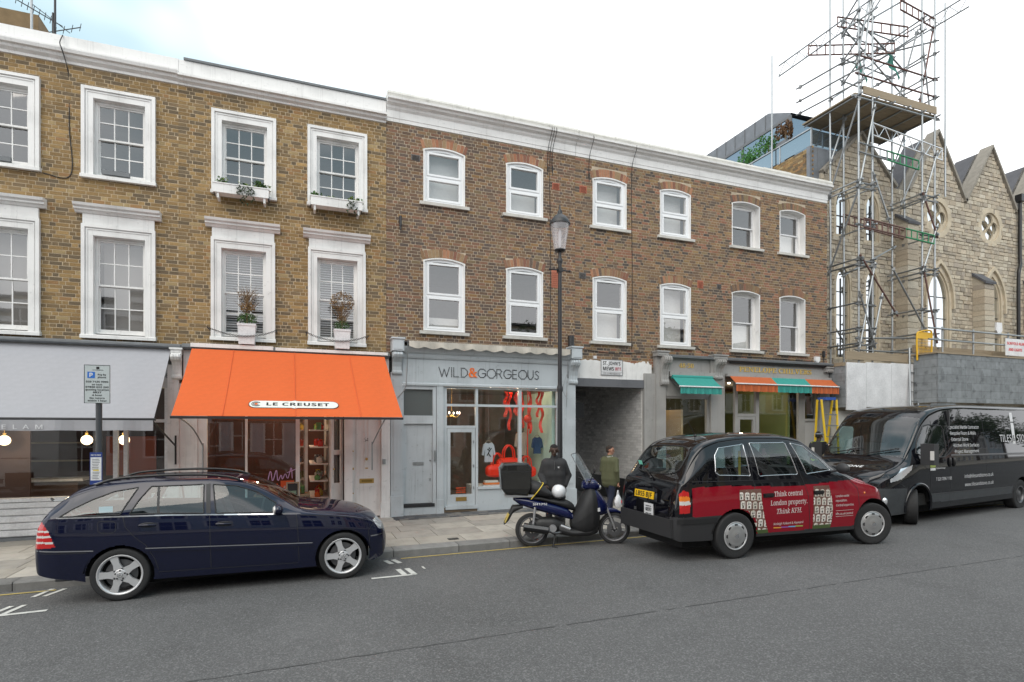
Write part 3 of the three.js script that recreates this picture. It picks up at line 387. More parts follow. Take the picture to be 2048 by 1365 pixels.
// --- 56: pale grey awning, big plate window ---
{
  const h = house56, z = ZS, W = M.cleanWhite;
  new MB().run([[z - 0.2, 3.6], [z + 0.12, 3.6], [z + 0.17, 3.625], [z + 0.17, 3.655], [z + 0.02, 3.70], [z - 0.2, 3.71]], -7.5, -2.12).build('flashing', M.lead, h);
  bx(-7.5, 2.86, z - 0.2, -2.36, 3.6, z).build('fascia', std([0.5, 0.5, 0.5], 0.6), h); mull(h, -2.36, -2.17, 0.18, 3.3, z - 0.2, z + 0.03, M.white, 'pilaster'); mull(h, -2.38, -2.15, 0.15, 0.42, z - 0.1, z + 0.05, M.white, 'pilaster_base');
  capBlock(h, -2.29, -2.11, 3.5, 3.58, z, 0.14, M.white); console_(h, -2.275, -2.12, 3.02, 3.5, z, M.white);
  for (const [a, b] of [[-6.1, -6.03], [-3.25, -3.176], [-3.085, -3.02], [-2.42, -2.361]]) mull(h, a, b, 0.8, 2.86, z - 0.12, z - 0.03, W);
  mull(h, -3.02, -2.42, 2.2, 2.26, z - 0.11, z - 0.04, W, 'transom'); mull(h, -7.5, -3.25, 0.79, 0.85, z - 0.15, z + 0.05, W, 'window_sill'); mull(h, -3.02, -2.42, 0.79, 0.85, z - 0.15, z + 0.03, W, 'window_sill');
  for (const [a, b] of [[-7.5, -6.1], [-6.03, -3.25], [-3.176, -3.085], [-3.02, -2.42]]) pane(h, a, b, 0.85, 2.86, z - 0.08, M.shopGlass, 'shop_pane');
  const sr = group('stall_riser', h); for (let k = 0; k < 5; k++) { const y = 0.17 + k * 0.125; new MB().run([[z - 0.1, y], [z + 0.0, y], [z + 0.025, y + 0.02], [z + 0.025, y + 0.1], [z - 0.0, y + 0.118], [z - 0.1, y + 0.118]], -7.5, -2.36).build('board', W, sr); }
  new MB().run([[z - 0.1, 0.0], [z + 0.04, 0.0], [z + 0.04, 0.16], [z - 0.1, 0.168]], -7.5, -2.36).build('plinth', M.lead, h);
  shopRoom(h, -7.5, -2.2, 0.15, -15.6, std([0.07, 0.035, 0.03], 0.8, { map: again(T.grain, 0.6) }), std([0.1, 0.07, 0.05], 0.6));
  { const g = group('counter', h); bx(-6.9, 0.16, -14.6, -4.3, 1.0, -14.1).build('counter_front', std([0.09, 0.05, 0.035], 0.5), g); bx(-7.0, 1.001, -14.65, -4.2, 1.05, -14.05).build('counter_top', M.cleanWhite, g); }
  const shelf = group('wall_shelf', h); for (const y of [1.35, 1.75, 2.15]) bx(-6.9, y, -15.55, -4.4, y + 0.03, -15.3).build('board', M.wood, shelf);
  bx(-4.2, 1.0, -15.58, -3.2, 1.9, -15.55).build('picture', std([0.45, 0.1, 0.05], 0.6), h); bx(-5.5, 0.16, -13.6, -4.9, 2.4, -13.55).build('hanging_panel', std([0.07, 0.04, 0.035], 0.7), h);
  for (const [x, zz] of [[-3.88, -13.2], [-3.24, -13.1], [-5.2, -13.3]]) { const g = thing('pendant_lamp', x > -3.5 ? 'warm glowing globe lamp beside the white shop mullion' : x > -4.5 ? 'warm glowing globe lamp behind the parking sign pole' : 'warm glowing globe lamp deep in the grey awning shop', 'lamp', x, 1.86, zz, 0, 'globe lamps in the shop'); new MB().ball(0, 0, 0, 0.095, 0.095, 0.095, 20).build('globe', M.glow, g); new MB().rod(V(0, 0.09, 0), V(0, 1.22, 0), 0.006).rod(V(0, 0.085, 0), V(0, 0.14, 0), 0.03).build('stem', M.brass, g); bulb(x, 1.86, zz + 0.16, 1.6); }
  // awning
  const a = thing('awning', 'pale grey awning with white lettering on its valance', 'awning'), A = phy([0.44, 0.44, 0.47], 0.9, { transmission: 0.15, thickness: 0, side: THREE.DoubleSide, map: again(T.weave, 3) });
  awningCloth(a, -7.4, -2.3, 3.585, z + 0.05, -7.3, -2.28, 2.23, -10.9, A, 0.03, 3); valance(a, -7.3, -2.285, 2.225, 2.05, -10.89, A);
  const bar = new MB(); bar.rod(V(-7.3, 2.235, -10.905), V(-2.25, 2.235, -10.905), 0.022).rod(V(-2.3, 2.2, -10.95), V(-2.22, 1.75, z + 0.05), 0.016).rod(V(-2.22, 1.4, z + 0.06), V(-2.22, 1.95, z + 0.06), 0.016); bar.build('front_bar', M.dark, a);
  const t = new MB(); text(t, 'S  E  D  E  L  A  M', 'sans_regular', -4.25, 2.075, -10.872, 0.95, 0.068); t.build('lettering', M.cleanWhite, a);
  const n56 = new MB(); text(n56, '56', 'serif_regular', -2.395, 3.05, z + 0.002, 0.09, 0.085); n56.build('house_number', M.dark, h);
}
// --- 54: orange awning, kitchenware shop, white street door ---
{
  const h = house54, z = ZS, W = M.white;
  new MB().run([[z - 0.2, 3.6], [z + 0.1, 3.6], [z + 0.16, 3.63], [z + 0.16, 3.66], [z + 0.02, 3.72], [z - 0.2, 3.73]], -2.11, 1.8).build('flashing', M.lead, h);
  bx(-1.95, 3.64, z + 0.0, -0.5, 3.715, z + 0.19).build('ledge', W, h); bx(-0.46, 3.64, z + 0.0, 1.75, 3.70, z + 0.185).build('ledge', W, h);
  bx(-2.1, 2.95, z - 0.2, 1.8, 3.595, z).build('fascia', W, h);
  mull(h, -2.168, -1.74, 0.15, 2.95, z - 0.2, z - 0.02, W, 'pilaster'); mull(h, -2.0, -1.86, 0.15, 2.95, z - 0.02, z + 0.015, W, 'pilaster');
  for (const [a, b] of [[-1.74, -1.7], [-1.025, -0.985], [-0.083, -0.005]]) mull(h, a, b, 0.62, 2.95, z - 0.1, z - 0.02, W);
  mull(h, -1.74, -0.005, 0.56, 0.62, z - 0.12, z + 0.03, W, 'window_sill'); bx(-1.74, 0.16, z - 0.1, -0.005, 0.56, z - 0.03).build('stall_riser', M.black, h);
  for (const [a, b] of [[-1.7, -1.025], [-0.985, -0.083]]) pane(h, a, b, 0.62, 2.95, z - 0.06, M.shopGlass, 'shop_pane');
  new MB().quad(V(-0.03, 0.62, z - 0.08), V(0.12, 0.62, z - 0.95), V(0.12, 2.95, z - 0.95), V(-0.03, 2.95, z - 0.08)).build('shop_pane', M.shopGlass, h); mull(h, 0.1, 0.16, 0.16, 2.95, z - 1.0, z - 0.93, W);
  // open glazed door folded back, street door 54
  const od = group('shop_door', h, 0.62, 0.18, z - 0.06, 0.62); { const f = new MB(); f.prism([[0, 0], [0.3, 0], [0.3, 2.35], [0, 2.35]], -0.04, 0, [[[0.06, 0.75], [0.24, 0.75], [0.24, 1.35], [0.06, 1.35]], [[0.06, 1.45], [0.24, 1.45], [0.24, 2.25], [0.06, 2.25]]]); f.build('leaf', W, od); pane(od, 0.06, 0.24, 0.75, 1.35, -0.02); pane(od, 0.06, 0.24, 1.45, 2.25, -0.02); new MB().ball(0.04, 1.05, 0.03, 0.02).build('handle', M.brass, od); }
  mull(h, 0.88, 1.04, 0.16, 2.95, z - 0.15, z + 0.02, W, 'door_post'); mull(h, 1.64, 1.82, 0.16, 2.95, z - 0.15, z + 0.04, W, 'pilaster'); mull(h, 1.62, 1.83, 0.15, 0.5, z - 0.1, z + 0.06, W, 'pilaster_base'); mull(h, 1.04, 1.64, 2.42, 2.95, z - 0.12, z - 0.02, W, 'transom');
  const d = group('street_door', h); { const y0 = 0.2, dz = z - 0.09, m = new MB(); m.box(1.045, y0, dz - 0.05, 1.635, 2.415, dz); m.build('leaf', W, d);
    const p = new MB(); for (const [a, b, c, e] of [[1.12, 1.31, 1.2, 2.3], [1.37, 1.56, 1.2, 2.3], [1.12, 1.31, 0.3, 0.8], [1.37, 1.56, 0.3, 0.8]]) frame(p, a, b, c, e, 0.018, dz, dz + 0.014); p.box(1.1, 0.84, dz, 1.58, 1.1, dz + 0.012); p.build('panel_moulding', W, d);
    bx(1.19, 0.91, dz + 0.012, 1.49, 1.01, dz + 0.024).build('letter_plate', M.brass, d); bx(1.23, 0.935, dz + 0.024, 1.45, 0.985, dz + 0.03).build('flap', std([0.3, 0.2, 0.06], 0.4, { metalness: 0.9 }), d);
    const t = new MB(); text(t, '54', 'sans_regular', 1.335, 1.8, dz + 0.002, 0.1, 0.085); t.build('house_number', M.dark, d);
    new MB().rod(V(1.335, 1.43, dz), V(1.335, 1.43, dz + 0.04), 0.014).ball(1.335, 1.43, dz + 0.055, 0.03).build('knob', M.brass, d); const k = new MB(); k.box(1.3, 1.22, dz, 1.375, 1.245, dz + 0.008).ball(1.06, 1.6, dz + 0.004, 0.014).box(1.045, 1.2, dz, 1.075, 1.25, dz + 0.008).ball(1.06, 0.7, dz + 0.004, 0.014); k.build('lock', M.brass, d); }
  bx(1.655, 1.32, z + 0.04, 1.72, 1.43, z + 0.07).build('entry_buzzer', M.steel, h);
  shopRoom(h, -2.1, 1.0, 0.15, -16.2, std([0.10, 0.045, 0.035], 0.8, { map: again(T.grain, 0.6) }), std([0.12, 0.08, 0.055], 0.6), 3.1, std([0.2, 0.02, 0.012], 0.7));
  const boards = std([0.72, 0.7, 0.67], 0.6), R = mulberry(4), cols = [[0.6, 0.12, 0.02], [0.5, 0.03, 0.02], [0.7, 0.5, 0.08], [0.1, 0.25, 0.08], [0.55, 0.52, 0.48], [0.08, 0.08, 0.09], [0.1, 0.2, 0.35]].map(c => phy(c, 0.25, { clearcoat: 0.6 }));
  const wall = bx(0.60, 0.16, -16, 0.68, 2.95, -12.95); wall.build('display_wall', boards, h);
  // shelves of pans by the open door
  const unit = thing('shelf_unit', 'white shelves of colourful cookware inside the orange awning shop', 'shelves'); for (let s = 0; s < 6; s++) { const y = 0.55 + s * 0.37; bx(0.2, y, -14.6, 0.585, y + 0.025, -13.1).build('shelf', boards, unit); }
  const potG = [0, 1, 2].map(k => new MB().lathe([[0, 0], [0.055, 0], [0.06, 0.02], [0.062, 0.075 + k * 0.02], [0.064, 0.08 + k * 0.02], [0.03, 0.1 + k * 0.02], [0.012, 0.105 + k * 0.02], [0.016, 0.125 + k * 0.02], [0, 0.13 + k * 0.02]], 0, 0, 0, 14).geometry());
  const boxG = bx(-0.05, 0, -0.05, 0.05, 0.16, 0.05).geometry();
  for (let s = 0; s < 6; s++) for (let k = 0; k < 9; k++) { const y = 0.576 + s * 0.37, isBox = R() < 0.3, o = part(isBox ? 'gift_box' : 'cooking_pot', isBox ? boxG : potG[R() * 3 | 0], cols[(s * 2 + (R() * 3 | 0)) % 7], scene); o.position.set(0.4 + 0.1 * (R() - 0.5), y, -13.2 - k * 0.155); tag(o, isBox ? 'small packaged box on the white shop shelves' : 'small lidded pot on the white shop shelves', isBox ? 'box' : 'pot', 'goods on the white shelves'); }
  // sale table behind the window
  const tb = thing('display_table', 'low display table behind the orange awning shop window', 'table', -0.35, 0.15, -13.0); bx(-0.55, 0.5, -0.3, 0.55, 0.54, 0.3).build('table_top', M.wood, tb); for (const sx of [-0.5, 0.5]) for (const sz of [-0.25, 0.25]) bx(sx - 0.025, 0, sz - 0.025, sx + 0.025, 0.5, sz + 0.025).build('leg', M.wood, tb);
  for (let k = 0; k < 12; k++) { const o = part('cooking_pot', potG[k % 3], cols[[0, 1, 0, 2, 1, 3][k % 6]], scene); o.scale.setScalar(1.25); o.position.set(-0.78 + (k % 6) * 0.16, 0.69, -12.98 - (k / 6 | 0) * 0.17); tag(o, 'glossy coloured pot on the low display table', 'pot', 'pots on the display table'); }
  const sg = [['35', -0.25, 0.26, 0.3], ['', -0.46, 0.17, 0.2], ['', -0.1, 0.17, 0.22]]; sg.forEach(([s, x, w, hh], k) => { const o = thing('price_card', k ? (k === 1 ? 'plain red price card left of the tall 35 card' : 'plain red price card right of the tall 35 card') : 'red price card reading 35 on the display table', 'price card', x, 0.69, -12.78); bx(-w / 2, 0, -0.004, w / 2, hh, 0.004).build('card', std([0.72, 0.1, 0.02], 0.6), o); if (s) { const t = new MB(); text(t, '\u00a335', 'sans_bold', 0, hh * 0.4, 0.005, w * 0.6, 0.07); t.build('lettering', M.cleanWhite, o); } bx(-0.03, -0.0, -0.06, 0.03, 0.008, 0.0).build('foot', M.dark, o); });
  // chalkboard outside the door and the chair behind it
  const cb = thing('chalkboard', 'small wooden framed chalkboard menu standing at the shop entrance', 'chalkboard', -0.14, paveY(0, 12), -12.2, 0.12); { const f = new MB(); frame(f, -0.12, 0.12, 0, 0.86, 0.025, -0.015, 0.015); f.build('wooden_frame', M.wood, cb); bx(-0.097, 0.03, -0.008, 0.097, 0.83, 0.006).build('slate', M.dark, cb); const t = new MB(); ['COFFEE', 'ON TOP', 'FLOOR', 'CAKES'].forEach((s, k) => text(t, s, 'sans_regular', 0, 0.62 - k * 0.13, 0.0075, 0.14, 0.06)); t.build('chalk_writing', std([0.45, 0.65, 0.45], 0.9), cb); const l = new MB(); for (const x of [-0.1, 0.1]) l.rod(V(x, 0.8, -0.01), V(x, 0, -0.2), 0.012); l.build('back_leg', M.wood, cb); }
  for (let k = 0; k < 7; k++) { const o = new MB().lathe([[0, 0], [0.035, 0], [0.035, 0.02], [0, 0.022]], 0, 0, 0, 12).build('ceiling_spotlight', M.spot, scene); o.position.set(-1.4 + (k % 4) * 0.62, 3.075, -13.1 - (k / 4 | 0) * 1.3); tag(o, 'small round spotlight in the kitchenware shop ceiling', 'spotlight', 'ceiling spotlights of the kitchenware shop'); }
  bulb(-0.8, 2.98, -13.6, 5); bulb(0.0, 2.98, -14.4, 4);
  const mi = new MB(); mi.path([V(-0.62, 0.98, z - 0.055), V(-0.56, 1.22, z - 0.055), V(-0.52, 1.02, z - 0.055), V(-0.45, 1.24, z - 0.055), V(-0.42, 1.02, z - 0.055), V(-0.36, 1.14, z - 0.055), V(-0.34, 1.05, z - 0.055), V(-0.28, 1.16, z - 0.055), V(-0.24, 1.06, z - 0.055), V(-0.17, 1.28, z - 0.055), V(-0.15, 1.06, z - 0.055)], 0.008, 5, 90).path([V(-0.25, 1.18, z - 0.055), V(-0.08, 1.25, z - 0.055)], 0.007, 5, 6); mi.build('window_script', std([0.55, 0.35, 0.6], 0.6), h);
  // orange awning
  const a = thing('awning', 'bright orange awning with a long white name badge', 'awning'), A = phy([0.82, 0.135, 0.013], 0.9, { transmission: 0.22, thickness: 0, side: THREE.DoubleSide, map: again(T.weave, 3) });
  awningCloth(a, -1.93, 1.68, 3.605, z + 0.18, -1.9, 1.725, 2.285, -10.2, A, 0.035, 2); 
  const sm = new MB(); for (const s of [0.2, 0.505, 0.8]) { const p = []; for (let k = 0; k <= 10; k++) { const t = k / 10; p.push(V(lerp(lerp(-1.93, 1.68, s), lerp(-1.9, 1.725, s), t), lerp(3.605, 2.285, t) - 0.035 * Math.sin(Math.PI * t) * (1 + 0.25 * Math.sin(s * 12.566)) + 0.006, lerp(z + 0.18, -10.2, t) + 0.004)); } sm.path(p, 0.006, 5, 20); } sm.build('seam', A, a);
  const b = new MB(); b.box(-1.91, 2.24, -10.225, 1.735, 2.28, -10.185); b.build('front_bar', M.dark, a); const arm = new MB(); for (const x of [-1.78, 1.42]) arm.path([V(x, 2.25, -10.25), V(x + 0.03, 2.1, -11.1), V(x + 0.02, 1.75, z + 0.06)], 0.014, 6, 14).rod(V(x + 0.02, 1.2, z + 0.05), V(x + 0.02, 1.8, z + 0.05), 0.014); arm.build('folding_arm', M.steel, a);
  // badge lies on the cloth
  const sl = Math.atan2(3.605 - 2.285, 2.02), on = (s, t, off) => V(lerp(-1.915, 1.705, s), lerp(3.605, 2.285, t) - 0.035 * Math.sin(Math.PI * t) + off * Math.cos(sl), lerp(z + 0.18, -10.2, t) + off * Math.sin(sl)), c = on(0.505, 0.835, 0.012), B = mk(c.x, c.y, c.z, -(Math.PI / 2 - sl) + 0.03, 0, 0);
  const bw = 0.72, bh = 0.105, o = []; for (let k = 0; k <= 12; k++) { const t = -Math.PI / 2 + Math.PI * k / 12; o.push([bw - bh + Math.cos(t) * bh, Math.sin(t) * bh]); } o.push([0.06, bh], [0, bh * 1.18], [-0.06, bh]); for (let k = 0; k <= 12; k++) { const t = Math.PI / 2 + Math.PI * k / 12; o.push([-bw + bh + Math.cos(t) * bh, Math.sin(t) * bh]); } o.push([-0.06, -bh], [0, -bh * 1.18], [0.06, -bh]);
  const bg = group('badge', a); new MB().prism(o.map(([x, y]) => [x * 1.015, y * 1.08]), 0, 0.003, [], B).build('badge_border', M.black, bg); new MB().prism(o, 0.003, 0.006, [], B).build('badge_plate', std([0.7, 0.72, 0.68], 0.6), bg);
  const t = new MB(); text(t, 'LE CREUSET', 'sans_bold', 0.06, -0.045, 0.007, 1.02, 0.095, 0, 0.002, B); for (const r of [0.075, 0.048]) { const q = [], q2 = []; for (let k = 0; k <= 20; k++) { const w = 0.55 + k / 20 * 5.2; q.push([-0.61 + Math.cos(w) * r, Math.sin(w) * r]); q2.unshift([-0.61 + Math.cos(w) * (r - 0.014), Math.sin(w) * (r - 0.014)]); } t.prism(q.concat(q2), 0.006, 0.009, [], B); } t.build('lettering', M.black, bg); new MB().geo(new THREE.CircleGeometry(0.026, 16), B.clone().multiply(mk(-0.61, 0, 0.008))).build('ring_centre', A, bg);
}
// --- 52: pale blue clothes shop ---
{
  const h = house52, z = ZS, W = M.greyPaint, g0 = 0.19;
  bx(2.09, 3.06, z - 0.2, 6.08, 3.63, z).build('fascia', W, h); new MB().run([[z - 0.1, 3.625], [z + 0.03, 3.625], [z + 0.05, 3.66], [z + 0.06, 3.72], [z + 0.11, 3.75], [z + 0.16, 3.83], [z + 0.17, 3.87], [z - 0.1, 3.9]], 2.09, 6.1).build('fascia_cornice', W, h); new MB().run([[z, 3.06], [z + 0.03, 3.03], [z + 0.035, 3.07], [z, 3.1]], 2.09, 6.08).build('fascia_bead', W, h);
  new MB().run([[z - 0.15, 3.96], [z + 0.22, 3.945], [z + 0.24, 3.97], [z - 0.15, 4.02]], 2.1, 6.12).build('flashing', M.lead, h);
  for (const [a, b] of [[1.835, 2.085], [5.93, 6.285]]) { mull(h, a, b, 0.2, 3.3, z - 0.2, z + 0.03, W, 'pilaster'); mull(h, a + 0.06, b - 0.06, 0.75, 3.15, z + 0.03, z + 0.042, W, 'pilaster_panel'); mull(h, a - 0.015, b + 0.02, 0.1, 0.62, z - 0.1, z + 0.06, W, 'pilaster_base'); }
  capBlock(h, 1.84, 2.09, 3.75, 4.0, z, 0.24, W); console_(h, 1.865, 2.065, 3.25, 3.74, z, W); capBlock(h, 6.08, 6.36, 3.76, 4.02, z, 0.24, W); console_(h, 6.1, 6.32, 3.15, 3.75, z, W);
  new MB().rod(V(6.17, 4.0, z + 0.02), V(6.17, 4.34, z + 0.02), 0.075, 0.075, 14).build('rainwater_pipe', M.iron, h);
  const letters = new MB(), amp = new MB();                // stud lettering: every letter a row of dots
  const LT = { W: [[0, 1, 0.28, 0], [0.28, 0, 0.5, 0.8], [0.5, 0.8, 0.72, 0], [0.72, 0, 1, 1]], I: [[0.5, 0, 0.5, 1]], L: [[0, 1, 0, 0], [0, 0, 0.8, 0]], D: [[0, 0, 0, 1], [0, 1, 0.5, 1], [0.5, 1, 0.9, 0.7], [0.9, 0.7, 0.9, 0.3], [0.9, 0.3, 0.5, 0], [0.5, 0, 0, 0]], G: [[0.95, 0.78, 0.7, 0.98], [0.7, 0.98, 0.3, 0.98], [0.3, 0.98, 0.02, 0.7], [0.02, 0.7, 0.02, 0.3], [0.02, 0.3, 0.3, 0.02], [0.3, 0.02, 0.7, 0.02], [0.7, 0.02, 0.96, 0.25], [0.96, 0.25, 0.96, 0.48], [0.96, 0.48, 0.55, 0.48]], O: [[0.3, 0, 0.7, 0], [0.7, 0, 1, 0.3], [1, 0.3, 1, 0.7], [1, 0.7, 0.7, 1], [0.7, 1, 0.3, 1], [0.3, 1, 0, 0.7], [0, 0.7, 0, 0.3], [0, 0.3, 0.3, 0]], R: [[0, 0, 0, 1], [0, 1, 0.6, 1], [0.6, 1, 0.85, 0.78], [0.85, 0.78, 0.6, 0.5], [0.6, 0.5, 0, 0.5], [0.4, 0.5, 0.9, 0]], E: [[0, 0, 0, 1], [0, 1, 0.8, 1], [0, 0.5, 0.7, 0.5], [0, 0, 0.8, 0]], U: [[0, 1, 0, 0.3], [0, 0.3, 0.3, 0], [0.3, 0, 0.65, 0], [0.65, 0, 0.95, 0.3], [0.95, 0.3, 0.95, 1]], S: [[0.85, 0.85, 0.5, 1], [0.5, 1, 0.15, 0.85], [0.15, 0.85, 0.15, 0.65], [0.15, 0.65, 0.8, 0.4], [0.8, 0.4, 0.8, 0.15], [0.8, 0.15, 0.5, 0], [0.5, 0, 0.1, 0.1]] };
  const put = (s, x, w) => { for (const [a, b, c, d] of LT[s]) { const L = Math.hypot((c - a) * w, (d - b) * 0.2), n = Math.max(1, Math.round(L / 0.027)); for (let k = 0; k <= n; k++) letters.geo(new THREE.CylinderGeometry(0.0105, 0.0105, 0.014, 6), mk(x + lerp(a, c, k / n) * w, 3.25 + lerp(b, d, k / n) * 0.2, z + 0.008, Math.PI / 2)); } };
  let x = 2.9; for (const [s, w] of [['W', 0.24], ['I', 0.03], ['L', 0.14], ['D', 0.16]]) { put(s, x, w); x += w + 0.035; } text(amp, '&', 'serif_bold', 3.69, 3.25, z + 0.002, 0.2, 0.21, 0, 0.02); x = 3.81; for (const [s, w] of [['G', 0.19], ['O', 0.2], ['R', 0.14], ['G', 0.19], ['E', 0.12], ['O', 0.2], ['U', 0.14], ['S', 0.12]]) { put(s, x, w); x += w + 0.032; }
  letters.build('stud_lettering', M.dark, h); amp.build('ampersand', std([0.85, 0.17, 0.02], 0.4), h);
  // street door with transom light
  mull(h, 2.09, 2.12, 0.2, 3.03, z - 0.12, z + 0.0, W, 'door_post'); mull(h, 2.765, 2.84, 0.2, 3.03, z - 0.12, z + 0.0, W, 'door_post'); mull(h, 2.12, 2.765, 2.19, 2.37, z - 0.12, z - 0.01, W, 'transom'); mull(h, 2.12, 2.765, 2.95, 3.03, z - 0.12, z - 0.01, W, 'transom'); pane(h, 2.12, 2.765, 2.37, 2.95, z - 0.07, phy([0.25, 0.28, 0.28], 0.25, { transmission: 0.6, thickness: 0 }), 'transom_light'); bx(2.12, 2.38, z - 0.3, 2.76, 2.95, z - 0.28).build('transom_board', std([0.08, 0.085, 0.09], 0.8), h);
  const d = group('street_door', h), dz = z - 0.07; bx(2.122, 0.43, dz - 0.05, 2.762, 2.188, dz).build('leaf', W, d); bx(2.33, 1.27, dz, 2.57, 1.34, dz + 0.01).build('letter_plate', M.steel, d); new MB().ball(2.44, 1.72, dz + 0.003, 0.01).ball(2.72, 1.38, dz + 0.01, 0.022).box(2.7, 0.92, dz, 2.73, 0.98, dz + 0.008).box(2.72, 1.05, dz, 2.735, 1.07, dz + 0.006).build('lock', M.steel, d);
  bx(2.09, 0.355, z - 0.15, 2.8, 0.425, z + 0.03).build('threshold', M.dark, h); bx(2.09, 0.1, z - 0.15, 2.85, 0.353, z + 0.01).build('door_step', W, h); bx(2.785, 1.36, z, 2.825, 1.6, z + 0.025).build('entry_phone', M.steel, h);
  mull(h, 2.85, 3.0, 0.15, 3.03, z - 0.1, z + 0.02, W, 'pilaster'); mull(h, 2.84, 3.01, 0.15, 0.5, z - 0.05, z + 0.04, W, 'pilaster_base');
  // window grid
  const Z0 = z - 0.11, Z1 = z - 0.03; for (const [a, b] of [[3.0, 3.09], [3.765, 3.824], [4.824, 4.898], [5.81, 5.93]]) mull(h, a, b, 0.24, 3.03, Z0, Z1, W); for (const [a, b, y0, y1] of [[3.09, 3.765, 2.585, 2.64], [3.824, 4.824, 2.585, 2.64], [4.898, 5.81, 2.585, 2.64], [3.09, 3.765, 2.09, 2.15], [3.09, 5.81, 2.985, 3.03]]) mull(h, a, b, y0, y1, Z0 + 0.005, Z1 - 0.005, W, 'transom');
  for (const [a, b, c, e] of [[3.09, 3.765, 2.64, 2.985], [3.09, 3.765, 2.15, 2.585], [3.824, 4.824, 2.64, 2.985], [4.898, 5.81, 2.64, 2.985], [3.824, 4.824, 0.75, 2.585], [4.898, 5.81, 0.75, 2.585]]) pane(h, a, b, c, e, z - 0.07, M.shopGlass, 'shop_pane');
  mull(h, 3.8, 5.93, 0.695, 0.752, z - 0.12, z + 0.03, W, 'window_sill'); bx(3.8, 0.15, z - 0.12, 5.93, 0.694, z - 0.01).build('stall_riser', W, h);
  const sd = group('shop_door', h); { const f = new MB(); frame(f, 3.1, 3.755, 0.34, 2.085, 0.075, z - 0.09, z - 0.04, 0.25, 0.085); f.build('leaf', W, sd); pane(sd, 3.175, 3.68, 0.59, 2.0, z - 0.06, M.shopGlass); bx(3.3, 0.44, z - 0.04, 3.55, 0.53, z - 0.03).build('letter_plate', M.brass, sd); const k = new MB(); for (const y of [0.7, 1.2, 1.75]) k.box(3.7, y, z - 0.04, 3.73, y + 0.06, z - 0.03); k.build('lock', M.steel, sd); bx(3.05, 0.26, z - 0.1, 3.82, 0.338, z + 0.02).build('door_step', W, sd); const o = new MB(); text(o, 'MON-SAT 10-6', 'sans_bold', 3.42, 0.72, z - 0.058, 0.22, 0.03); text(o, 'SUN 12-5', 'sans_bold', 3.42, 0.67, z - 0.058, 0.2, 0.028); text(o, 'PLEASE RING', 'sans_bold', 3.42, 0.62, z - 0.058, 0.22, 0.028); o.build('opening_hours', std([0.8, 0.09, 0.02], 0.6), sd); }
  shopRoom(h, 2.87, 5.95, 0.3, -16.3, std([0.26, 0.24, 0.22], 0.85, { map: again(T.grain, 0.6) }), std([0.2, 0.15, 0.1], 0.5)); bx(5.78, 0.3, -14.5, 5.86, 3.0, z - 0.25).build('display_wall', std([0.45, 0.62, 0.56], 0.7), h); bx(3.85, 0.45, -13.5, 5.8, 0.72, z - 0.13).build('display_plinth', M.cleanWhite, h);
  // window display
  const red = phy([0.78, 0.035, 0.01], 0.4, { sheen: 0.3 }), R = mulberry(9);
  const cloth = (name, label, X, y, w, hh, col, zz) => { const o = thing(name, label, 'garment', X, y, zz); const g = new THREE.BufferGeometry(), mb = new MB(); const s = [[-w * 0.28, 0], [-w * 0.5, -hh * 0.12], [-w * 0.64, -hh * 0.62], [-w * 0.48, -hh * 0.66], [-w * 0.36, -hh * 0.3], [-w * 0.4, -hh], [w * 0.4, -hh], [w * 0.36, -hh * 0.3], [w * 0.48, -hh * 0.66], [w * 0.64, -hh * 0.62], [w * 0.5, -hh * 0.12], [w * 0.28, 0], [0.0, -hh * 0.06]]; mb.prism(s, -0.03, 0.03); mb.build('shirt', std(col, 0.9, { map: again(T.weave, 4) }), o); new MB().path([V(-w * 0.4, -0.02, 0), V(0, 0.05, 0), V(w * 0.4, -0.02, 0)], 0.008).rod(V(0, 0.05, 0), V(0, 0.14, 0), 0.004).build('hanger', M.wood, o); new MB().rod(V(0, 0.12, 0), V(0, 3.08 - y, 0), 0.003).build('wire', M.steel, o); };
  cloth('hanging_shirt', 'white hanging shirt with dark print in the clothes shop window', 4.18, 1.75, 0.26, 0.46, [0.55, 0.6, 0.66], -12.75); cloth('hanging_shirt', 'denim blue hanging top beside the pale green side wall', 5.62, 1.87, 0.24, 0.42, [0.035, 0.075, 0.17], -13.2); cloth('hanging_shirt', 'cream hanging top behind the denim blue one', 5.35, 2.0, 0.3, 0.6, [0.5, 0.45, 0.4], -13.6);
  { const o = thing('shirt_print', 'dark dancing figure printed on the white hanging shirt', 'print', 4.19, 1.5, -12.714); const p = new MB(); p.path([V(-0.05, 0.1, 0), V(0, 0.06, 0), V(-0.02, 0.0, 0), V(0.03, -0.08, 0)], 0.012, 5, 20).path([V(0.05, 0.12, 0), V(0, 0.05, 0), V(-0.06, -0.06, 0)], 0.01, 5, 16).ball(0.0, 0.12, 0, 0.018, 0.018, 0.004); p.build('figure', M.dark, o); }
  for (let k = 0; k < 9; k++) { const o = new MB(), L = 0.5 + 0.6 * R(), n = 14, w = 0.02 + 0.025 * R(); for (let q = 0; q < n; q++) { const y = (a) => -a / n * L, xx = (a) => 0.03 * Math.sin(a * 0.8 + k); o.quad(V(xx(q + 1) - w, y(q + 1), 0.02 * Math.sin(q + 1)), V(xx(q + 1) + w, y(q + 1), 0.02 * Math.sin(q + 1 + 1)), V(xx(q) + w, y(q), 0.02 * Math.sin(q + 1)), V(xx(q) - w, y(q), 0.02 * Math.sin(q))); } const m = o.build('hanging_ribbon', red, scene); m.position.set(4.68 + k * 0.105 + 0.05 * R(), 2.98, -12.7 - 0.3 * R()); tag(m, 'red ribbon hanging from the clothes shop ceiling', 'ribbon', 'red ribbons in the window'); }
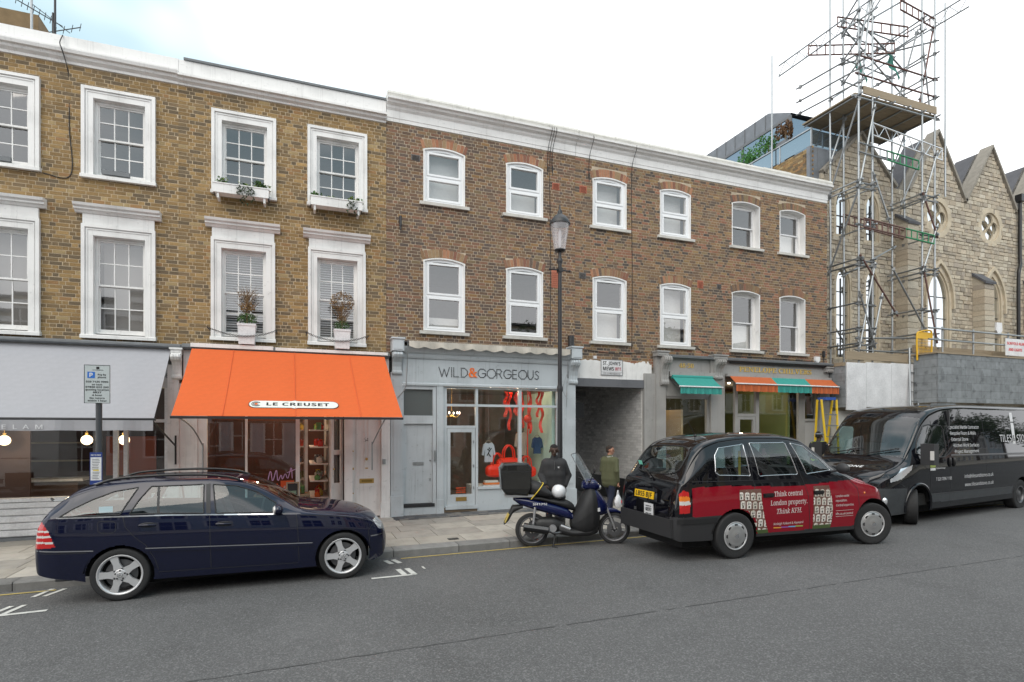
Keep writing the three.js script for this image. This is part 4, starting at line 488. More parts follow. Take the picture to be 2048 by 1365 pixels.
  { const o = thing('paper_lantern', 'round red paper lantern hanging in the clothes shop window', 'lantern', 5.2, 2.32, -12.8); new MB().ball(0, 0, 0, 0.1, 0.1, 0.1, 18).build('ball', red, o); new MB().rod(V(0, 0.1, 0), V(0, 0.75, 0), 0.008).rod(V(0, -0.1, 0), V(0, -1.2, 0), 0.014).build('cord', red, o); }
  const bag = (X, y, s, zz, label) => { const o = thing('red_bag', label, 'bag', X, y, zz, 0.1); const b = new THREE.SphereGeometry(1, 24, 16); const p = b.attributes.position; for (let k = 0; k < p.count; k++) { const sgn = (v) => Math.sign(v) * Math.pow(Math.abs(v), 0.6); p.setXYZ(k, sgn(p.getX(k)) * 0.26 * s, (sgn(p.getY(k)) + 1) * 0.14 * s, sgn(p.getZ(k)) * 0.12 * s * (1 - 0.4 * Math.max(0, p.getY(k)))); } b.computeVertexNormals(); part('body', b, red, o); const hn = new MB(); for (const zz2 of [-0.05, 0.06]) hn.path([V(-0.12 * s, 0.24 * s, zz2), V(-0.09 * s, 0.44 * s, zz2), V(0, 0.52 * s, zz2), V(0.09 * s, 0.44 * s, zz2), V(0.12 * s, 0.24 * s, zz2)], 0.014 * s, 8, 24); hn.build('handle', red, o); new MB().box(-0.17 * s, 0.05 * s, 0.115 * s, 0.17 * s, 0.17 * s, 0.135 * s).build('pocket', red, o); };
  bag(4.38, 0.93, 1.1, -12.72, 'wide red bag with a pocket low in the shop window'); bag(4.74, 1.03, 1.25, -12.9, 'tall red bag with arching handles above the pile'); bag(5.12, 0.9, 1.0, -12.7, 'red bag beside the white mullion in the window'); bag(4.95, 0.74, 0.9, -12.6, 'small red bag at the front of the pile');
  for (let k = 0; k < 3; k++) { const o = bx(4.0 + 0.02 * k, 0.721 + k * 0.05, -12.7, 4.42 - 0.03 * k, 0.769 + k * 0.05, -12.56).build('book', std([[0.6, 0.6, 0.58], [0.75, 0.2, 0.05], [0.6, 0.58, 0.52]][k], 0.7), scene); tag(o, ['bottom pale book of the stack in the clothes shop window', 'orange book in the middle of the window stack', 'top pale book of the stack in the clothes shop window'][k], 'book'); }
  const ch = thing('chandelier', 'small brass chandelier with candle bulbs inside the clothes shop', 'chandelier', 3.5, 2.42, -13.6); { const m = new MB(), b = new MB(); m.rod(V(0, 0.1, 0), V(0, 0.66, 0), 0.008); for (let k = 0; k < 6; k++) { const a = k * 1.047; m.path([V(0, 0, 0), V(Math.cos(a) * 0.12, -0.06, Math.sin(a) * 0.12), V(Math.cos(a) * 0.2, 0.02, Math.sin(a) * 0.2)], 0.007, 5, 10); b.ball(Math.cos(a) * 0.2, 0.05, Math.sin(a) * 0.2, 0.014, 0.03, 0.014, 8); } m.build('arm', M.brass, ch); b.build('candle_bulb', M.spot, ch); } bulb(3.5, 2.56, -13.6, 1.2);
  for (const X of [4.3, 5.0, 5.5]) { const o = new MB().lathe([[0, 0], [0.03, 0], [0.03, 0.02], [0, 0.022]], 0, 0, 0, 12).build('ceiling_spotlight', M.spot, scene); o.position.set(X, 3.075, -12.95); tag(o, 'small round spotlight over the clothes shop window display', 'spotlight', 'ceiling spotlights of the clothes shop'); } bulb(4.8, 2.98, -13.0, 3);
  // rolled-up awning
  const a = thing('rolled_awning', 'rolled up cream awning with a scalloped valance over the pale blue shop', 'awning'), A = std([0.52, 0.49, 0.44], 0.9, { map: again(T.grime, 1) }); new MB().rod(V(2.2, 3.93, z + 0.2), V(6.02, 3.93, z + 0.2), 0.05, 0.05, 12).build('roller', A, a); valance(a, 2.19, 6.03, 3.965, 3.86, z + 0.265, A, 0.05); new MB().rod(V(2.17, 3.99, z + 0.25), V(2.17, 3.3, z + 0.12), 0.01).path([V(2.17, 3.3, z + 0.12), V(2.13, 2.95, z + 0.1), V(1.98, 2.75, z + 0.06)], 0.01).rod(V(6.0, 3.9, z + 0.2), V(6.0, 2.6, z + 0.1), 0.008).path([V(6.0, 3.4, z + 0.15), V(5.9, 3.0, z + 0.12), V(6.03, 2.8, z + 0.1)], 0.006).build('pull_rod', M.steel, a);
}
// --- mews passage ---
{
  const h = house48, z = ZS; const pas = std([0.11, 0.105, 0.1], 0.9, { map: again(T.grain, 0.7) });
  bx(6.29, 3.125, z - 0.3, 8.5, 3.325, z - 0.02).build('steel_beam', std([0.12, 0.125, 0.14], 0.6, { map: again(T.grime, 0.8) }), h);
  const e = []; const R = mulberry(77); for (let k = 0; k <= 44; k++) e.push([8.52 - k * 0.0505, 3.78 + 0.05 * Math.sin(k * 0.4) * R() - (R() < 0.25 ? 0.07 * R() : 0)]); new MB().prism([[6.3, 3.327], [8.52, 3.327], ...e], z - 0.13, z - 0.055).build('render_band', M.white, h);
  const w = group('passage_wall', h, 8.25, 0, ZF, -Math.PI / 2); { const P = [], r = mulberry(3); PAL.wash = [0.68, 0.74, 0.64, 0.7, 0.6, 0.76, 0.67, 0.72, 0.57, 0.74].map(v => [v, v * 0.98, v * 0.945]); palMats.wash = PAL.wash.map((c, i) => std(c, 0.75, { map: again(T.grain, 1 + 0.1 * i), bumpMap: again(T.bump, 1.2), bumpScale: 0.006 })); let row = 0;
    // local x runs back into the passage; local z points out of the wall towards -x
    for (let y = 0.73; y < 3.3; y += 0.0705, row++) for (let xx = -5.2 + (row % 2) * 0.1; xx < -0.02; xx += 0.198) { P.push([xx + 0.004, y, -0.02, Math.min(xx + 0.193, -0.005), y + 0.064, 0.001 + 0.005 * r(), r() * 10 | 0]); }
    layPieces(w, 'brick', P, 'wash', 280); bx(-5.2, 0, -0.3, 0, 3.3, -0.004).build('mortar', std([0.5, 0.485, 0.46], 0.9), w); bx(-5.2, 0, -0.004, 0, 0.727, 0.012).build('plinth', M.black, w); }
  w.rotation.y = -Math.PI / 2; w.position.set(8.25, 0, ZF);
  const m = new MB(); m.box(6.2, 0, -20, 6.29, 3.4, ZF + 0.1); m.box(6.29, 3.33, -20, 8.56, 3.5, ZF - 0.31); m.build('passage_lining', pas, h);
  const gr = new MB(); gr.quad(V(6.29, paveY(6.4, 12.4) - 0.02, -12.35), V(8.3, paveY(8, 12.4) - 0.02, -12.35), V(8.3, paveY(8, 12.4) - 0.02, -20), V(6.29, paveY(6.4, 12.4) - 0.02, -20)); structure(gr.build('mews_lane', M.asphalt, scene));
  const eq = new MB(); eq.box(6.5, 2.9, -13.4, 6.95, 3.05, -13.1).box(6.4, 2.35, -13.3, 6.85, 2.75, -13.0).rod(V(6.6, 2.7, -13.2), V(6.6, 3.3, -13.2), 0.02); eq.build('meter_box', M.black, h);
  const s = thing('street_sign', 'white street name sign on the render above the mews passage', 'sign'); bx(7.02, 3.42, z - 0.053, 7.645, 3.815, z - 0.035).build('plate', M.cleanWhite, s); const f = new MB(); frame(f, 7.02, 7.645, 3.42, 3.815, 0.012, z - 0.036, z - 0.028); f.box(7.04, 3.497, z - 0.035, 7.625, 3.502, z - 0.031); f.build('edge', M.lead, s); const t = new MB(); text(t, "ST. JOHN'S", 'sans_bold', 7.33, 3.675, z - 0.036, 0.5, 0.09); text(t, 'MEWS', 'sans_bold', 7.235, 3.54, z - 0.036, 0.31, 0.09); text(t, 'CITY OF WESTMINSTER', 'sans_regular', 7.33, 3.443, z - 0.036, 0.5, 0.034); t.build('lettering', M.black, s); const t2 = new MB(); text(t2, 'W11', 'sans_bold', 7.51, 3.54, z - 0.036, 0.17, 0.09); t2.build('district_lettering', std([0.35, 0.03, 0.06], 0.5), s); bx(6.83, 3.82, z - 0.09, 6.91, 3.89, z - 0.04).build('junction_box', M.cleanWhite, h);
}
// --- 48-50: grey shoe shop ---
{
  const h = house48, z = ZS, W = M.shopGrey, gold = std([0.72, 0.5, 0.14], 0.3, { metalness: 0.7 });
  mull(h, 8.27, 8.885, 0.2, 3.5, z - 0.25, z + 0.0, W, 'pilaster'); mull(h, 8.6, 8.885, 0.2, 3.95, z - 0.1, z + 0.05, W, 'pilaster'); mull(h, 10.325, 10.785, 0.2, 3.95, z - 0.2, z + 0.05, W, 'pilaster'); mull(h, 14.26, 14.66, 0.2, 3.5, z - 0.2, z + 0.02, W, 'pilaster');
  capBlock(h, 8.55, 8.9, 3.95, 4.05, z, 0.16, W); console_(h, 8.7, 8.93, 3.2, 3.95, z + 0.05, W); capBlock(h, 10.33, 10.79, 3.93, 4.03, z, 0.16, W); console_(h, 10.4, 10.66, 3.4, 3.93, z + 0.05, W);
  bx(8.9, 2.93, z - 0.2, 10.325, 3.94, z - 0.01).build('fascia', W, h); bx(10.785, 3.56, z - 0.2, 14.66, 3.93, z - 0.01).build('fascia', W, h); for (const [a, b] of [[8.9, 10.33], [10.8, 14.68]]) new MB().run([[z - 0.1, 3.93], [z + 0.14, 3.93], [z + 0.15, 3.98], [z - 0.1, 4.04]], a, b).build('flashing', M.lead, h); new MB().rod(V(10.95, 3.885, z + 0.06), V(14.66, 3.885, z + 0.06), 0.022).build('awning_roller', M.dark, h); capBlock(h, 14.45, 14.75, 3.74, 3.86, z, 0.1, W);
  const t = new MB(); text(t, '48\u00b750', 'serif_bold', 9.57, 3.69, z - 0.009, 0.46, 0.115, 0, 0.012); text(t, 'PENELOPE CHILVERS', 'serif_bold', 12.65, 3.655, z - 0.009, 2.65, 0.135, 0, 0.012); t.build('gilt_lettering', gold, h);
  // frames
  const Z0 = z - 0.12, Z1 = z - 0.04; frameAt(8.9, 10.325, 0.75, 2.93); function frameAt(a, b, c, d) { const f = new MB(); frame(f, a, b, c, d, 0.055, Z0, Z1); f.build('window_frame', W, h); pane(h, a + 0.05, b - 0.05, c + 0.05, d - 0.05, z - 0.08, M.shopGlass, 'shop_pane'); bx(a, 0.2, Z0, b, c, Z1 + 0.02).build('stall_riser', W, h); }
  for (const [a, b] of [[11.215, 11.31], [11.945, 12.06], [13.52, 13.765], [14.2, 14.262]]) mull(h, a, b, 0.2, 3.56, Z0, Z1, W); mull(h, 11.31, 11.945, 2.42, 2.5, Z0, Z1, W, 'transom'); for (const [a, b] of [[10.785, 11.215], [12.06, 13.52]]) { pane(h, a, b, 0.75, 3.56, z - 0.08, M.shopGlass, 'shop_pane'); bx(a, 0.2, Z0, b, 0.75, Z1 + 0.02).build('stall_riser', W, h); } pane(h, 11.31, 11.945, 2.5, 3.56, z - 0.08, M.shopGlass, 'shop_pane');
  const d = group('shop_door', h), f = new MB(); frame(f, 11.315, 11.94, 0.22, 2.415, 0.08, Z0, Z1 - 0.01, 0.3); f.build('leaf', W, d); pane(d, 11.39, 11.865, 0.5, 2.34, z - 0.09, M.shopGlass); new MB().rod(V(11.37, 1.0, z - 0.03), V(11.37, 1.3, z - 0.03), 0.012).build('handle', M.brass, d);
  const sd = group('street_door', h); bx(13.77, 0.22, Z0, 14.2, 2.3, Z1 - 0.04).build('leaf', std([0.4, 0.39, 0.38], 0.5), sd); bx(13.77, 2.3, Z0, 14.2, 2.37, Z1).build('transom', W, sd); pane(sd, 13.77, 14.2, 2.37, 3.5, z - 0.1, M.glass, 'transom_light'); bx(13.98, 1.2, Z1 - 0.04, 14.02, 1.3, Z1 - 0.02).build('letter_plate', M.brass, sd);
  shopRoom(h, 8.3, 14.66, 0.25, -15.8, std([0.15, 0.16, 0.1], 0.85, { map: again(T.grain, 0.6) }), M.wood, 3.4); bx(13.4, 0.3, -15.5, 13.46, 3.3, z - 0.3).build('display_wall', std([0.16, 0.2, 0.07], 0.7), h); bx(9.7, 0.3, -14.0, 9.76, 2.6, z - 0.4).build('display_wall', std([0.5, 0.38, 0.22], 0.8), h);
  const R = mulberry(8), sh = thing('shoe_rack', 'dark shelves of shoes inside the grey shop', 'shelves'); for (const y of [0.8, 1.25, 1.7]) bx(10.9, y, -13.6, 13.3, y + 0.03, -13.2).build('shelf', M.wood, sh); for (const y of [0.8, 1.25]) bx(8.95, y, -13.4, 9.6, y + 0.03, -13.0).build('shelf', M.wood, sh);
  const shoe = new MB(); shoe.prism([[-0.11, 0], [-0.11, 0.2], [-0.04, 0.21], [-0.02, 0.1], [0.06, 0.075], [0.11, 0.04], [0.115, 0]], -0.035, 0.035); const sg = shoe.geometry(), sc = [[0.12, 0.05, 0.03], [0.45, 0.2, 0.2], [0.5, 0.3, 0.35], [0.05, 0.04, 0.04], [0.3, 0.16, 0.06]].map(c => std(c, 0.5)); for (let k = 0; k < 34; k++) { const left = k > 25, y = left ? [0.83, 1.28][k % 2] : [0.83, 1.28, 1.73][k % 3], o = part('boot', sg, sc[R() * 5 | 0], scene); o.position.set(left ? 9.05 + (k - 26) * 0.07 : 11.0 + k * 0.088, y, (left ? -13.2 : -13.4)); o.rotation.y = 1.2 * R() - 0.6; tag(o, 'leather boot on the dark shoe shop shelves', 'boot', 'boots on the shoe shop shelves'); }
  for (const [X, zz] of [[10.05, -12.9], [11.5, -13], [12.6, -13], [13.1, -13.4]]) { const o = new MB().lathe([[0, 0], [0.04, 0], [0.04, 0.03], [0, 0.032]], 0, 0, 0, 12).build('ceiling_spotlight', M.spot, scene); o.position.set(X, 3.365, zz); tag(o, 'small round spotlight in the shoe shop ceiling', 'spotlight', 'ceiling spotlights of the shoe shop'); } bulb(12.4, 3.25, -13.4, 1.6); bulb(9.4, 3.2, -13.4, 1.6);
  // awnings
  const teal = std([0.035, 0.29, 0.25], 0.8, { map: again(T.weave, 3) }), rust = std([0.5, 0.115, 0.03], 0.8, { map: again(T.weave, 3) });
  const a = thing('awning', 'small plain teal awning with a white front bar', 'awning'); bx(8.97, 3.44, z, 10.4, 3.57, z + 0.12).build('cassette', W, a); new MB().rod(V(9.02, 3.43, z + 0.12), V(10.3, 3.43, z + 0.12), 0.05, 0.05, 12).build('roller', teal, a); awningCloth(a, 9.02, 10.3, 3.42, z + 0.15, 8.98, 10.28, 3.155, -11.87, teal, 0.012, 2); new MB().rod(V(8.94, 3.15, -11.86), V(10.3, 3.15, -11.86), 0.02).build('front_bar', M.cleanWhite, a); valance(a, 8.98, 10.27, 3.14, 2.97, -11.87, teal); new MB().rod(V(9.1, 3.14, -11.9), V(9.1, 3.3, z), 0.012).rod(V(10.2, 3.14, -11.9), V(10.2, 3.3, z), 0.012).build('arm', M.steel, a);
  const b = thing('awning', 'long awning striped in rust red and teal panels', 'awning'); bx(10.8, 3.5, z, 14.6, 3.57, z + 0.14).build('cassette', W, b); const X0 = 10.88, X1 = 14.6, cut = [0, 0.385, 0.72, 1]; for (let k = 0; k < 3; k++) { const p = lerp(X0, X1, cut[k]), q = lerp(X0, X1, cut[k + 1]), mm = k === 1 ? teal : rust; awningCloth(b, p, q, 3.5, z + 0.14, p - 0.02, q - 0.02, 3.29, -12.0, mm, 0.01, 1, 'canvas_panel'); valance(b, p - 0.02, q - 0.02, 3.275, 3.08, -12.0, mm, 0, 'valance_panel'); } new MB().rod(V(10.84, 3.283, -11.985), V(14.56, 3.283, -11.985), 0.02).build('front_bar', M.cleanWhite, b);
  const al = thing('alarm_box', 'cream shield shaped alarm box under the brown brick corner', 'alarm box'); new MB().prism([[14.17, 4.2], [14.35, 4.2], [14.35, 4.08], [14.26, 3.99], [14.17, 4.08]], ZF + 0.002, ZF + 0.07).build('cover', M.cleanWhite, al); new MB().prism([[14.2, 4.18], [14.32, 4.18], [14.32, 4.09], [14.26, 4.03], [14.2, 4.09]], ZF + 0.07, ZF + 0.078).build('badge', M.white, al); new MB().path([V(14.35, 4.05, ZF + 0.02), V(14.5, 4.0, ZF + 0.02), V(14.55, 4.25, ZF + 0.02)], 0.008).box(14.5, 4.2, ZF + 0.002, 14.58, 4.38, ZF + 0.05).build('cable', M.dark, al);
  const c = new MB(); c.path([V(9.9, 4.3, ZF + 0.02), V(10.2, 4.15, ZF + 0.02), V(11, 4.1, ZF + 0.02), V(12.5, 4.08, ZF + 0.02), V(14.1, 4.05, ZF + 0.02)], 0.008, 5, 40).path([V(6.5, 4.05, ZF + 0.02), V(7.4, 3.98, ZF + 0.02), V(8.4, 4.05, ZF + 0.03)], 0.008, 5, 20); c.build('cable', M.dark, h);
}
// ---------- stone church under conversion, its hoarding and scaffold ----------
const CK = 13.3 / 12.8, cx = (x) => x * CK, cy = (y) => 2.08 + (y - 2.08) * CK, ZC = -13.3;
const scan = (poly, y) => { const xs = []; poly.forEach((a, k) => { const b = poly[(k + 1) % poly.length]; if ((a[1] <= y) !== (b[1] <= y)) xs.push(a[0] + (y - a[1]) / (b[1] - a[1]) * (b[0] - a[0])); }); xs.sort((p, q) => p - q); const r = []; for (let k = 0; k + 1 < xs.length; k += 2) r.push([xs[k], xs[k + 1]]); return r; };
function pointed(x0, x1, y0, yt, n = 8) { const w = x1 - x0, ys = yt - w * 0.98, p = [[x1, y0], [x1, ys]]; for (let k = 1; k < n; k++) { const t = k / n * 1.047; p.push([x0 + Math.cos(t) * w, ys + Math.sin(t) * w * 1.13]); } p.push([(x0 + x1) / 2, yt]); for (let k = n - 1; k > 0; k--) { const t = k / n * 1.047; p.push([x1 - Math.cos(t) * w, ys + Math.sin(t) * w * 1.13]); } p.push([x0, ys], [x0, y0]); return p; }
const circle = (x, y, r, n = 28) => Array.from({ length: n }, (_, k) => [x + Math.cos(k / n * 6.2832) * r, y + Math.sin(k / n * 6.2832) * r]);
M.lime = std([0.54, 0.47, 0.36], 0.85, { map: again(T.grime, 0.8), bumpMap: again(T.bump, 1), bumpScale: 0.004 });
M.coping = std([0.3, 0.275, 0.235], 0.9, { map: again(T.grain, 1.5) });
M.coated = std([0.62, 0.65, 0.67], 0.03, { metalness: 1 });
M.rubbleMortar = std([0.45, 0.40, 0.32], 0.95, { map: again(T.grain, 1), bumpMap: again(T.bump, 1.5), bumpScale: 0.006 });
const church = thing('stone_church', 'rubble stone church with steep gables and pointed windows behind scaffolding', 'church');
{
  const G = [[cx(16.45), cy(11.3), cx(14.85), cx(18.0)], [cx(20.04), cy(12.02), cx(18.64), cx(21.44)], [cx(22.86), cy(11.99), cx(21.44), cx(24.25)], [cx(25.66), cy(11.99), cx(24.25), cx(27.1)]], yv = cy(9.86);
  const out = [[cx(14.82), 0], [cx(28), 0], [cx(28), yv], [cx(27.1), yv]]; for (let k = 3; k >= 0; k--) { out.push([G[k][0], G[k][1]]); out.push([G[k][2], yv]); if (k === 1) out.push([cx(18.0), yv]); } out.push([cx(14.82), yv]);
  const lan = [[15.38, 16.06, 8.0, 9.62], [16.65, 17.33, 7.95, 9.6], [15.38, 16.06, 4.2, 7.18], [16.65, 17.3, 4.2, 7.2], [19.5, 20.72, 4.4, 7.55], [22.38, 23.5, 4.6, 7.58], [25.3, 26.4, 4.6, 7.58]].map(a => [cx(a[0]), cx(a[1]), cy(a[2]), cy(a[3])]);
  const roses = [[cx(20.05), cy(9.2), 0.64], [cx(22.83), cy(9.2), 0.62], [cx(25.66), cy(9.2), 0.62]];
  const openP = [...lan.map(a => pointed(...a)), ...roses.map(r => circle(...r))];
  const w = group('wall', church); new MB().prism(out, ZC - 0.5, ZC - 0.012, openP).build('mortar', M.rubbleMortar, w);
  const R = mulberry(99), P = []; for (let y = 3.2; y < cy(12.1);) { const h = 0.095 + 0.09 * R(), ym = y + h / 2; let iv = scan(out, ym); for (const o of openP) for (const [a, b] of scan(o, ym)) iv = iv.flatMap(([p, q]) => b <= p || a >= q ? [[p, q]] : [[p, a], [b, q]].filter(([s, t]) => t - s > 0.05)); for (let x = cx(14.82) - 0.2 * R(); x < 28;) { const L = 0.12 + 0.24 * R(), hh = h - 0.018 - (R() < 0.3 ? 0.03 * R() : 0), c = R() * 10 | 0; for (const [p, q] of iv) { const s = Math.max(p + 0.006, x + 0.009), t = Math.min(q - 0.006, x + L - 0.009); if (t - s > 0.05) P.push([s, y, ZC - 0.05, t, y + hh, ZC + 0.006 + 0.03 * R() * R(), c]); } x += L; } y += h; }
  layPieces(w, 'stone', P, 'rubble');
  // dressed window surrounds, tracery and glass
  lan.forEach((a, k) => { const g = group('lancet_window', church), d = k > 3 ? 0.13 : 0.09, inn = pointed(a[0] + d, a[1] - d, a[2] + 0.1, a[3] - d * 1.6); new MB().prism(pointed(a[0] - 0.05, a[1] + 0.05, a[2] - 0.03, a[3] + 0.08), ZC - 0.15, ZC + 0.012, [pointed(a[0] + d * 0.55, a[1] - d * 0.55, a[2] + 0.06, a[3] - d * 0.9)]).build('surround', M.lime, g); new MB().prism(pointed(a[0] + 0.0, a[1] - 0.0, a[2] + 0.0, a[3] - 0.0), ZC - 0.12, ZC - 0.04, [inn]).build('inner_moulding', M.lime, g);
    new MB().prism(inn, ZC - 0.11, ZC - 0.1).build('pane', M.coated, g); const c = (a[0] + a[1]) / 2, b = new MB(); b.box(c - 0.015, a[2] + 0.1, ZC - 0.1, c + 0.015, a[3] - 0.45, ZC - 0.08); for (let y = a[2] + 0.7; y < a[3] - 0.6; y += 0.75) b.box(a[0] + d, y, ZC - 0.099, a[1] - d, y + 0.025, ZC - 0.082); b.build('window_frame', M.dark, g);
    if (k > 3) { const hm = pointed(a[0] - 0.13, a[1] + 0.13, a[3] - 1.45, a[3] + 0.22), hi = pointed(a[0] - 0.05, a[1] + 0.05, a[3] - 1.46, a[3] + 0.085); new MB().prism([...hm, ...hi.slice().reverse()], ZC - 0.02, ZC + 0.09).build('hood_mould', M.lime, g); } });
  roses.forEach(([x, y, r]) => { const g = group('rose_window', church); new MB().prism(circle(x, y, r + 0.09), ZC - 0.12, ZC + 0.015, [circle(x, y, r - 0.1)]).build('surround', M.lime, g); const lobes = []; for (let k = 0; k < 4; k++) lobes.push(circle(x + Math.cos(k * 1.5708) * (r - 0.1) * 0.52, y + Math.sin(k * 1.5708) * (r - 0.1) * 0.5, (r - 0.1) * 0.42, 18)); new MB().prism(circle(x, y, r - 0.09), ZC - 0.1, ZC - 0.04, lobes).build('tracery', M.lime, g); new MB().prism(circle(x, y, r - 0.1), ZC - 0.12, ZC - 0.11).build('pane', M.coated, g); });
  // gable copings and roofs running back
  G.forEach(([ax, ay, l, r], k) => { for (const [sx, s] of [[l, 1], [r, -1]]) { const c = new MB(), nx = (ay - yv), ny = Math.abs(ax - sx), L = Math.hypot(nx, ny), ox = -s * nx / L * 0.09, oy = ny / L * 0.09; c.prism([[sx, yv], [ax, ay], [ax + (s > 0 ? 0.0 : 0), ay + 0.11], [sx + ox, yv + oy]], ZC - 0.35, ZC + 0.09); c.build('coping', M.coping, church); const f = new MB(); f.quad(...(s > 0 ? [V(sx, yv, ZC - 0.3), V(ax, ay, ZC - 0.3), V(ax, ay, ZC - 1.2), V(sx, yv, ZC - 1.2)] : [V(ax, ay, ZC - 0.3), V(sx, yv, ZC - 0.3), V(sx, yv, ZC - 1.2), V(ax, ay, ZC - 1.2)])); f.build('roof_slope', M.slate, church); } });
  // buttresses
  for (const [x0, x1, yt, d] of [[18.02, 18.52, 9.0, 0.42], [21.84, 22.36, 7.45, 0.4], [24.7, 25.2, 7.45, 0.4]]) { const g = group('buttress', church), X0 = cx(x0), X1 = cx(x1), Y = cy(yt), R2 = mulberry(x0 * 7 | 0); new MB().run([[ZC - 0.1, 0], [ZC + d - 0.03, 0], [ZC + d - 0.03, Y - 0.35], [ZC, Y - 0.02], [ZC - 0.1, Y - 0.02]], X0 + 0.01, X1 - 0.01).build('core', M.rubbleMortar, g); new MB().run([[ZC, Y + 0.04], [ZC, Y - 0.06], [ZC + d + 0.05, Y - 0.44], [ZC + d + 0.06, Y - 0.36]], X0 - 0.03, X1 + 0.03).build('weathering', M.slate, g); for (let y = 3.6; y < Y - 0.6;) { const h = 0.16 + 0.12 * R2(); const o = new THREE.Mesh(UNIT, palMats.rubble[R2() * 10 | 0]); o.name = 'stone'; o.position.set(X0, y, ZC + 0.02); o.scale.set(X1 - X0, h - 0.015, d - 0.02 + 0.015 * R2()); o.castShadow = o.receiveShadow = true; g.add(o); y += h; } }
  const dp = new MB(), X = cx(24.3); dp.box(X - 0.13, cy(10.25), ZC + 0.02, X + 0.13, cy(10.5), ZC + 0.24); dp.path([V(X, cy(10.2), ZC + 0.12), V(X, cy(8.2), ZC + 0.12), V(X - 0.02, cy(8.0), ZC + 0.14), V(X - 0.22, cy(7.7), ZC + 0.2), V(X - 0.24, cy(7.5), ZC + 0.2), V(X - 0.24, cy(5), ZC + 0.2)], 0.06, 10, 60); dp.build('downpipe', M.black, church);
  const in_ = new MB(); in_.box(cx(14.82), 3, -19, cx(28), cy(9.8), -18.8).box(cx(14.82), 3, -18.8, cx(14.82) + 0.2, cy(9.8), ZC - 0.5); in_.build('room_lining', M.room, church);
  bx(cx(28), 0, -18.8, cx(28) + 0.2, cy(9.8), ZC).build('end_wall', M.rubbleMortar, church); bx(cx(14.83), cy(9.8), -19, cx(28), cy(9.84), ZC - 0.5).build('roof_deck', M.slate, church);
  // flank wall over the neighbour's roof
  const fl = group('flank_wall', church, 15.1, 0, -13.4, -Math.PI / 2), Pb = [], rb = mulberry(6); let row = 0; for (let y = 9.3; y < 10.95; y += 0.0705, row++) for (let xx = -3.2 + (row % 2) * 0.1; xx < -0.1; xx += 0.198) Pb.push([xx, y, -0.02, xx + 0.189, y + 0.062, 0.002 + 0.003 * rb(), rb() * 10 | 0]); layPieces(fl, 'brick', Pb, 'stock', 200); bx(-3.3, 8.8, -0.25, 0, 10.96, -0.006).build('mortar', std([0.34, 0.27, 0.18], 0.95), fl);
  bx(15.0, 9.6, -13.5, 16.1, 10.98, -13.38).build('zinc_cladding', M.zinc, church); bx(15.32, 9.6, -13.385, 15.33, 10.97, -13.372).build('cladding_seam', M.lead, church);
}
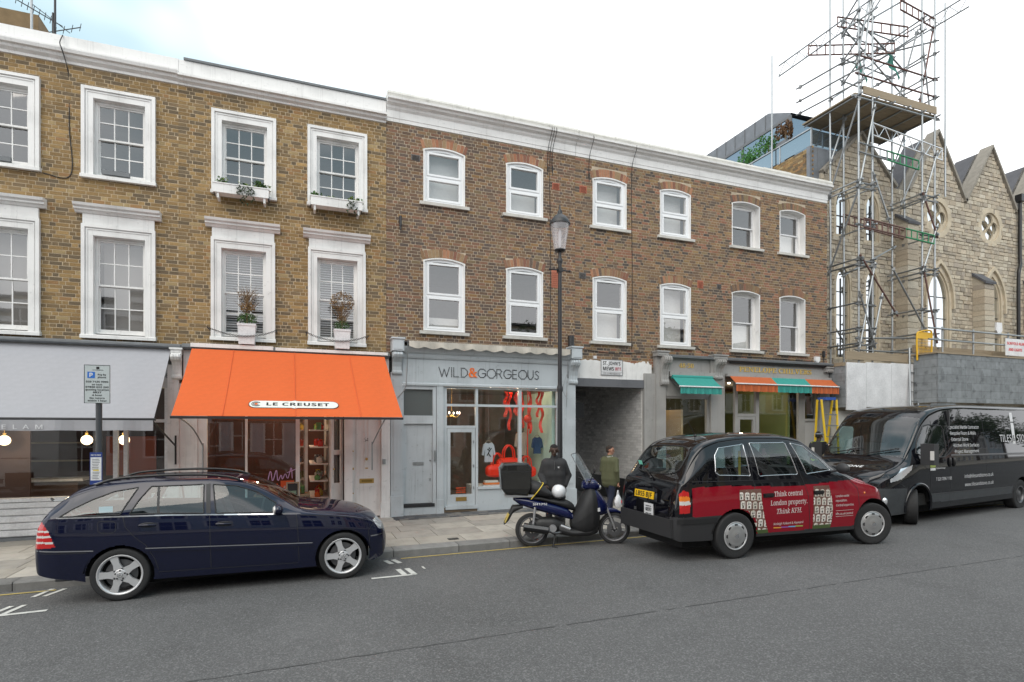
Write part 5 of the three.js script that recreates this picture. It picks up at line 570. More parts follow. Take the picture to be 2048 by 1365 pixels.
{ // rooftop extension
  const e = thing('rooftop_extension', 'grey zinc rooftop extension with glass walls behind the parapet', 'rooftop extension'), X = 17, Z = M.zinc, blue = std([0.26, 0.32, 0.38], 0.05, { metalness: 0.9 });
  new MB().prism([[X, 13.7], [X + 0.0, 14.3], [X + 4, 14.6], [X + 4, 13.7]], -26, -17.06).build('roof', Z, e); new MB().quad(V(X, 13.78, -16.0), V(X + 4, 13.9, -16.0), V(X + 4, 14.55, -17.07), V(X, 14.3, -17.07)).quad(V(X, 13.7, -17.06), V(X, 13.7, -16.0), V(X, 13.78, -16.0), V(X, 14.3, -17.06)).build('roof_slope', Z, e);
  for (let n = 17.2; n < 26; n += 0.55) bx(X - 0.02, 13.72, -n - 0.02, X + 0.01, 14.3, -n).build('seam', M.lead, e);
  for (const [a, b] of [[16.1, 18.4], [18.5, 21], [21.1, 25.9]]) new MB().box(X + 0.02, 11.0, -b, X + 0.05, 13.62, -a).build('pane', blue, e); bx(X - 0.01, 13.6, -26, X + 0.06, 13.7, -16.0).build('frame', M.lead, e); for (const n of [16.0, 18.4, 21]) bx(X - 0.01, 10.9, -n - 0.1, X + 0.07, 13.6, -n).build('frame', M.lead, e); bx(X + 0.12, 11, -16.08, X + 3.8, 13.62, -16.04).build('pane', blue, e); bx(X + 0.07, 10.5, -26, X + 4, 10.9, -16.0).build('base', Z, e); bx(X + 0.1, 11, -25.9, X + 3.9, 13.6, -25.8).build('back_wall', Z, e);
  const gl = std([0.3, 0.37, 0.42], 0.04, { metalness: 0.85 }); const b = thing('glass_balustrade', 'glass balustrade with metal rail on top of the flank wall', 'balustrade'); for (const [p, q] of [[13.42, 14.62], [14.66, 15.86], [15.9, 17.1]]) bx(15.09, 11.02, -q, 15.1, 11.52, -p).build('pane', gl, b); for (const n of [13.4, 14.64, 15.88, 17.1]) bx(15.07, 10.96, -n - 0.02, 15.12, 11.58, -n + 0.02).build('post', M.steel, b); bx(15.06, 11.53, -17.1, 15.13, 11.57, -13.4).build('rail', M.steel, b); bx(15.13, 11.02, -13.41, 16.6, 11.52, -13.4).build('pane', gl, b);
  const bush = (x, y, n, r, c, label) => { const o = thing('terrace_shrub', label, 'shrub', x, y, -n), m = new MB(), R = mulberry(n * 100 | 0); for (let k = 0; k < 700; k++) { const a = R() * 6.28, u = Math.acos(1 - 1.6 * R()), rr = r * (0.45 + 0.6 * Math.cbrt(R())) * (0.8 + 0.3 * Math.sin(a * 3 + n)), p = V(Math.sin(u) * Math.cos(a) * rr, 0.25 + Math.cos(u) * rr * 1.2, Math.sin(u) * Math.sin(a) * rr), s = 0.05; const q = new THREE.Quaternion().setFromEuler(new THREE.Euler(R() * 6, R() * 6, R() * 6)), f = (i, j) => V(i * s, j * s * 1.6, 0).applyQuaternion(q).add(p); const t = 0.7 + 0.6 * R(); m.color(c[0] * t, c[1] * t, c[2] * t).quad(f(-0.5, 0), f(0.1, -0.5), f(0.5, 0.1), f(0, 0.6)); } m.build('foliage', std([1, 1, 1], 0.8, { vertexColors: true, side: THREE.DoubleSide }), o); new MB().rod(V(0, -0.5, 0), V(0, 0.4, 0), 0.03).build('stem', M.wood, o); bx(-0.2, -0.6, -0.2, 0.2, -0.1, 0.2).build('planter', M.lead, o); };
  bush(15.55, 11.75, 15.6, 0.42, [0.05, 0.16, 0.03], 'round green shrub on the roof terrace'); bush(15.55, 11.7, 16.5, 0.4, [0.06, 0.2, 0.04], 'bright green low shrub at the far end of the terrace'); bush(15.6, 12.0, 14.9, 0.3, [0.13, 0.07, 0.03], 'reddish brown upright shrub on the roof terrace');
  const r = thing('roof_railing', 'dark roof railing behind the church gables', 'railing'); for (const y of [12.15, 12.6]) bx(19, y, -15.6, 28, y + 0.06, -15.54).build('rail', M.dark, r); for (let x = 19; x < 28; x += 1.5) bx(x, 10.3, -15.62, x + 0.06, 12.66, -15.52).build('post', M.dark, r); bx(19, 11.2, -15.58, 28, 12.1, -15.57).build('panel', M.glass, r); bx(18.6, 10.3, -19, 28, 10.4, -14.6).build('deck', M.slate, r);
}
{ // hoarding along the building site
  const print = (g0) => std([0.30, 0.32, 0.335], 0.75, { map: dataTex(512, (u, v) => { const k = 7, row = Math.floor(v * k), o = (row % 2) * 0.5, cc = Math.floor(u * 4 + o), fx = u * 4 + o - cc, fy = v * k - row, e = Math.min(fx * 0.45, (1 - fx) * 0.45, fy * 0.25, (1 - fy) * 0.25); let g = 0.72 + 0.2 * (hash2((cc + 8) % 4, row, g0) - 0.5) + 0.34 * (fbm(u * 14, v * 14, 5, 14, 14, g0) - 0.5); if (e < 0.012) g -= 0.14; const d = fbm(u * 9, v * 9, 4, 9, 9, g0 + 5); if (d > 0.62) g -= 0.5 * (d - 0.62) * 3; return [g, g * 1.0, g * 0.99]; }) });
  const h = thing('site_hoarding', 'grey hoarding boards printed with stone blocks along the building site', 'hoarding'); const pr = print(3), pr2 = print(9); for (const t of [pr, pr2]) t.map.repeat.set(0.55, 0.62);
  for (let x = 17.58; x < 27; x += 1.22) bx(x + 0.003, 2.86, -11.24, x + 1.217, 4.3, -11.2).build('printed_board', pr, h); bx(17.56, 2.86, -11.9, 17.6, 4.3, -11.242).build('printed_board', pr2, h, 'end board printed with darker rough stones'); bx(17.57, 2.55, -11.4, 18.4, 2.84, -11.23).build('printed_board', pr, h);
  bx(17.5, 4.302, -12.0, 27, 4.34, -11.18).build('deck', M.wood, h); bx(14.72, 2.7, -12.5, 14.75, 3.9, -11.92).build('printed_board', pr2, h);
  for (const [a, b, c, d] of [[14.77, 15.55, 2.62, 4.0], [15.56, 16.6, 2.72, 4.03], [16.61, 17.55, 2.75, 4.05]]) bx(a, c, -11.94, b, d, -11.9).build('white_board', M.cleanWhite, h); bx(14.72, 0.2, -12.4, 15.5, 2.6, -12.2).build('white_board', M.dirtyWhite, h);
  for (const [a, b, y] of [[14.8, 17.4, 4.1], [17.65, 21.4, 4.42], [21.45, 25.6, 4.42]]) bx(a, y, -12.0, b, y + 0.23, -11.955).build('plank', M.wood, h); bx(14.7, 3.9, -12.95, 27, 4.0, -11.96).build('deck', M.wood, h);
  const rl = thing('scaffold_railing', 'galvanised tube railing above the stone printed hoarding', 'railing'); for (const y of [4.78, 5.12]) new MB().rod(V(17.7, y, -11.55), V(27, y, -11.55), 0.028).build('rail', M.steel, rl); for (const x of [18.4, 19.85, 21.6]) new MB().rod(V(x, 4.2, -11.6), V(x, 5.2, -11.6), 0.028).build('post', M.steel, rl);
  const yg = thing('safety_gate', 'yellow safety gate on top of the hoarding beside the scaffold', 'gate'); { const m = std([0.72, 0.42, 0.02], 0.45), f = new MB(); f.path([V(17.5, 4.15, -11.75), V(17.5, 4.95, -11.75), V(17.55, 5.0, -11.75), V(18.1, 5.08, -11.75), V(18.14, 5.03, -11.75), V(18.14, 4.2, -11.75)], 0.025, 8, 60); f.build('frame', m, yg); bx(17.5, 4.82, -11.76, 18.13, 5.02, -11.745).build('plate', m, yg); const n = new MB(); for (let x = 17.54; x < 18.12; x += 0.06) n.rod(V(x, 4.2, -11.75), V(x, 4.85, -11.75), 0.006, 0.006, 4); for (let y = 4.24; y < 4.85; y += 0.1) n.rod(V(17.5, y, -11.75), V(18.14, y, -11.75), 0.006, 0.006, 4); n.build('mesh', m, yg); }
  for (const [x, dx] of [[17.2, 0.0], [17.65, 0.0]]) { }
  const ld = thing('aluminium_ladder', 'aluminium ladder leaning at the hoarding corner', 'ladder'); for (const o of [0, 0.36]) new MB().rod(V(16.9 + o, 0.25, -11.5), V(17.45 + o, 4.55, -11.95), 0.03).build('rail', M.steel, ld); for (let k = 1; k < 15; k++) new MB().rod(V(16.9 + k * 0.038, 0.25 + k * 0.295, -11.5 - k * 0.031), V(17.26 + k * 0.038, 0.25 + k * 0.295, -11.5 - k * 0.031), 0.016).build('rung', M.steel, ld);
  const al = thing('alarm_box', 'pale alarm box on a board between the church windows', 'alarm box'); bx(23.2, 5.35, -13.0, 23.7, 5.95, -12.96).build('backing_board', M.wood, al); new MB().prism([[23.3, 5.88], [23.6, 5.88], [23.62, 5.6], [23.52, 5.48], [23.38, 5.48], [23.28, 5.6]], -12.96, -12.86).build('cover', M.cleanWhite, al);
  const sn = thing('site_notice', 'white notice with red lettering tied to the railing', 'sign'); bx(21.3, 4.45, -11.52, 22.6, 5.0, -11.51).build('sheet', M.cleanWhite, sn); const t = new MB(); text(t, 'SCAFFOLD ALARMED', 'sans_bold', 21.95, 4.8, -11.509, 1.15, 0.09); text(t, 'AND LIGHTS', 'sans_bold', 21.8, 4.6, -11.509, 0.7, 0.09); t.build('lettering', std([0.6, 0.04, 0.05], 0.6), sn);
}
{ // scaffold tower
  const s = thing('scaffold_tower', 'tall galvanised tube scaffold tower with a boarded platform in front of the church', 'scaffold'), st = M.steel, rustT = std([0.18, 0.1, 0.085], 0.55, { metalness: 0.5, map: again(T.grain, 2) }), gr = std([0.02, 0.2, 0.08], 0.5), dk = std([0.27, 0.28, 0.285], 0.5, { metalness: 0.7, map: again(T.grain, 3) });
  const CG = new THREE.BoxGeometry(0.085, 0.085, 0.085), R = mulberry(17), P = (x, y, n) => V(x, y, -n), cp = (p) => { const o = new THREE.Mesh(CG, dk); o.name = 'coupler'; o.position.copy(p); o.rotation.set(R() * 0.5, R() * 3, R() * 0.5); o.castShadow = o.receiveShadow = true; s.add(o); };
  const tube = (n, a, b, m = st, r = 0.026, c = true) => { const d = b.clone().sub(a).normalize().multiplyScalar(0.14), o = new MB().rod(a.clone().sub(d), b.clone().add(d), r, r, 8).build(n, m, s); if (c) { cp(a); cp(b); } return o; };
  const xs = [15.43, 16.0, 18.17, 18.75], nf = 12.05, nb = 13.02, dk0 = 11.95;
  for (const x of xs) for (const n of [nf, nb]) tube('standard', P(x + (n === nb ? 0.03 : 0), 4.05, n), P(x, x === 16 ? 15.6 : 17.5, n), st, 0.029, false);
  tube('standard', P(15.0, 10.9, 14.9), P(15.0, 14.6, 14.9), st, 0.026, false); tube('standard', P(19.25, 9.6, 12.05), P(19.25, 15.5, 12.05), st, 0.026, false);
  for (const y of [4.55, 5.0, 5.75, 6.9, 7.05, 8.1, 9.2, 9.35]) { tube('ledger', P(xs[0], y, nf), P(xs[1], y, nf), dk); if (y > 5) tube('ledger', P(xs[2], y + 0.03, nf), P(xs[3], y + 0.03, nf), dk); for (const x of [xs[0], xs[1], xs[2], xs[3]]) if (R() < 0.75) tube('transom', P(x, y + 0.06, nf), P(x, y + 0.06, nb), y > 8 ? st : dk, 0.025); }
  tube('ledger', P(xs[0], 4.75, nf), P(xs[2], 4.9, nf), dk); tube('ledger', P(xs[0], 4.4, nf), P(xs[2], 4.42, nf), dk);
  const brace = [[15.43, 4.6, 16.0, 6.9, 1], [16.0, 4.6, 15.43, 6.0, 0], [15.5, 7.1, 16.9, 5.6, 2], [16.0, 9.6, 16.6, 8.4, 1], [15.43, 9.4, 16.0, 11.6, 1], [18.17, 7.0, 18.75, 4.9, 2], [18.75, 8.4, 18.17, 7.1, 1], [18.17, 9.3, 18.75, 8.2, 2], [18.75, 10.7, 18.17, 9.2, 1], [16.8, 6.9, 18.2, 5.2, 0], [17.2, 9.0, 18.1, 10.6, 0], [16.0, 4.9, 16.3, 6.0, 1]]; for (const [a, b, c, d, m] of brace) tube('brace', P(a, b, nf - 0.06), P(c, d, nf - 0.06), [dk, st, rustT][m], 0.026);
  for (const [y0, y1] of [[9.3, 11.8], [6.95, 9.2]]) tube('brace', P(15.4, y0, nb), P(15.45, y1, nf), dk);
  const ladder = (a, b, h, m, lat, name = 'ladder_beam') => { const o = new MB(), d = b.clone().sub(a), L = d.length(), n = Math.round(L / 0.26), u = V(0, h, 0); o.rod(a, b, 0.024, 0.024, 7).rod(a.clone().add(u), b.clone().add(u), 0.024, 0.024, 7); for (let k = 0; k <= n; k++) { const p = a.clone().addScaledVector(d, k / n), q = a.clone().addScaledVector(d, Math.min(1, (k + (lat ? 1 : 0)) / n)); lat ? (k % 2 ? o.rod(p, q.add(u), 0.013, 0.013, 5) : o.rod(p.add(u), q, 0.013, 0.013, 5)) : o.rod(p, p.clone().add(u), 0.018, 0.018, 6); } return o.build(name, m, s); };
  ladder(P(15.55, 8.02, nf - 0.08), P(17.3, 7.93, nf - 0.08), 0.26, rustT, 0); ladder(P(17.32, 7.93, nf - 0.08), P(18.6, 7.87, nf - 0.08), 0.26, gr, 0); ladder(P(16.0, 8.55, nb), P(19.0, 8.35, nb), 0.28, rustT, 0); ladder(P(15.35, 10.2, nf - 0.08), P(16.5, 10.15, nf - 0.08), 0.27, dk, 0); ladder(P(16.52, 10.15, nf - 0.08), P(17.9, 10.08, nf - 0.08), 0.27, gr, 0); ladder(P(16.0, 10.85, nf), P(19.1, 10.6, nf), 0.36, M.chrome, 1, 'lattice_beam');
  // platform
  const pl = group('platform', s); for (let k = 0; k < 8; k++) bx(15.3, dk0, -(nf + 0.02 + k * 0.235 + 0.225), 18.85, dk0 + 0.038, -(nf + 0.02 + k * 0.235)).build('board', M.wood, pl); for (let x = 15.4; x < 18.9; x += 0.68) new MB().rod(V(x, dk0 - 0.03, -nf + 0.15), V(x, dk0 - 0.03, -nf - 1.9), 0.026).build('putlog', M.steel, pl); bx(15.6, dk0 + 0.04, -nf, 18.8, dk0 + 0.27, -nf + 0.035).build('toe_board', M.wood, pl);
  tube('ledger', P(15.3, dk0 - 0.09, nf), P(18.85, dk0 - 0.09, nf)); for (const y of [12.55, 13.1]) tube('guard_rail', P(15.43, y, nf), P(18.75, y, nf), rustT); for (const y of [12.3, 12.7, 13.15]) tube('guard_rail', P(15.43, y, nf - 0.05), P(15.2, y + 0.02, nb + 0.9), dk); for (const y of [12.5, 13.1, 13.9]) tube('guard_rail', P(18.75, y, nf), P(18.6, y, nb + 0.8), dk);
  // beams and braces of the lift above
  ladder(P(15.2, 14.0, 13.6), P(17.3, 13.75, 12.3), 0.3, rustT, 0); ladder(P(15.6, 14.55, 12.9), P(17.6, 14.2, 12.1), 0.3, rustT, 0); ladder(P(17.2, 14.9, 12.05), P(18.8, 14.7, 12.05), 0.3, rustT, 0); ladder(P(15.43, 14.1, nf - 0.6), P(15.3, 14.1, 14.9), 0.36, st, 1, 'lattice_beam'); ladder(P(18.8, 14.75, nf - 0.95), P(18.6, 14.75, 14.6), 0.36, st, 1, 'lattice_beam');
  for (const [a, b, c, d, m] of [[15.43, 13.0, 16.0, 15.2, 1], [16.0, 15.0, 15.6, 12.2, 1], [18.17, 12.4, 18.75, 14.7, 2], [18.6, 12.1, 18.2, 14.6, 0], [17.2, 12.2, 18.0, 14.4, 0], [16.1, 14.4, 17.6, 15.4, 0], [15.5, 13.8, 16.6, 15.3, 0]]) tube('brace', P(a, b, nf + 0.05), P(c, d, nf + 0.05), [dk, st, rustT][m]); tube('ledger', P(15.43, 14.1, nf), P(18.75, 13.95, nb), dk); tube('ledger', P(16, 13.55, nb), P(18.75, 14.3, nf), dk);
  for (const y of [12.9, 13.6, 14.4, 14.8]) { tube('ledger', P(15.43, y, nf), P(16.0, y + 0.05, nb), st); tube('ledger', P(16.0, y + 0.1, nb), P(18.17, y, nb), st, 0.022); tube('transom', P(18.17, y + 0.06, nf), P(18.2, y + 0.06, nb + 0.5), st); } for (const [a, b, c, d] of [[15.43, 12.3, 18.17, 14.2], [16.0, 14.6, 18.75, 13.0], [15.43, 10.4, 16.0, 11.8], [18.17, 10.6, 18.75, 11.9], [16.0, 6.9, 18.17, 8.0]]) tube('brace', P(a, b, nb - 0.05), P(c, d, nb - 0.05), st, 0.024);
  const net = std([0.05, 0.2, 0.16], 0.9, { side: THREE.DoubleSide }); for (const [x, y, n] of [[15.95, 13.55, 12.6], [17.1, 13.75, 12.4]]) { const m = new MB(), q = (i, j) => V(x + i * 0.16 + 0.03 * Math.sin(j * 2 + i), y - j * 0.11 - 0.05 * i * i, -n + 0.06 * Math.sin(i * 2 + j)); for (let i = 0; i < 3; i++) for (let j = 0; j < 3; j++) m.quad(q(i, j + 1), q(i + 1, j + 1), q(i + 1, j), q(i, j)); m.build('torn_netting', net, s); }
}
{ // roof aerials
  const yagi = (x, y, n, ang, len, k, label, mast) => { const g = thing('tv_aerial', label, 'aerial', x, y, -n), o = new MB(); if (mast) o.rod(V(0, -mast, 0), V(0, 0.15, 0), 0.02); const d = V(Math.cos(ang), 0.28, -Math.sin(ang)); o.rod(d.clone().multiplyScalar(-len * 0.2), d.clone().multiplyScalar(len), 0.009); o.build('mast', M.iron, g); const e = new MB(), u = V(0.25, 1, 0.2).normalize(); for (let i = 0; i < k; i++) { const p = d.clone().multiplyScalar(len * (0.05 + 0.93 * i / (k - 1))); e.rod(p.clone().addScaledVector(u, -0.07), p.clone().addScaledVector(u, 0.07), 0.006, 0.006, 5); } e.build('element', M.iron, g); };
  yagi(-4.32, 10.52, 13.0, 0.35, 0.75, 12, 'tall aerial with a long comb of elements over the yellow brick house', 1.5); yagi(-4.35, 9.75, 13.0, 3.5, 0.7, 9, 'low aerial pointing away on the left of the mast', 0.7); yagi(-4.3, 9.5, 12.9, -0.2, 0.45, 4, 'short aerial with few elements near the parapet', 0.4);
  const p = thing('roof_pole', 'bare pale pole on the roof beside the aerials', 'pole', -4.75, 9, -13.2); new MB().rod(V(0, 0, 0), V(0, 2.2, 0), 0.022).build('pole', M.steel, p); const q = new MB(); q.rod(V(0.0, 1.4, 0), V(0.35, 1.6, 0), 0.007).rod(V(0.02, 1.1, 0), V(0.6, 0.7, 0), 0.007); q.build('stay', M.iron, p);
}
// ---------- vehicles ----------
function curve(P) {                                        // monotone cubic through points
  const n = P.length, d = [], m = []; for (let k = 0; k + 1 < n; k++) d.push((P[k + 1][1] - P[k][1]) / (P[k + 1][0] - P[k][0]));
  for (let k = 0; k < n; k++) m.push(k === 0 ? d[0] : k === n - 1 ? d[n - 2] : d[k - 1] * d[k] <= 0 ? 0 : 2 * d[k - 1] * d[k] / (d[k - 1] + d[k]));
  return (x) => { if (x <= P[0][0]) return P[0][1]; if (x >= P[n - 1][0]) return P[n - 1][1]; let k = 0; while (x > P[k + 1][0]) k++; const h = P[k + 1][0] - P[k][0], t = (x - P[k][0]) / h, t2 = t * t, t3 = t2 * t; return (2 * t3 - 3 * t2 + 1) * P[k][1] + (t3 - 2 * t2 + t) * h * m[k] + (-2 * t3 + 3 * t2) * P[k + 1][1] + (t3 - t2) * h * m[k + 1]; };
}
const inPoly = (P, x, y) => { let c = false; for (let i = 0, j = P.length - 1; i < P.length; j = i++) if ((P[i][1] > y) !== (P[j][1] > y) && x < (P[j][0] - P[i][0]) * (y - P[i][1]) / (P[j][1] - P[i][1]) + P[i][0]) c = !c; return c; };
function shell(s) {                                         // body skin drawn through cross-sections; each face goes to the part that cls() names
  const f = {}; for (const k of ['top', 'bot', 'wid', 'belt', 'cant', 'tum']) f[k] = curve(s[k]); const NL = s.NL || 56, NU = s.NU || 44, NR = s.NR || 40, a = s.sillIn ?? 0.05, b = s.beltIn ?? 0.035, e = s.e || 2.3;
  const section = (x) => { const y0 = f.bot(x), y1 = Math.max(f.belt(x), y0 + 0.02), yt = Math.max(f.top(x), y1 + 0.02), yc = clamp(f.cant(x), y1 + 0.008, yt - 0.008), w = f.wid(x), wt = Math.min(f.tum(x), w * 0.985), p = [];
    for (let k = 0; k <= NL; k++) { const t = k / NL; p.push([y0 + (y1 - y0) * t, w * (1 - a * Math.pow(1 - t, 2.6) - b * Math.pow(t, 5))]); } const wb = w * (1 - b);
    for (let k = 1; k <= NU; k++) { const t = k / NU; p.push([lerp(y1, yc, t), lerp(wb, wt, t) + (s.bow ?? 0.012) * Math.sin(Math.PI * t)]); }
    for (let k = 1; k <= NR; k++) { const t = k / NR * Math.PI / 2; p.push([yc + (yt - yc) * Math.pow(Math.sin(t), 2 / e), wt * Math.pow(Math.cos(t), 2 / e)]); } p[p.length - 1][1] = 0; return p; };
  const xs = []; { let x = s.x0; while (x < s.x1) { xs.push(x); const d = Math.min(x - s.x0, s.x1 - x); x += d < 0.12 ? 0.004 : 0.0105; } xs.push(s.x1); }
  const np = NL + NU + NR + 1, pos = [], idx = []; const rows = xs.map(section);
  for (const sg of [1, -1]) for (let i = 0; i < xs.length; i++) for (let j = 0; j < np; j++) pos.push(xs[i], rows[i][j][0], rows[i][j][1] * sg);
  for (const sg of [0, 1]) for (let i = 0; i + 1 < xs.length; i++) for (let j = 0; j + 1 < np; j++) { const o = sg * xs.length * np, A = o + i * np + j, B = A + np, C = B + 1, D = A + 1; sg ? idx.push(A, D, C, A, C, B) : idx.push(A, B, C, A, C, D); }
  const g = new THREE.BufferGeometry(); g.setAttribute('position', new THREE.Float32BufferAttribute(pos, 3)); g.setIndex(idx); g.computeVertexNormals(); const N = g.attributes.normal.array;
  const cells = xs.length * np; for (let i = 0; i < xs.length; i++) { const k = (i * np + np - 1) * 3, q = k + cells * 3; for (const t of [k, q]) N[t + 2] = 0; for (let c = 0; c < 3; c++) { const v = (N[k + c] + N[q + c]) / 2; N[k + c] = N[q + c] = v; } }
  const out = {}; for (let t = 0; t < idx.length; t += 6) { const A = idx[t] * 3, C = idx[t + 2] * 3, x = (pos[A] + pos[C]) / 2, y = (pos[A + 1] + pos[C + 1]) / 2, z = (pos[A + 2] + pos[C + 2]) / 2, c = s.cls(x, y, Math.abs(z), Math.sign(z), N[A], f); if (c) { const o = out[c] || (out[c] = { i: [], map: new Map(), p: [], n: [], u: [] }); for (let q = 0; q < 6; q++) { const v = idx[t + q]; let m = o.map.get(v); if (m === undefined) { m = o.p.length / 3; o.map.set(v, m); for (let r = 0; r < 3; r++) { o.p.push(pos[v * 3 + r]); o.n.push(N[v * 3 + r]); } o.u.push(pos[v * 3], pos[v * 3 + 1]); } o.i.push(m); } } }
  const geo = {}; for (const k in out) { const o = out[k], q = new THREE.BufferGeometry(); q.setAttribute('position', new THREE.Float32BufferAttribute(o.p, 3)); q.setAttribute('normal', new THREE.Float32BufferAttribute(o.n, 3)); q.setAttribute('uv', new THREE.Float32BufferAttribute(o.u, 2)); q.setIndex(o.i); geo[k] = q; }
  for (const [x, nx, key] of [[s.x0, -1, s.cap0], [s.x1, 1, s.cap1]]) if (key) { const r = section(x), m = new MB(); for (let j = 0; j + 1 < np; j++) { const p = [V(x, r[j][0], r[j][1]), V(x, r[j][0], -r[j][1]), V(x, r[j + 1][0], -r[j + 1][1]), V(x, r[j + 1][0], r[j + 1][1])]; if (p[2].y - p[0].y > 1e-5) m.quad(...(nx > 0 ? p : p.reverse())); } geo['cap_' + key] = m.geometry(); }
  const zAt = (x, y) => { const r = section(x); for (let j = 0; j + 1 < NL + NU + NR; j++) if (r[j + 1][0] >= y) return lerp(r[j][1], r[j + 1][1], clamp((y - r[j][0]) / (r[j + 1][0] - r[j][0] || 1), 0, 1)); return 0; };
  const topAt = (x, z) => { const r = section(x); for (let j = NL + NU; j + 1 < np; j++) if (r[j + 1][1] <= z) return lerp(r[j][0], r[j + 1][0], clamp((r[j][1] - z) / (r[j][1] - r[j + 1][1] || 1), 0, 1)); return r[np - 1][0]; };
  return { geo, zAt, topAt, f, section };
}
const onSide = (b, pts, off, sg = 1) => pts.map(([x, y]) => V(x, y, sg * (b.zAt(x, y) + off)));
function dense(P, closed, n = 6) { const o = []; for (let k = 0; k < P.length - (closed ? 0 : 1); k++) { const a = P[k], c = P[(k + 1) % P.length]; for (let q = 0; q < n; q++) o.push([lerp(a[0], c[0], q / n), lerp(a[1], c[1], q / n)]); } if (!closed) o.push(P[P.length - 1]); return o; }
function ribbon(b, P, w, off, sg = 1) { const m = new MB(), D = dense(P, false, 8); for (let k = 0; k + 1 < D.length; k++) { const [ax, ay] = D[k], [cx_, cy_] = D[k + 1], L = Math.hypot(cx_ - ax, cy_ - ay), ox = -(cy_ - ay) / L * w / 2, oy = (cx_ - ax) / L * w / 2, q = (x, y) => V(x, y, sg * (b.zAt(x, y) + off)), p = [q(ax - ox, ay - oy), q(cx_ - ox, cy_ - oy), q(cx_ + ox, cy_ + oy), q(ax + ox, ay + oy)]; m.quad(...(sg > 0 ? p : p.reverse())); } return m; }
const seal = (b, P, r, sg = 1, off = 0.0) => new MB().geo(new THREE.TubeGeometry(new THREE.CatmullRomCurve3(onSide(b, dense(P, true, 8), off, sg), true, 'centripetal'), P.length * 14, r, 6, true));
function surfText(b, m, str, font, x, y, w, h, off = 0.004, sg = 1, shear = 0) { const g = textGeo(str, font, 1, 0), cap = textGeo('H', font, 1, 0); cap.computeBoundingBox(); const sx = w / g.userData.w, sy = h / cap.boundingBox.max.y, p = g.attributes.position; for (let k = 0; k < p.count; k++) { const Y = y + p.getY(k) * sy, X = x + p.getX(k) * sx + shear * (Y - y); p.setXYZ(k, X, Y, sg * (b.zAt(X, Y) + off)); } g.computeVertexNormals(); m.geo(g); return m; }
M.tyre = std([0.022, 0.022, 0.023], 0.75, { bumpMap: again(T.bump, 6), bumpScale: 0.002 }); M.alloy = std([0.66, 0.66, 0.67], 0.35, { metalness: 0.5 }); M.disc = std([0.16, 0.16, 0.165], 0.4, { metalness: 0.8 });
M.carGlass = phy([0.52, 0.66, 0.68], 0.015, { transmission: 1, thickness: 0, ior: 1.85 }); M.rubber = std([0.015, 0.015, 0.016], 0.55); M.pan = std([0.012, 0.012, 0.012], 0.95); M.trim = std([0.03, 0.03, 0.032], 0.5); M.seat = std([0.06, 0.062, 0.068], 0.8);
M.redLamp = phy([0.5, 0.012, 0.012], 0.12, { clearcoat: 1, emissive: new THREE.Color(0x000000) }); M.whiteLamp = phy([0.62, 0.6, 0.58], 0.15, { clearcoat: 1 }); M.amber = phy([0.75, 0.2, 0.015], 0.15, { clearcoat: 1 }); M.lampClear = phy([0.75, 0.77, 0.8], 0.1, { metalness: 0.6, clearcoat: 1 });
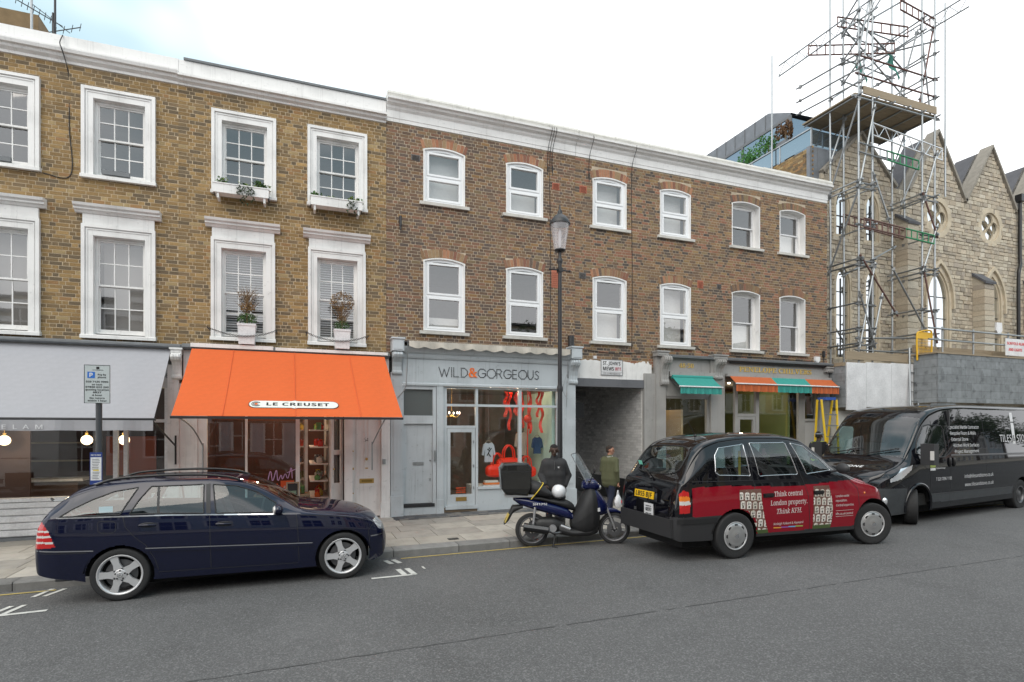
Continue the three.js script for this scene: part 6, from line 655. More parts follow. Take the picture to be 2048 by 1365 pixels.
function wheel(veh, x, r, z, w, style, steer = 0) {          // hub on the x axis of the vehicle; face towards +z when z > 0
  const g = group('wheel', veh, x, r, z, (z > 0 ? 0 : Math.PI) + steer), rr = style === 'scooter' ? r * 0.78 : style === 'alloy' ? r * 0.755 : style === 'van' ? r * 0.56 : r * 0.60, m = mk(0, 0, 0, Math.PI / 2), lz = (P, mb, s = 40) => mb.geo(new THREE.LatheGeometry(P.map(p => V2(p[0], p[1])), s), m);
  lz([[rr, -w * 0.95], [r * 0.93, -w], [r * 0.985, -w * 0.86], [r, -w * 0.7], [r, -w * 0.45], [r * 0.992, -w * 0.43], [r, -w * 0.41], [r, -w * 0.16], [r * 0.985, -w * 0.02], [r * 0.93, 0.0], [r * 0.82, 0.006], [rr, -0.008]], new MB()).build('tyre', M.tyre, g);
  const rim = new MB(); lz([[rr + 0.004, -w * 0.9], [rr - 0.02, -w * 0.6], [rr - 0.02, -0.03], [rr + 0.004, -0.004], [rr + 0.005, 0.004], [rr - 0.012, 0.003], [rr - 0.022, -0.02]], rim);
  if (style === 'alloy') { for (let k = 0; k < 5; k++) { const a = k * 1.2566 + 0.3, R = mk(0, 0, 0, 0, 0, a); rim.prism([[-0.055, rr * 0.2], [0.055, rr * 0.2], [0.034, rr * 0.55], [0.044, rr - 0.012], [-0.044, rr - 0.012], [-0.034, rr * 0.55]], -0.045, -0.006, [], R); } lz([[0, -0.05], [0.075, -0.05], [0.075, -0.012], [0.055, 0], [0, 0.002]], rim, 24); rim.build('rim', M.alloy, g); const d = new MB(); lz([[0.05, -0.09], [rr * 0.72, -0.09], [rr * 0.72, -0.075], [0.05, -0.075]], d); d.build('brake_disc', M.disc, g); const nuts = new MB(); for (let k = 0; k < 5; k++) nuts.rod(V(Math.sin(k * 1.2566) * 0.052, Math.cos(k * 1.2566) * 0.052, -0.01), V(Math.sin(k * 1.2566) * 0.052, Math.cos(k * 1.2566) * 0.052, 0.003), 0.01); nuts.build('wheel_nut', M.dark, g); const star = new MB(); for (let k = 0; k < 3; k++) star.prism([[-0.004, 0], [0.004, 0], [0, 0.026]], 0.003, 0.006, [], mk(0, 0, 0, 0, 0, k * 2.094)); lz([[0.026, 0.002], [0.03, 0.002], [0.03, 0.006], [0.026, 0.006]], star, 24); star.build('hub_emblem', M.chrome, g); }
  else if (style === 'cap') { rim.build('rim', M.alloy, g); const c = new MB(); lz([[0, 0.03], [rr * 0.3, 0.032], [rr * 0.36, 0.022], [rr * 0.62, 0.016], [rr * 0.7, 0.02], [rr * 0.93, 0.0], [rr * 0.97, -0.012]], c); c.build('hub_cap', std([0.46, 0.46, 0.46], 0.35, { metalness: 0.7 }), g); const h = new MB(); for (let k = 0; k < 8; k++) h.prism([[-0.03, rr * 0.74], [0.03, rr * 0.74], [0.02, rr * 0.86], [-0.02, rr * 0.86]], 0.0, 0.0155, [], mk(0, 0, 0, 0, 0, k * 0.7854)); h.build('vent_hole', M.dark, g); lz([[rr * 0.0, 0.034], [rr * 0.14, 0.034], [rr * 0.2, 0.031]], new MB(), 20).build('hub_badge', M.chrome, g); }
  else if (style === 'van') { const c = new MB(); lz([[0, -0.02], [rr * 0.4, -0.02], [rr * 0.5, -0.05], [rr, -0.04]], c); c.build('hub_cap', M.disc, g); rim.build('rim', M.disc, g); }
  else { for (let k = 0; k < 6; k++) { const R = mk(0, 0, 0, 0, 0, k * 1.047 + 0.2); rim.prism([[-0.012, 0.03], [0.014, 0.03], [0.03, rr * 0.6], [0.012, rr - 0.01], [-0.008, rr - 0.01], [0.004, rr * 0.6]], -w * 0.6, -w * 0.3, [], R); } lz([[0, -w], [0.045, -w], [0.045, 0], [0, 0]], rim, 16); rim.build('rim', std([0.2, 0.2, 0.21], 0.4, { metalness: 0.7 }), g); const d = new MB(); lz([[rr * 0.25, 0.012], [rr * 0.6, 0.012], [rr * 0.6, 0.018], [rr * 0.25, 0.018]], d, 24); d.build('brake_disc', M.disc, g); }
  return g;
}
const well = (veh, x, r, z0, z1, y) => { const m = new MB(); m.geo(new THREE.CylinderGeometry(r, r, Math.abs(z1 - z0), 30, 1, true, Math.PI / 2 + 0.12, Math.PI - 0.24), mk(x, y, (z0 + z1) / 2, Math.PI / 2)); m.box(x - r, y - 0.1, z0 < 0 ? z1 - 0.01 : z0, x + r, y + r, z0 < 0 ? z1 : z0 + 0.01); m.build('wheel_arch_liner', new THREE.MeshStandardMaterial({ color: 0x050505, roughness: 1, side: THREE.DoubleSide }), veh); };
function seats(veh, list, m = M.seat) { for (const [x, y, z, w, h] of list) { const g = group('seat', veh, x, y, z); new MB().prism([[0, 0], [0.46, 0.02], [0.48, 0.12], [0.12, 0.14], [-0.06, h], [-0.2, h - 0.02], [-0.1, 0.1]], -w / 2, w / 2).build('seat_cushion', m, g); new MB().box(-0.24, h + 0.02, -0.13, -0.14, h + 0.19, 0.13).build('headrest', m, g); } }

{ // --- dark blue estate car ---
  const car = thing('estate_car', 'dark blue estate car with silver five spoke wheels parked at the kerb', 'car', -2.01, 0.022, -7.95 - 0.845, 0); car.rotation.z = 0.0101;
  const paint = phy([0.0035, 0.0055, 0.024], 0.025, { ior: 1.6 });
  const q = [[-0.6, 1.035], [-0.47, 1.12], [-0.29, 1.215], [-0.07, 1.3], [0.17, 1.335], [0.0, 1.03]], rd = [[0.1, 1.03], [0.19, 1.19], [0.305, 1.34], [0.88, 1.34], [0.89, 0.995]], fd = [[0.985, 1.335], [1.26, 1.305], [1.5, 1.215], [1.73, 1.06], [1.68, 0.955], [1.03, 0.985]], lamp = [[-0.9, 0.93], [-0.78, 0.985], [-0.7, 0.87], [-0.635, 0.69], [-0.9, 0.67]], head = [[2.98, 0.74], [3.06, 0.775], [3.13, 0.69], [3.15, 0.6], [3.05, 0.63]];
  const b = shell({ x0: -0.89, x1: 3.19, top: [[-0.89, 0.66], [-0.865, 0.8], [-0.83, 0.95], [-0.79, 1.04], [-0.67, 1.2], [-0.45, 1.36], [-0.14, 1.425], [0.28, 1.445], [0.9, 1.435], [1.2, 1.405], [1.41, 1.36], [1.59, 1.28], [1.84, 1.12], [2.02, 1.0], [2.2, 0.965], [2.44, 0.945], [2.81, 0.875], [3.02, 0.79], [3.12, 0.69], [3.17, 0.6], [3.19, 0.52]],
    belt: [[-0.89, 0.62], [-0.83, 0.9], [-0.75, 1.0], [-0.6, 1.02], [0, 1.005], [1, 0.965], [1.75, 0.92], [2.1, 0.9], [2.5, 0.86], [2.9, 0.77], [3.1, 0.62], [3.19, 0.48]], cant: [[-0.8, 1.02], [-0.65, 1.13], [-0.45, 1.27], [-0.14, 1.355], [0.3, 1.385], [0.9, 1.375], [1.3, 1.32], [1.55, 1.22], [1.84, 1.05], [2, 0.965], [2.2, 0.925], [2.81, 0.83], [3.1, 0.66]],
    wid: [[-0.89, 0.6], [-0.865, 0.70], [-0.8, 0.77], [-0.6, 0.825], [0, 0.845], [1.5, 0.85], [2.4, 0.84], [2.8, 0.8], [3, 0.74], [3.1, 0.66], [3.17, 0.53], [3.19, 0.42]], tum: [[-0.89, 0.5], [-0.7, 0.71], [-0.42, 0.69], [0, 0.67], [1, 0.66], [1.4, 0.65], [1.8, 0.68], [2.05, 0.76], [2.4, 0.75], [2.8, 0.69], [3, 0.6], [3.1, 0.5], [3.19, 0.25]],
    bot: [[-0.89, 0.45], [-0.84, 0.37], [-0.34, 0.25], [-0.3, 0.22], [0.35, 0.22], [2.2, 0.2], [2.9, 0.2], [3.1, 0.24], [3.19, 0.4]], cap0: 'bumper', cap1: 'bumper',
    cls: (x, y, z, sg, nx, f) => { if (z > 0.45 && (Math.hypot(x, y - 0.31) < 0.355 || Math.hypot(x - 2.56, y - 0.31) < 0.355)) return null; if (z > 0.5 && y > 0.94) for (const [P, k] of [[q, 'q'], [rd, 'r'], [fd, 'f']]) if (inPoly(P, x, y)) return 'window_glass#' + k + sg; if (x > 1.36 && x < 1.99 && y > 0.99 && z < f.tum(x) * 0.93 && y > f.cant(x) + 0.01) return 'windscreen'; if (x < -0.42 && x > -0.78 && y > 1.03 && z < 0.5 && y > f.cant(x) + 0.02) return 'rear_window'; if (z > 0.52 && inPoly(lamp, x, y)) return (y > 0.735 && y < 0.757) || (y > 0.80 && y < 0.825) || (y > 0.865 && y < 0.885) ? 'lamp_band#' + (y * 14 | 0) + sg : 'tail_lamp#' + (y < 0.745 ? 0 : y < 0.81 ? 1 : y < 0.875 ? 2 : 3) + sg; if (z > 0.3 && inPoly(head, x, y)) return 'headlamp#' + sg; return 'body'; } });
  for (const [k, m] of [['body', paint], ['window_glass', M.carGlass], ['windscreen', M.carGlass], ['rear_window', M.carGlass], ['tail_lamp', M.redLamp], ['lamp_band', M.whiteLamp], ['headlamp', M.lampClear], ['cap_bumper', paint]]) for (const kk in b.geo) if (kk.split('#')[0] === k) part(k.replace('cap_', 'end_'), b.geo[kk], m, car);
  for (const sg of [1, -1]) { for (const P of [q, rd, fd]) seal(b, P, 0.009, sg).build('window_seal', M.rubber, car); ribbon(b, [[0.385, 1.345], [0.4, 1.01]], 0.028, 0.003, sg).build('window_divider', M.trim, car); ribbon(b, [[0.93, 1.345], [0.945, 0.99]], 0.05, 0.002, sg).build('door_pillar_trim', M.trim, car); ribbon(b, [[-0.63, 1.023], [0.5, 0.995], [1.74, 0.93]], 0.014, 0.005, sg).build('chrome_strip', M.chrome, car);
    const mo = new MB(); mo.geo(ribbon(b, [[0.27, 0.597], [0.96, 0.565]], 0.05, 0.012, sg).geometry()).geo(ribbon(b, [[0.97, 0.565], [2.17, 0.512]], 0.05, 0.012, sg).geometry()); mo.build('side_moulding', paint, car); const ch = new MB(); ch.geo(ribbon(b, [[0.27, 0.612], [2.0, 0.535], [2.17, 0.527]], 0.012, 0.015, sg).geometry()).geo(ribbon(b, [[-0.84, 0.652], [-0.26, 0.622]], 0.014, 0.008, sg).geometry()).geo(ribbon(b, [[2.93, 0.545], [3.12, 0.55]], 0.014, 0.008, sg).geometry()); ch.build('moulding_chrome', M.chrome, car);
    for (const P of [[[0.03, 1.015], [0.06, 0.88], [0.16, 0.75], [0.27, 0.65], [0.36, 0.48], [0.4, 0.34]], [[0.945, 1.35], [0.96, 0.9], [0.97, 0.31]], [[1.97, 0.93], [1.99, 0.7], [2.0, 0.3]], [[-0.86, 0.625], [-0.33, 0.6]], [[2.92, 0.45], [2.9, 0.62], [2.97, 0.72]], [[0.4, 0.31], [1.99, 0.27]], [[2.02, 0.9], [2.6, 0.84], [2.95, 0.755]]]) ribbon(b, P, 0.007, 0.0015, sg).build('panel_gap', M.dark, car);
    const ff = new MB(); ff.geo(ribbon(b, [[-0.22, 0.94], [-0.2, 0.965], [-0.06, 0.955], [-0.035, 0.93], [-0.04, 0.84], [-0.07, 0.82], [-0.18, 0.825], [-0.215, 0.85], [-0.22, 0.94]], 0.006, 0.0015, sg).geometry()); if (sg > 0) ff.build('fuel_flap', M.dark, car);
    for (const [x, y] of [[0.29, 0.885], [1.12, 0.845]]) { const h = group('door_handle', car), z = b.zAt(x, y); new MB().ball(x, y, sg * (z - 0.002), 0.105, 0.034, 0.006, 16).build('recess', M.black, h); new MB().path([V(x - 0.085, y + 0.004, sg * (z + 0.004)), V(x, y + 0.006, sg * (z + 0.03)), V(x + 0.085, y - 0.002, sg * (z + 0.004))], 0.013, 8, 18).build('grip', paint, h); }
    const mr = group('door_mirror', car), z = b.zAt(1.72, 1.0); new MB().ball(1.76, 1.0, sg * (z + 0.14), 0.06, 0.065, 0.1, 18).build('shell', paint, mr); new MB().box(1.73, 0.93, sg * (z - 0.02), 1.8, 0.955, sg * (z + 0.1)).build('mirror_arm', M.trim, mr); new MB().ball(1.72, 1.0, sg * (z + 0.14), 0.03, 0.05, 0.085, 14).build('indicator', M.whiteLamp, mr);
    const rl = new MB(); const zr = 0.58; rl.path([V(-0.3, b.topAt(-0.3, zr) + 0.005, sg * zr), V(-0.15, b.topAt(-0.15, zr) + 0.035, sg * zr), V(0.3, b.topAt(0.3, zr) + 0.045, sg * zr), V(0.9, b.topAt(0.9, zr) + 0.045, sg * zr), V(1.2, b.topAt(1.2, zr) + 0.03, sg * zr), V(1.32, b.topAt(1.32, zr) + 0.005, sg * zr)], 0.016, 8, 60); rl.build('roof_rail', M.black, car);
    for (const x of [0, 2.56]) { wheel(car, x, 0.312, sg * 0.825, 0.21, 'alloy', 0); well(car, x, 0.37, sg * 0.45, sg * 0.83, 0.31); } }
  bx(-0.32, 0.14, -0.6, 2.75, 0.3, 0.6).build('floor_pan', M.pan, car); new MB().box(-0.6, 0.3, -0.7, 2.3, 0.5, 0.7).build('cabin_floor', M.pan, car); bx(1.7, 0.7, -0.68, 2.05, 0.93, 0.68).build('dashboard', M.trim, car); seats(car, [[1.05, 0.5, 0.36, 0.5, 0.6], [1.05, 0.5, -0.36, 0.5, 0.6], [0.2, 0.5, 0.33, 0.6, 0.58], [0.2, 0.5, -0.33, 0.6, 0.58]]); new MB().geo(new THREE.TorusGeometry(0.18, 0.014, 8, 28), mk(1.6, 0.95, 0.36, 0, Math.PI / 2 - 0.3, 0)).build('steering_wheel', M.trim, car);
  new MB().rod(V(-0.5, 0.24, 0.45), V(-0.75, 0.24, 0.45), 0.03).build('exhaust', M.disc, car); const st = new MB(); const stz = b.zAt(-0.1, 1.1); st.box(-0.22, 1.06, stz - 0.02, -0.08, 1.13, stz - 0.018); st.build('window_sticker', std([0.25, 0.6, 0.75], 0.6), car);
}
{ // --- London taxi, black over red advertising ---
  const car = thing('london_taxi', 'black taxi with red advertising panels along its side', 'taxi', 6.12, 0.128, -6.76 - 0.86, -0.03); car.rotation.z = 0.0095;
  const paint = phy([0.004, 0.004, 0.006], 0.02, { ior: 1.6 }), red = phy([0.25, 0.006, 0.016], 0.06, { ior: 1.5 });
  const qw = [[-0.3, 1.3], [-0.27, 1.55], [-0.18, 1.66], [0.28, 1.71], [0.32, 1.235], [-0.24, 1.26]], rd = [[0.41, 1.725], [1.1, 1.72], [1.24, 1.225], [0.49, 1.225]], fd = [[1.22, 1.71], [1.46, 1.66], [1.78, 1.44], [1.93, 1.265], [1.42, 1.225]], lampP = [[-0.925, 1.0], [-0.86, 1.06], [-0.78, 1.03], [-0.755, 0.85], [-0.77, 0.73], [-0.925, 0.72]];
  const rr = (z, y, z1, y0, y1, r) => { const dz = Math.max(0, z - (z1 - r)), dy = Math.max(0, Math.abs(y - (y0 + y1) / 2) - ((y1 - y0) / 2 - r)); return Math.hypot(dz, dy) < r; };
  const b = shell({ x0: -1.0, x1: 3.32, e: 2.6, bow: 0.02, top: [[-1, 0.7], [-0.985, 0.85], [-0.95, 1.02], [-0.9, 1.15], [-0.82, 1.27], [-0.68, 1.53], [-0.55, 1.69], [-0.38, 1.79], [-0.1, 1.855], [0.4, 1.89], [1.0, 1.88], [1.4, 1.82], [1.6, 1.73], [1.85, 1.54], [2.1, 1.34], [2.28, 1.23], [2.6, 1.15], [2.9, 1.07], [3.1, 0.97], [3.22, 0.83], [3.29, 0.68], [3.32, 0.55]],
    belt: [[-1, 0.66], [-0.93, 1.0], [-0.85, 1.13], [-0.5, 1.185], [0, 1.2], [1.4, 1.19], [2.15, 1.17], [2.45, 1.05], [2.9, 0.96], [3.2, 0.76], [3.32, 0.5]], cant: [[-0.85, 1.17], [-0.6, 1.5], [-0.4, 1.67], [-0.1, 1.75], [0.4, 1.785], [1, 1.775], [1.4, 1.72], [1.7, 1.55], [2.1, 1.27], [2.3, 1.18], [2.6, 1.08], [2.9, 1.0], [3.2, 0.82]],
    wid: [[-1, 0.68], [-0.97, 0.77], [-0.88, 0.82], [-0.5, 0.85], [0, 0.86], [2.4, 0.86], [2.9, 0.82], [3.15, 0.73], [3.28, 0.58], [3.32, 0.45]], tum: [[-1, 0.6], [-0.85, 0.74], [-0.5, 0.70], [0, 0.69], [1, 0.68], [1.5, 0.68], [2, 0.72], [2.3, 0.74], [2.7, 0.66], [3.1, 0.55], [3.32, 0.3]], bot: [[-1, 0.35], [-0.9, 0.31], [-0.4, 0.3], [0, 0.3], [2.5, 0.28], [3.1, 0.3], [3.32, 0.4]], cap0: 'boot', cap1: 'nose',
    cls: (x, y, z, sg, nx, f) => { if (z > 0.45 && (Math.hypot(x - 0.03, y - 0.35) < 0.4 || Math.hypot(x - 2.82, y - 0.36) < 0.41)) return null; if (z > 0.5 && y > 1.2 && x > -0.35) for (const [P, k] of [[qw, 'q'], [rd, 'r'], [fd, 'f']]) if (inPoly(P, x, y)) return 'window_glass#' + k + sg; if (x > 1.5 && x < 2.17 && y > f.cant(x) + 0.012 && z < f.tum(x) * 0.93) return 'windscreen'; if (x < -0.42 && x > -0.9 && rr(z, y, 0.6, 1.26, 1.69, 0.13) && y > f.cant(x) - 0.05) return 'rear_window'; if (z > 0.735 && inPoly(lampP, x, y)) return (y > 0.9 && y < 0.97 ? 'indicator#' : y > 0.845 && y <= 0.9 ? 'reversing_lamp#' : y > 0.9 ? 'tail_lamp#a' : 'tail_lamp#b') + sg; if (y < 0.665 && x < -0.17) return 'bumper#' + sg; if (y < 0.62 && x > 3.02) return 'front_bumper#' + sg; if (y < 0.345 && x > 0.3) return 'sill#' + (x < 2.82 ? 0 : 1) + sg; if (x > -0.725 && z > 0.52 && y < 1.075 - 0.025 * Math.sin((x - 0.4) * 2.2) - (x > 2.4 ? (x - 2.4) * 0.02 : 0)) return 'livery#' + (x < 0 ? 0 : x < 2.8 ? 1 : 2) + sg; return 'body'; } });
  for (const [k, m] of [['body', paint], ['window_glass', M.carGlass], ['windscreen', M.carGlass], ['rear_window', M.carGlass], ['tail_lamp', M.redLamp], ['indicator', M.amber], ['reversing_lamp', M.whiteLamp], ['bumper', M.trim], ['front_bumper', M.chrome], ['sill', M.trim], ['livery', red], ['cap_boot', paint], ['cap_nose', paint]]) for (const kk in b.geo) if (kk.split('#')[0] === k) part(k.replace('cap_', 'end_'), b.geo[kk], m, car);
  for (const sg of [1, -1]) { for (const P of [qw, rd, fd]) seal(b, P, 0.008, sg).build('window_seal', M.chrome, car);
    for (const P of [[[0.36, 1.74], [0.36, 1.2], [0.42, 0.8], [0.5, 0.33]], [[1.16, 1.73], [1.3, 1.2], [1.42, 0.9], [1.48, 0.33]], [[1.95, 1.22], [2.3, 1.1], [2.47, 0.95], [2.53, 0.31]], [[-0.72, 1.18], [0.36, 1.165]]]) ribbon(b, P, 0.009, 0.002, sg).build('panel_gap', M.dark, car);
    for (const [x, y] of [[0.64, 0.925], [1.63, 0.925]]) { const h = group('door_handle', car), z = b.zAt(x, y); new MB().box(x - 0.1, y - 0.03, sg * z, x + 0.1, y + 0.03, sg * (z + 0.012)).box(x - 0.09, y - 0.01, sg * (z + 0.012), x + 0.09, y + 0.02, sg * (z + 0.03)).build('grip', M.black, h); }
    const mr = group('door_mirror', car), z = b.zAt(1.95, 1.22); new MB().ball(2.0, 1.3, sg * (z + 0.16), 0.06, 0.085, 0.12, 18).build('shell', M.trim, mr); new MB().rod(V(1.95, 1.24, sg * (z - 0.02)), V(1.99, 1.27, sg * (z + 0.1)), 0.02).build('mirror_arm', M.trim, mr);
    new MB().ball(2.63, 0.87, sg * (b.zAt(2.63, 0.87)), 0.02, 0.02, 0.012, 10).build('side_repeater', M.amber, car); const bp = new MB(); bp.geo(ribbon(b, [[-0.96, 0.6], [-0.3, 0.6]], 0.07, 0.014, sg).geometry()); bp.build('bumper_rub_strip', M.rubber, car);
    wheel(car, 0.03, 0.345, sg * 0.845, 0.19, 'cap'); wheel(car, 2.82, 0.345, sg * 0.83, 0.19, 'cap', sg > 0 ? -0.22 : -0.22); for (const x of [0.03, 2.82]) well(car, x, 0.42, sg * 0.42, sg * 0.84, 0.35); }
  // writing on the doors
  const w = new MB(); surfText(b, w, 'Think central', 'serif_regular', 1.03, 0.9, 0.56, 0.075); surfText(b, w, 'London property.', 'serif_regular', 1.04, 0.765, 0.72, 0.075); surfText(b, w, 'Think KFH.', 'serif_regular', 1.04, 0.63, 0.5, 0.075, 0.004, 1, 0.2); surfText(b, w, 'Kinleigh Folkard & Hayward', 'sans_regular', 1.04, 0.455, 0.58, 0.036); surfText(b, w, 'London-wide', 'sans_regular', 2.13, 0.83, 0.28, 0.036); surfText(b, w, 'reputation.', 'sans_regular', 2.11, 0.755, 0.24, 0.036); surfText(b, w, 'Central expertise.', 'sans_regular', 2.19, 0.68, 0.38, 0.036); surfText(b, w, 'kfh.co.uk/central', 'sans_regular', 2.18, 0.54, 0.36, 0.036); w.geo(ribbon(b, [[2.0, 0.61], [2.37, 0.61]], 0.004, 0.004).geometry()).geo(ribbon(b, [[2.0, 0.515], [2.37, 0.515]], 0.004, 0.004).geometry()); w.build('door_lettering', std([0.75, 0.72, 0.7], 0.5), car);
  [[0.75, 0.9, [0.75, 0.35, 0.05]], [0.9, 1.04, [0.3, 0.1, 0.4]], [1.04, 1.18, [0.15, 0.4, 0.7]], [1.18, 1.33, [0.35, 0.45, 0.1]]].forEach(([a, c, col]) => ribbon(b, [[a, 0.415], [c, 0.41]], 0.018, 0.004).build('colour_bar', std(col, 0.5), car));
  // printed picture panels: rows of pale terraced houses
  const cv = document.createElement('canvas'); cv.width = 256; cv.height = 512; const cx2 = cv.getContext('2d'), R = mulberry(31); cx2.fillStyle = '#6d4a40'; cx2.fillRect(0, 0, 256, 512); for (let r = 0; r < 5; r++) for (let k = 0; k < 6; k++) { const x = k * 46 + (r % 2) * 14 - 12, y = 40 + r * 100 + k * 6; cx2.fillStyle = ['#d8d2c8', '#c9c2b6', '#e4ded6'][R() * 3 | 0]; cx2.fillRect(x, y, 34, 70); cx2.beginPath(); cx2.arc(x + 17, y, 17, Math.PI, 0); cx2.fill(); cx2.fillStyle = '#4c4643'; cx2.fillRect(x + 9, y + 6, 7, 16); cx2.fillRect(x + 20, y + 6, 7, 16); cx2.fillRect(x + 12, y + 36, 12, 26); } for (let k = 0; k < 260; k++) { cx2.fillStyle = ['#3b2f2b', '#8a7a6c', '#b9ab9c', '#5c6a3c'][R() * 4 | 0]; cx2.fillRect(R() * 256, R() * 512, 3 + R() * 9, 2 + R() * 7); } cx2.fillStyle = '#46582c'; cx2.fillRect(0, 470, 256, 42);
  const ct = new THREE.CanvasTexture(cv); ct.colorSpace = THREE.SRGBColorSpace; ct.wrapS = ct.wrapT = THREE.RepeatWrapping; ct.magFilter = THREE.LinearFilter; const pm = phy([1, 1, 1], 0.4, { map: ct, clearcoat: 0.6 });
  for (const [L0, Rg] of [[(y) => 0.1 + 0.36 * Math.pow(Math.max(0, 0.75 - y) / 0.45, 1.1), (y) => 0.5 + 0.18 * Math.pow((1.05 - y) / 0.75, 2)], [(y) => 1.53 - 0.0 * y, (y) => 1.86 + 0.07 * Math.sin((1.0 - y) * 4)]]) { const m = new MB(), ny = 24, nx = 6, P = (i, j) => { const y = lerp(0.345, 1.03, j / ny), x = lerp(L0(y), Rg(y), i / nx); return V(x, y, b.zAt(x, y) + 0.003); }; for (let j = 0; j < ny; j++) for (let i = 0; i < nx; i++) { const c = P(i + 0.5, j + 0.5); if (Math.hypot(c.x - 0.03, c.y - 0.35) < 0.41) continue; const uv = (p) => [p.x * 1.6, (p.y - 0.345) / 0.69]; const q = [P(i, j), P(i + 1, j), P(i + 1, j + 1), P(i, j + 1)]; m.quad(...q, q.map(uv)); } m.build('picture_panel', pm, car); }
  // tail: number plate in its surround, licence plate, badge, wiper, roof aerial
  const tilt = mk(-0.995, 0.93, 0.0, 0, -Math.PI / 2, 0).multiply(mk(0, 0, 0, -0.12)); const np = group('number_plate', car); new MB().prism([[-0.36, -0.09], [0.36, -0.09], [0.34, 0.1], [0.2, 0.14], [-0.2, 0.14], [-0.34, 0.1]], -0.05, 0.015, [], tilt).build('surround', paint, np); new MB().obox(0.54, 0.115, 0.012, tilt.clone().multiply(mk(0, 0, 0.022))).build('plate', std([0.8, 0.48, 0.01], 0.4), np); const pt = new MB(); text(pt, 'LB55 BJF', 'sans_bold', 0, -0.038, 0.029, 0.46, 0.078, 0, 0.002, tilt); pt.build('characters', M.black, np);
  const lp = group('licence_plate', car), lm = mk(-1.012, 0.70, 0.12, 0, -Math.PI / 2, 0); new MB().obox(0.25, 0.2, 0.008, lm).build('plate', M.cleanWhite, lp); const lt = new MB(); text(lt, '08597', 'sans_bold', 0, -0.02, 0.005, 0.16, 0.055, 0, 0.002, lm); text(lt, 'LONDON TAXI', 'sans_regular', 0, 0.05, 0.005, 0.15, 0.018, 0, 0.002, lm); text(lt, 'LICENSED TO CARRY', 'sans_regular', 0, -0.065, 0.005, 0.16, 0.014, 0, 0.002, lm); lt.build('characters', M.black, lp);
  new MB().rod(V(-0.915, 1.2, 0.05), V(-0.82, 1.31, -0.28), 0.009).ball(-0.92, 1.19, 0.05, 0.025).build('rear_wiper', M.black, car); new MB().rod(V(-0.2, 1.84, 0.2), V(-0.35, 2.08, 0.22), 0.005).ball(-0.2, 1.84, 0.2, 0.025).build('roof_aerial', M.black, car); new MB().box(-1.03, 0.36, -0.72, -0.95, 0.63, 0.72).build('bumper_bar', M.trim, car); new MB().obox(0.004, 0.07, 0.1, mk(-0.8, 1.4, -0.45, 0, 0, 0.35)).build('window_sticker', std([0.2, 0.65, 0.5], 0.6), car);
  { const t = new MB(); for (const z of [0.6]) { } const sl = []; for (let k = 0; k < 44; k++) { const a = k / 44 * 6.2832, c = Math.cos(a), s2 = Math.sin(a), z = Math.sign(c) * Math.pow(Math.abs(c), 0.5) * 0.6, y = 1.475 + Math.sign(s2) * Math.pow(Math.abs(s2), 0.5) * 0.215; let lo = -0.95, hi = -0.3; for (let i = 0; i < 26; i++) { const md = (lo + hi) / 2; (Math.abs(z) < b.f.tum(md) ? b.topAt(md, Math.abs(z)) : b.f.cant(md)) > y ? hi = md : lo = md; } sl.push(V(lo - 0.003, y, z)); } t.path(sl, 0.012, 6, 120, true); t.build('rear_window_seal', M.rubber, car); }
  bx(-0.75, 0.17, -0.6, 3.0, 0.36, 0.6).build('floor_pan', M.pan, car); bx(-0.6, 0.36, -0.72, 2.3, 0.5, 0.72).build('cabin_floor', M.pan, car); bx(1.95, 0.8, -0.7, 2.3, 1.17, 0.7).build('dashboard', M.trim, car); seats(car, [[1.5, 0.55, 0.36, 0.5, 0.78]], M.trim); const bs = group('rear_bench', car); new MB().prism([[-0.5, 0.5], [0.0, 0.5], [0.02, 0.72], [-0.35, 0.74], [-0.5, 1.3], [-0.62, 1.28]], -0.62, 0.62).build('bench_cushion', M.trim, bs); for (const z of [-0.35, 0.35]) bx(-0.6, 1.32, z - 0.13, -0.52, 1.46, z + 0.13).build('headrest', M.trim, bs); new MB().box(1.16, 0.5, -0.7, 1.2, 1.15, 0.7).build('partition', M.trim, car); new MB().geo(new THREE.TorusGeometry(0.2, 0.016, 8, 28), mk(1.9, 1.15, 0.36, 0, Math.PI / 2 - 0.35, 0)).build('steering_wheel', M.trim, car); new MB().rod(V(0.36, 0.8, 0.55), V(0.36, 1.6, 0.55), 0.02).build('grab_pole', std([0.75, 0.45, 0.02], 0.5), car);
}
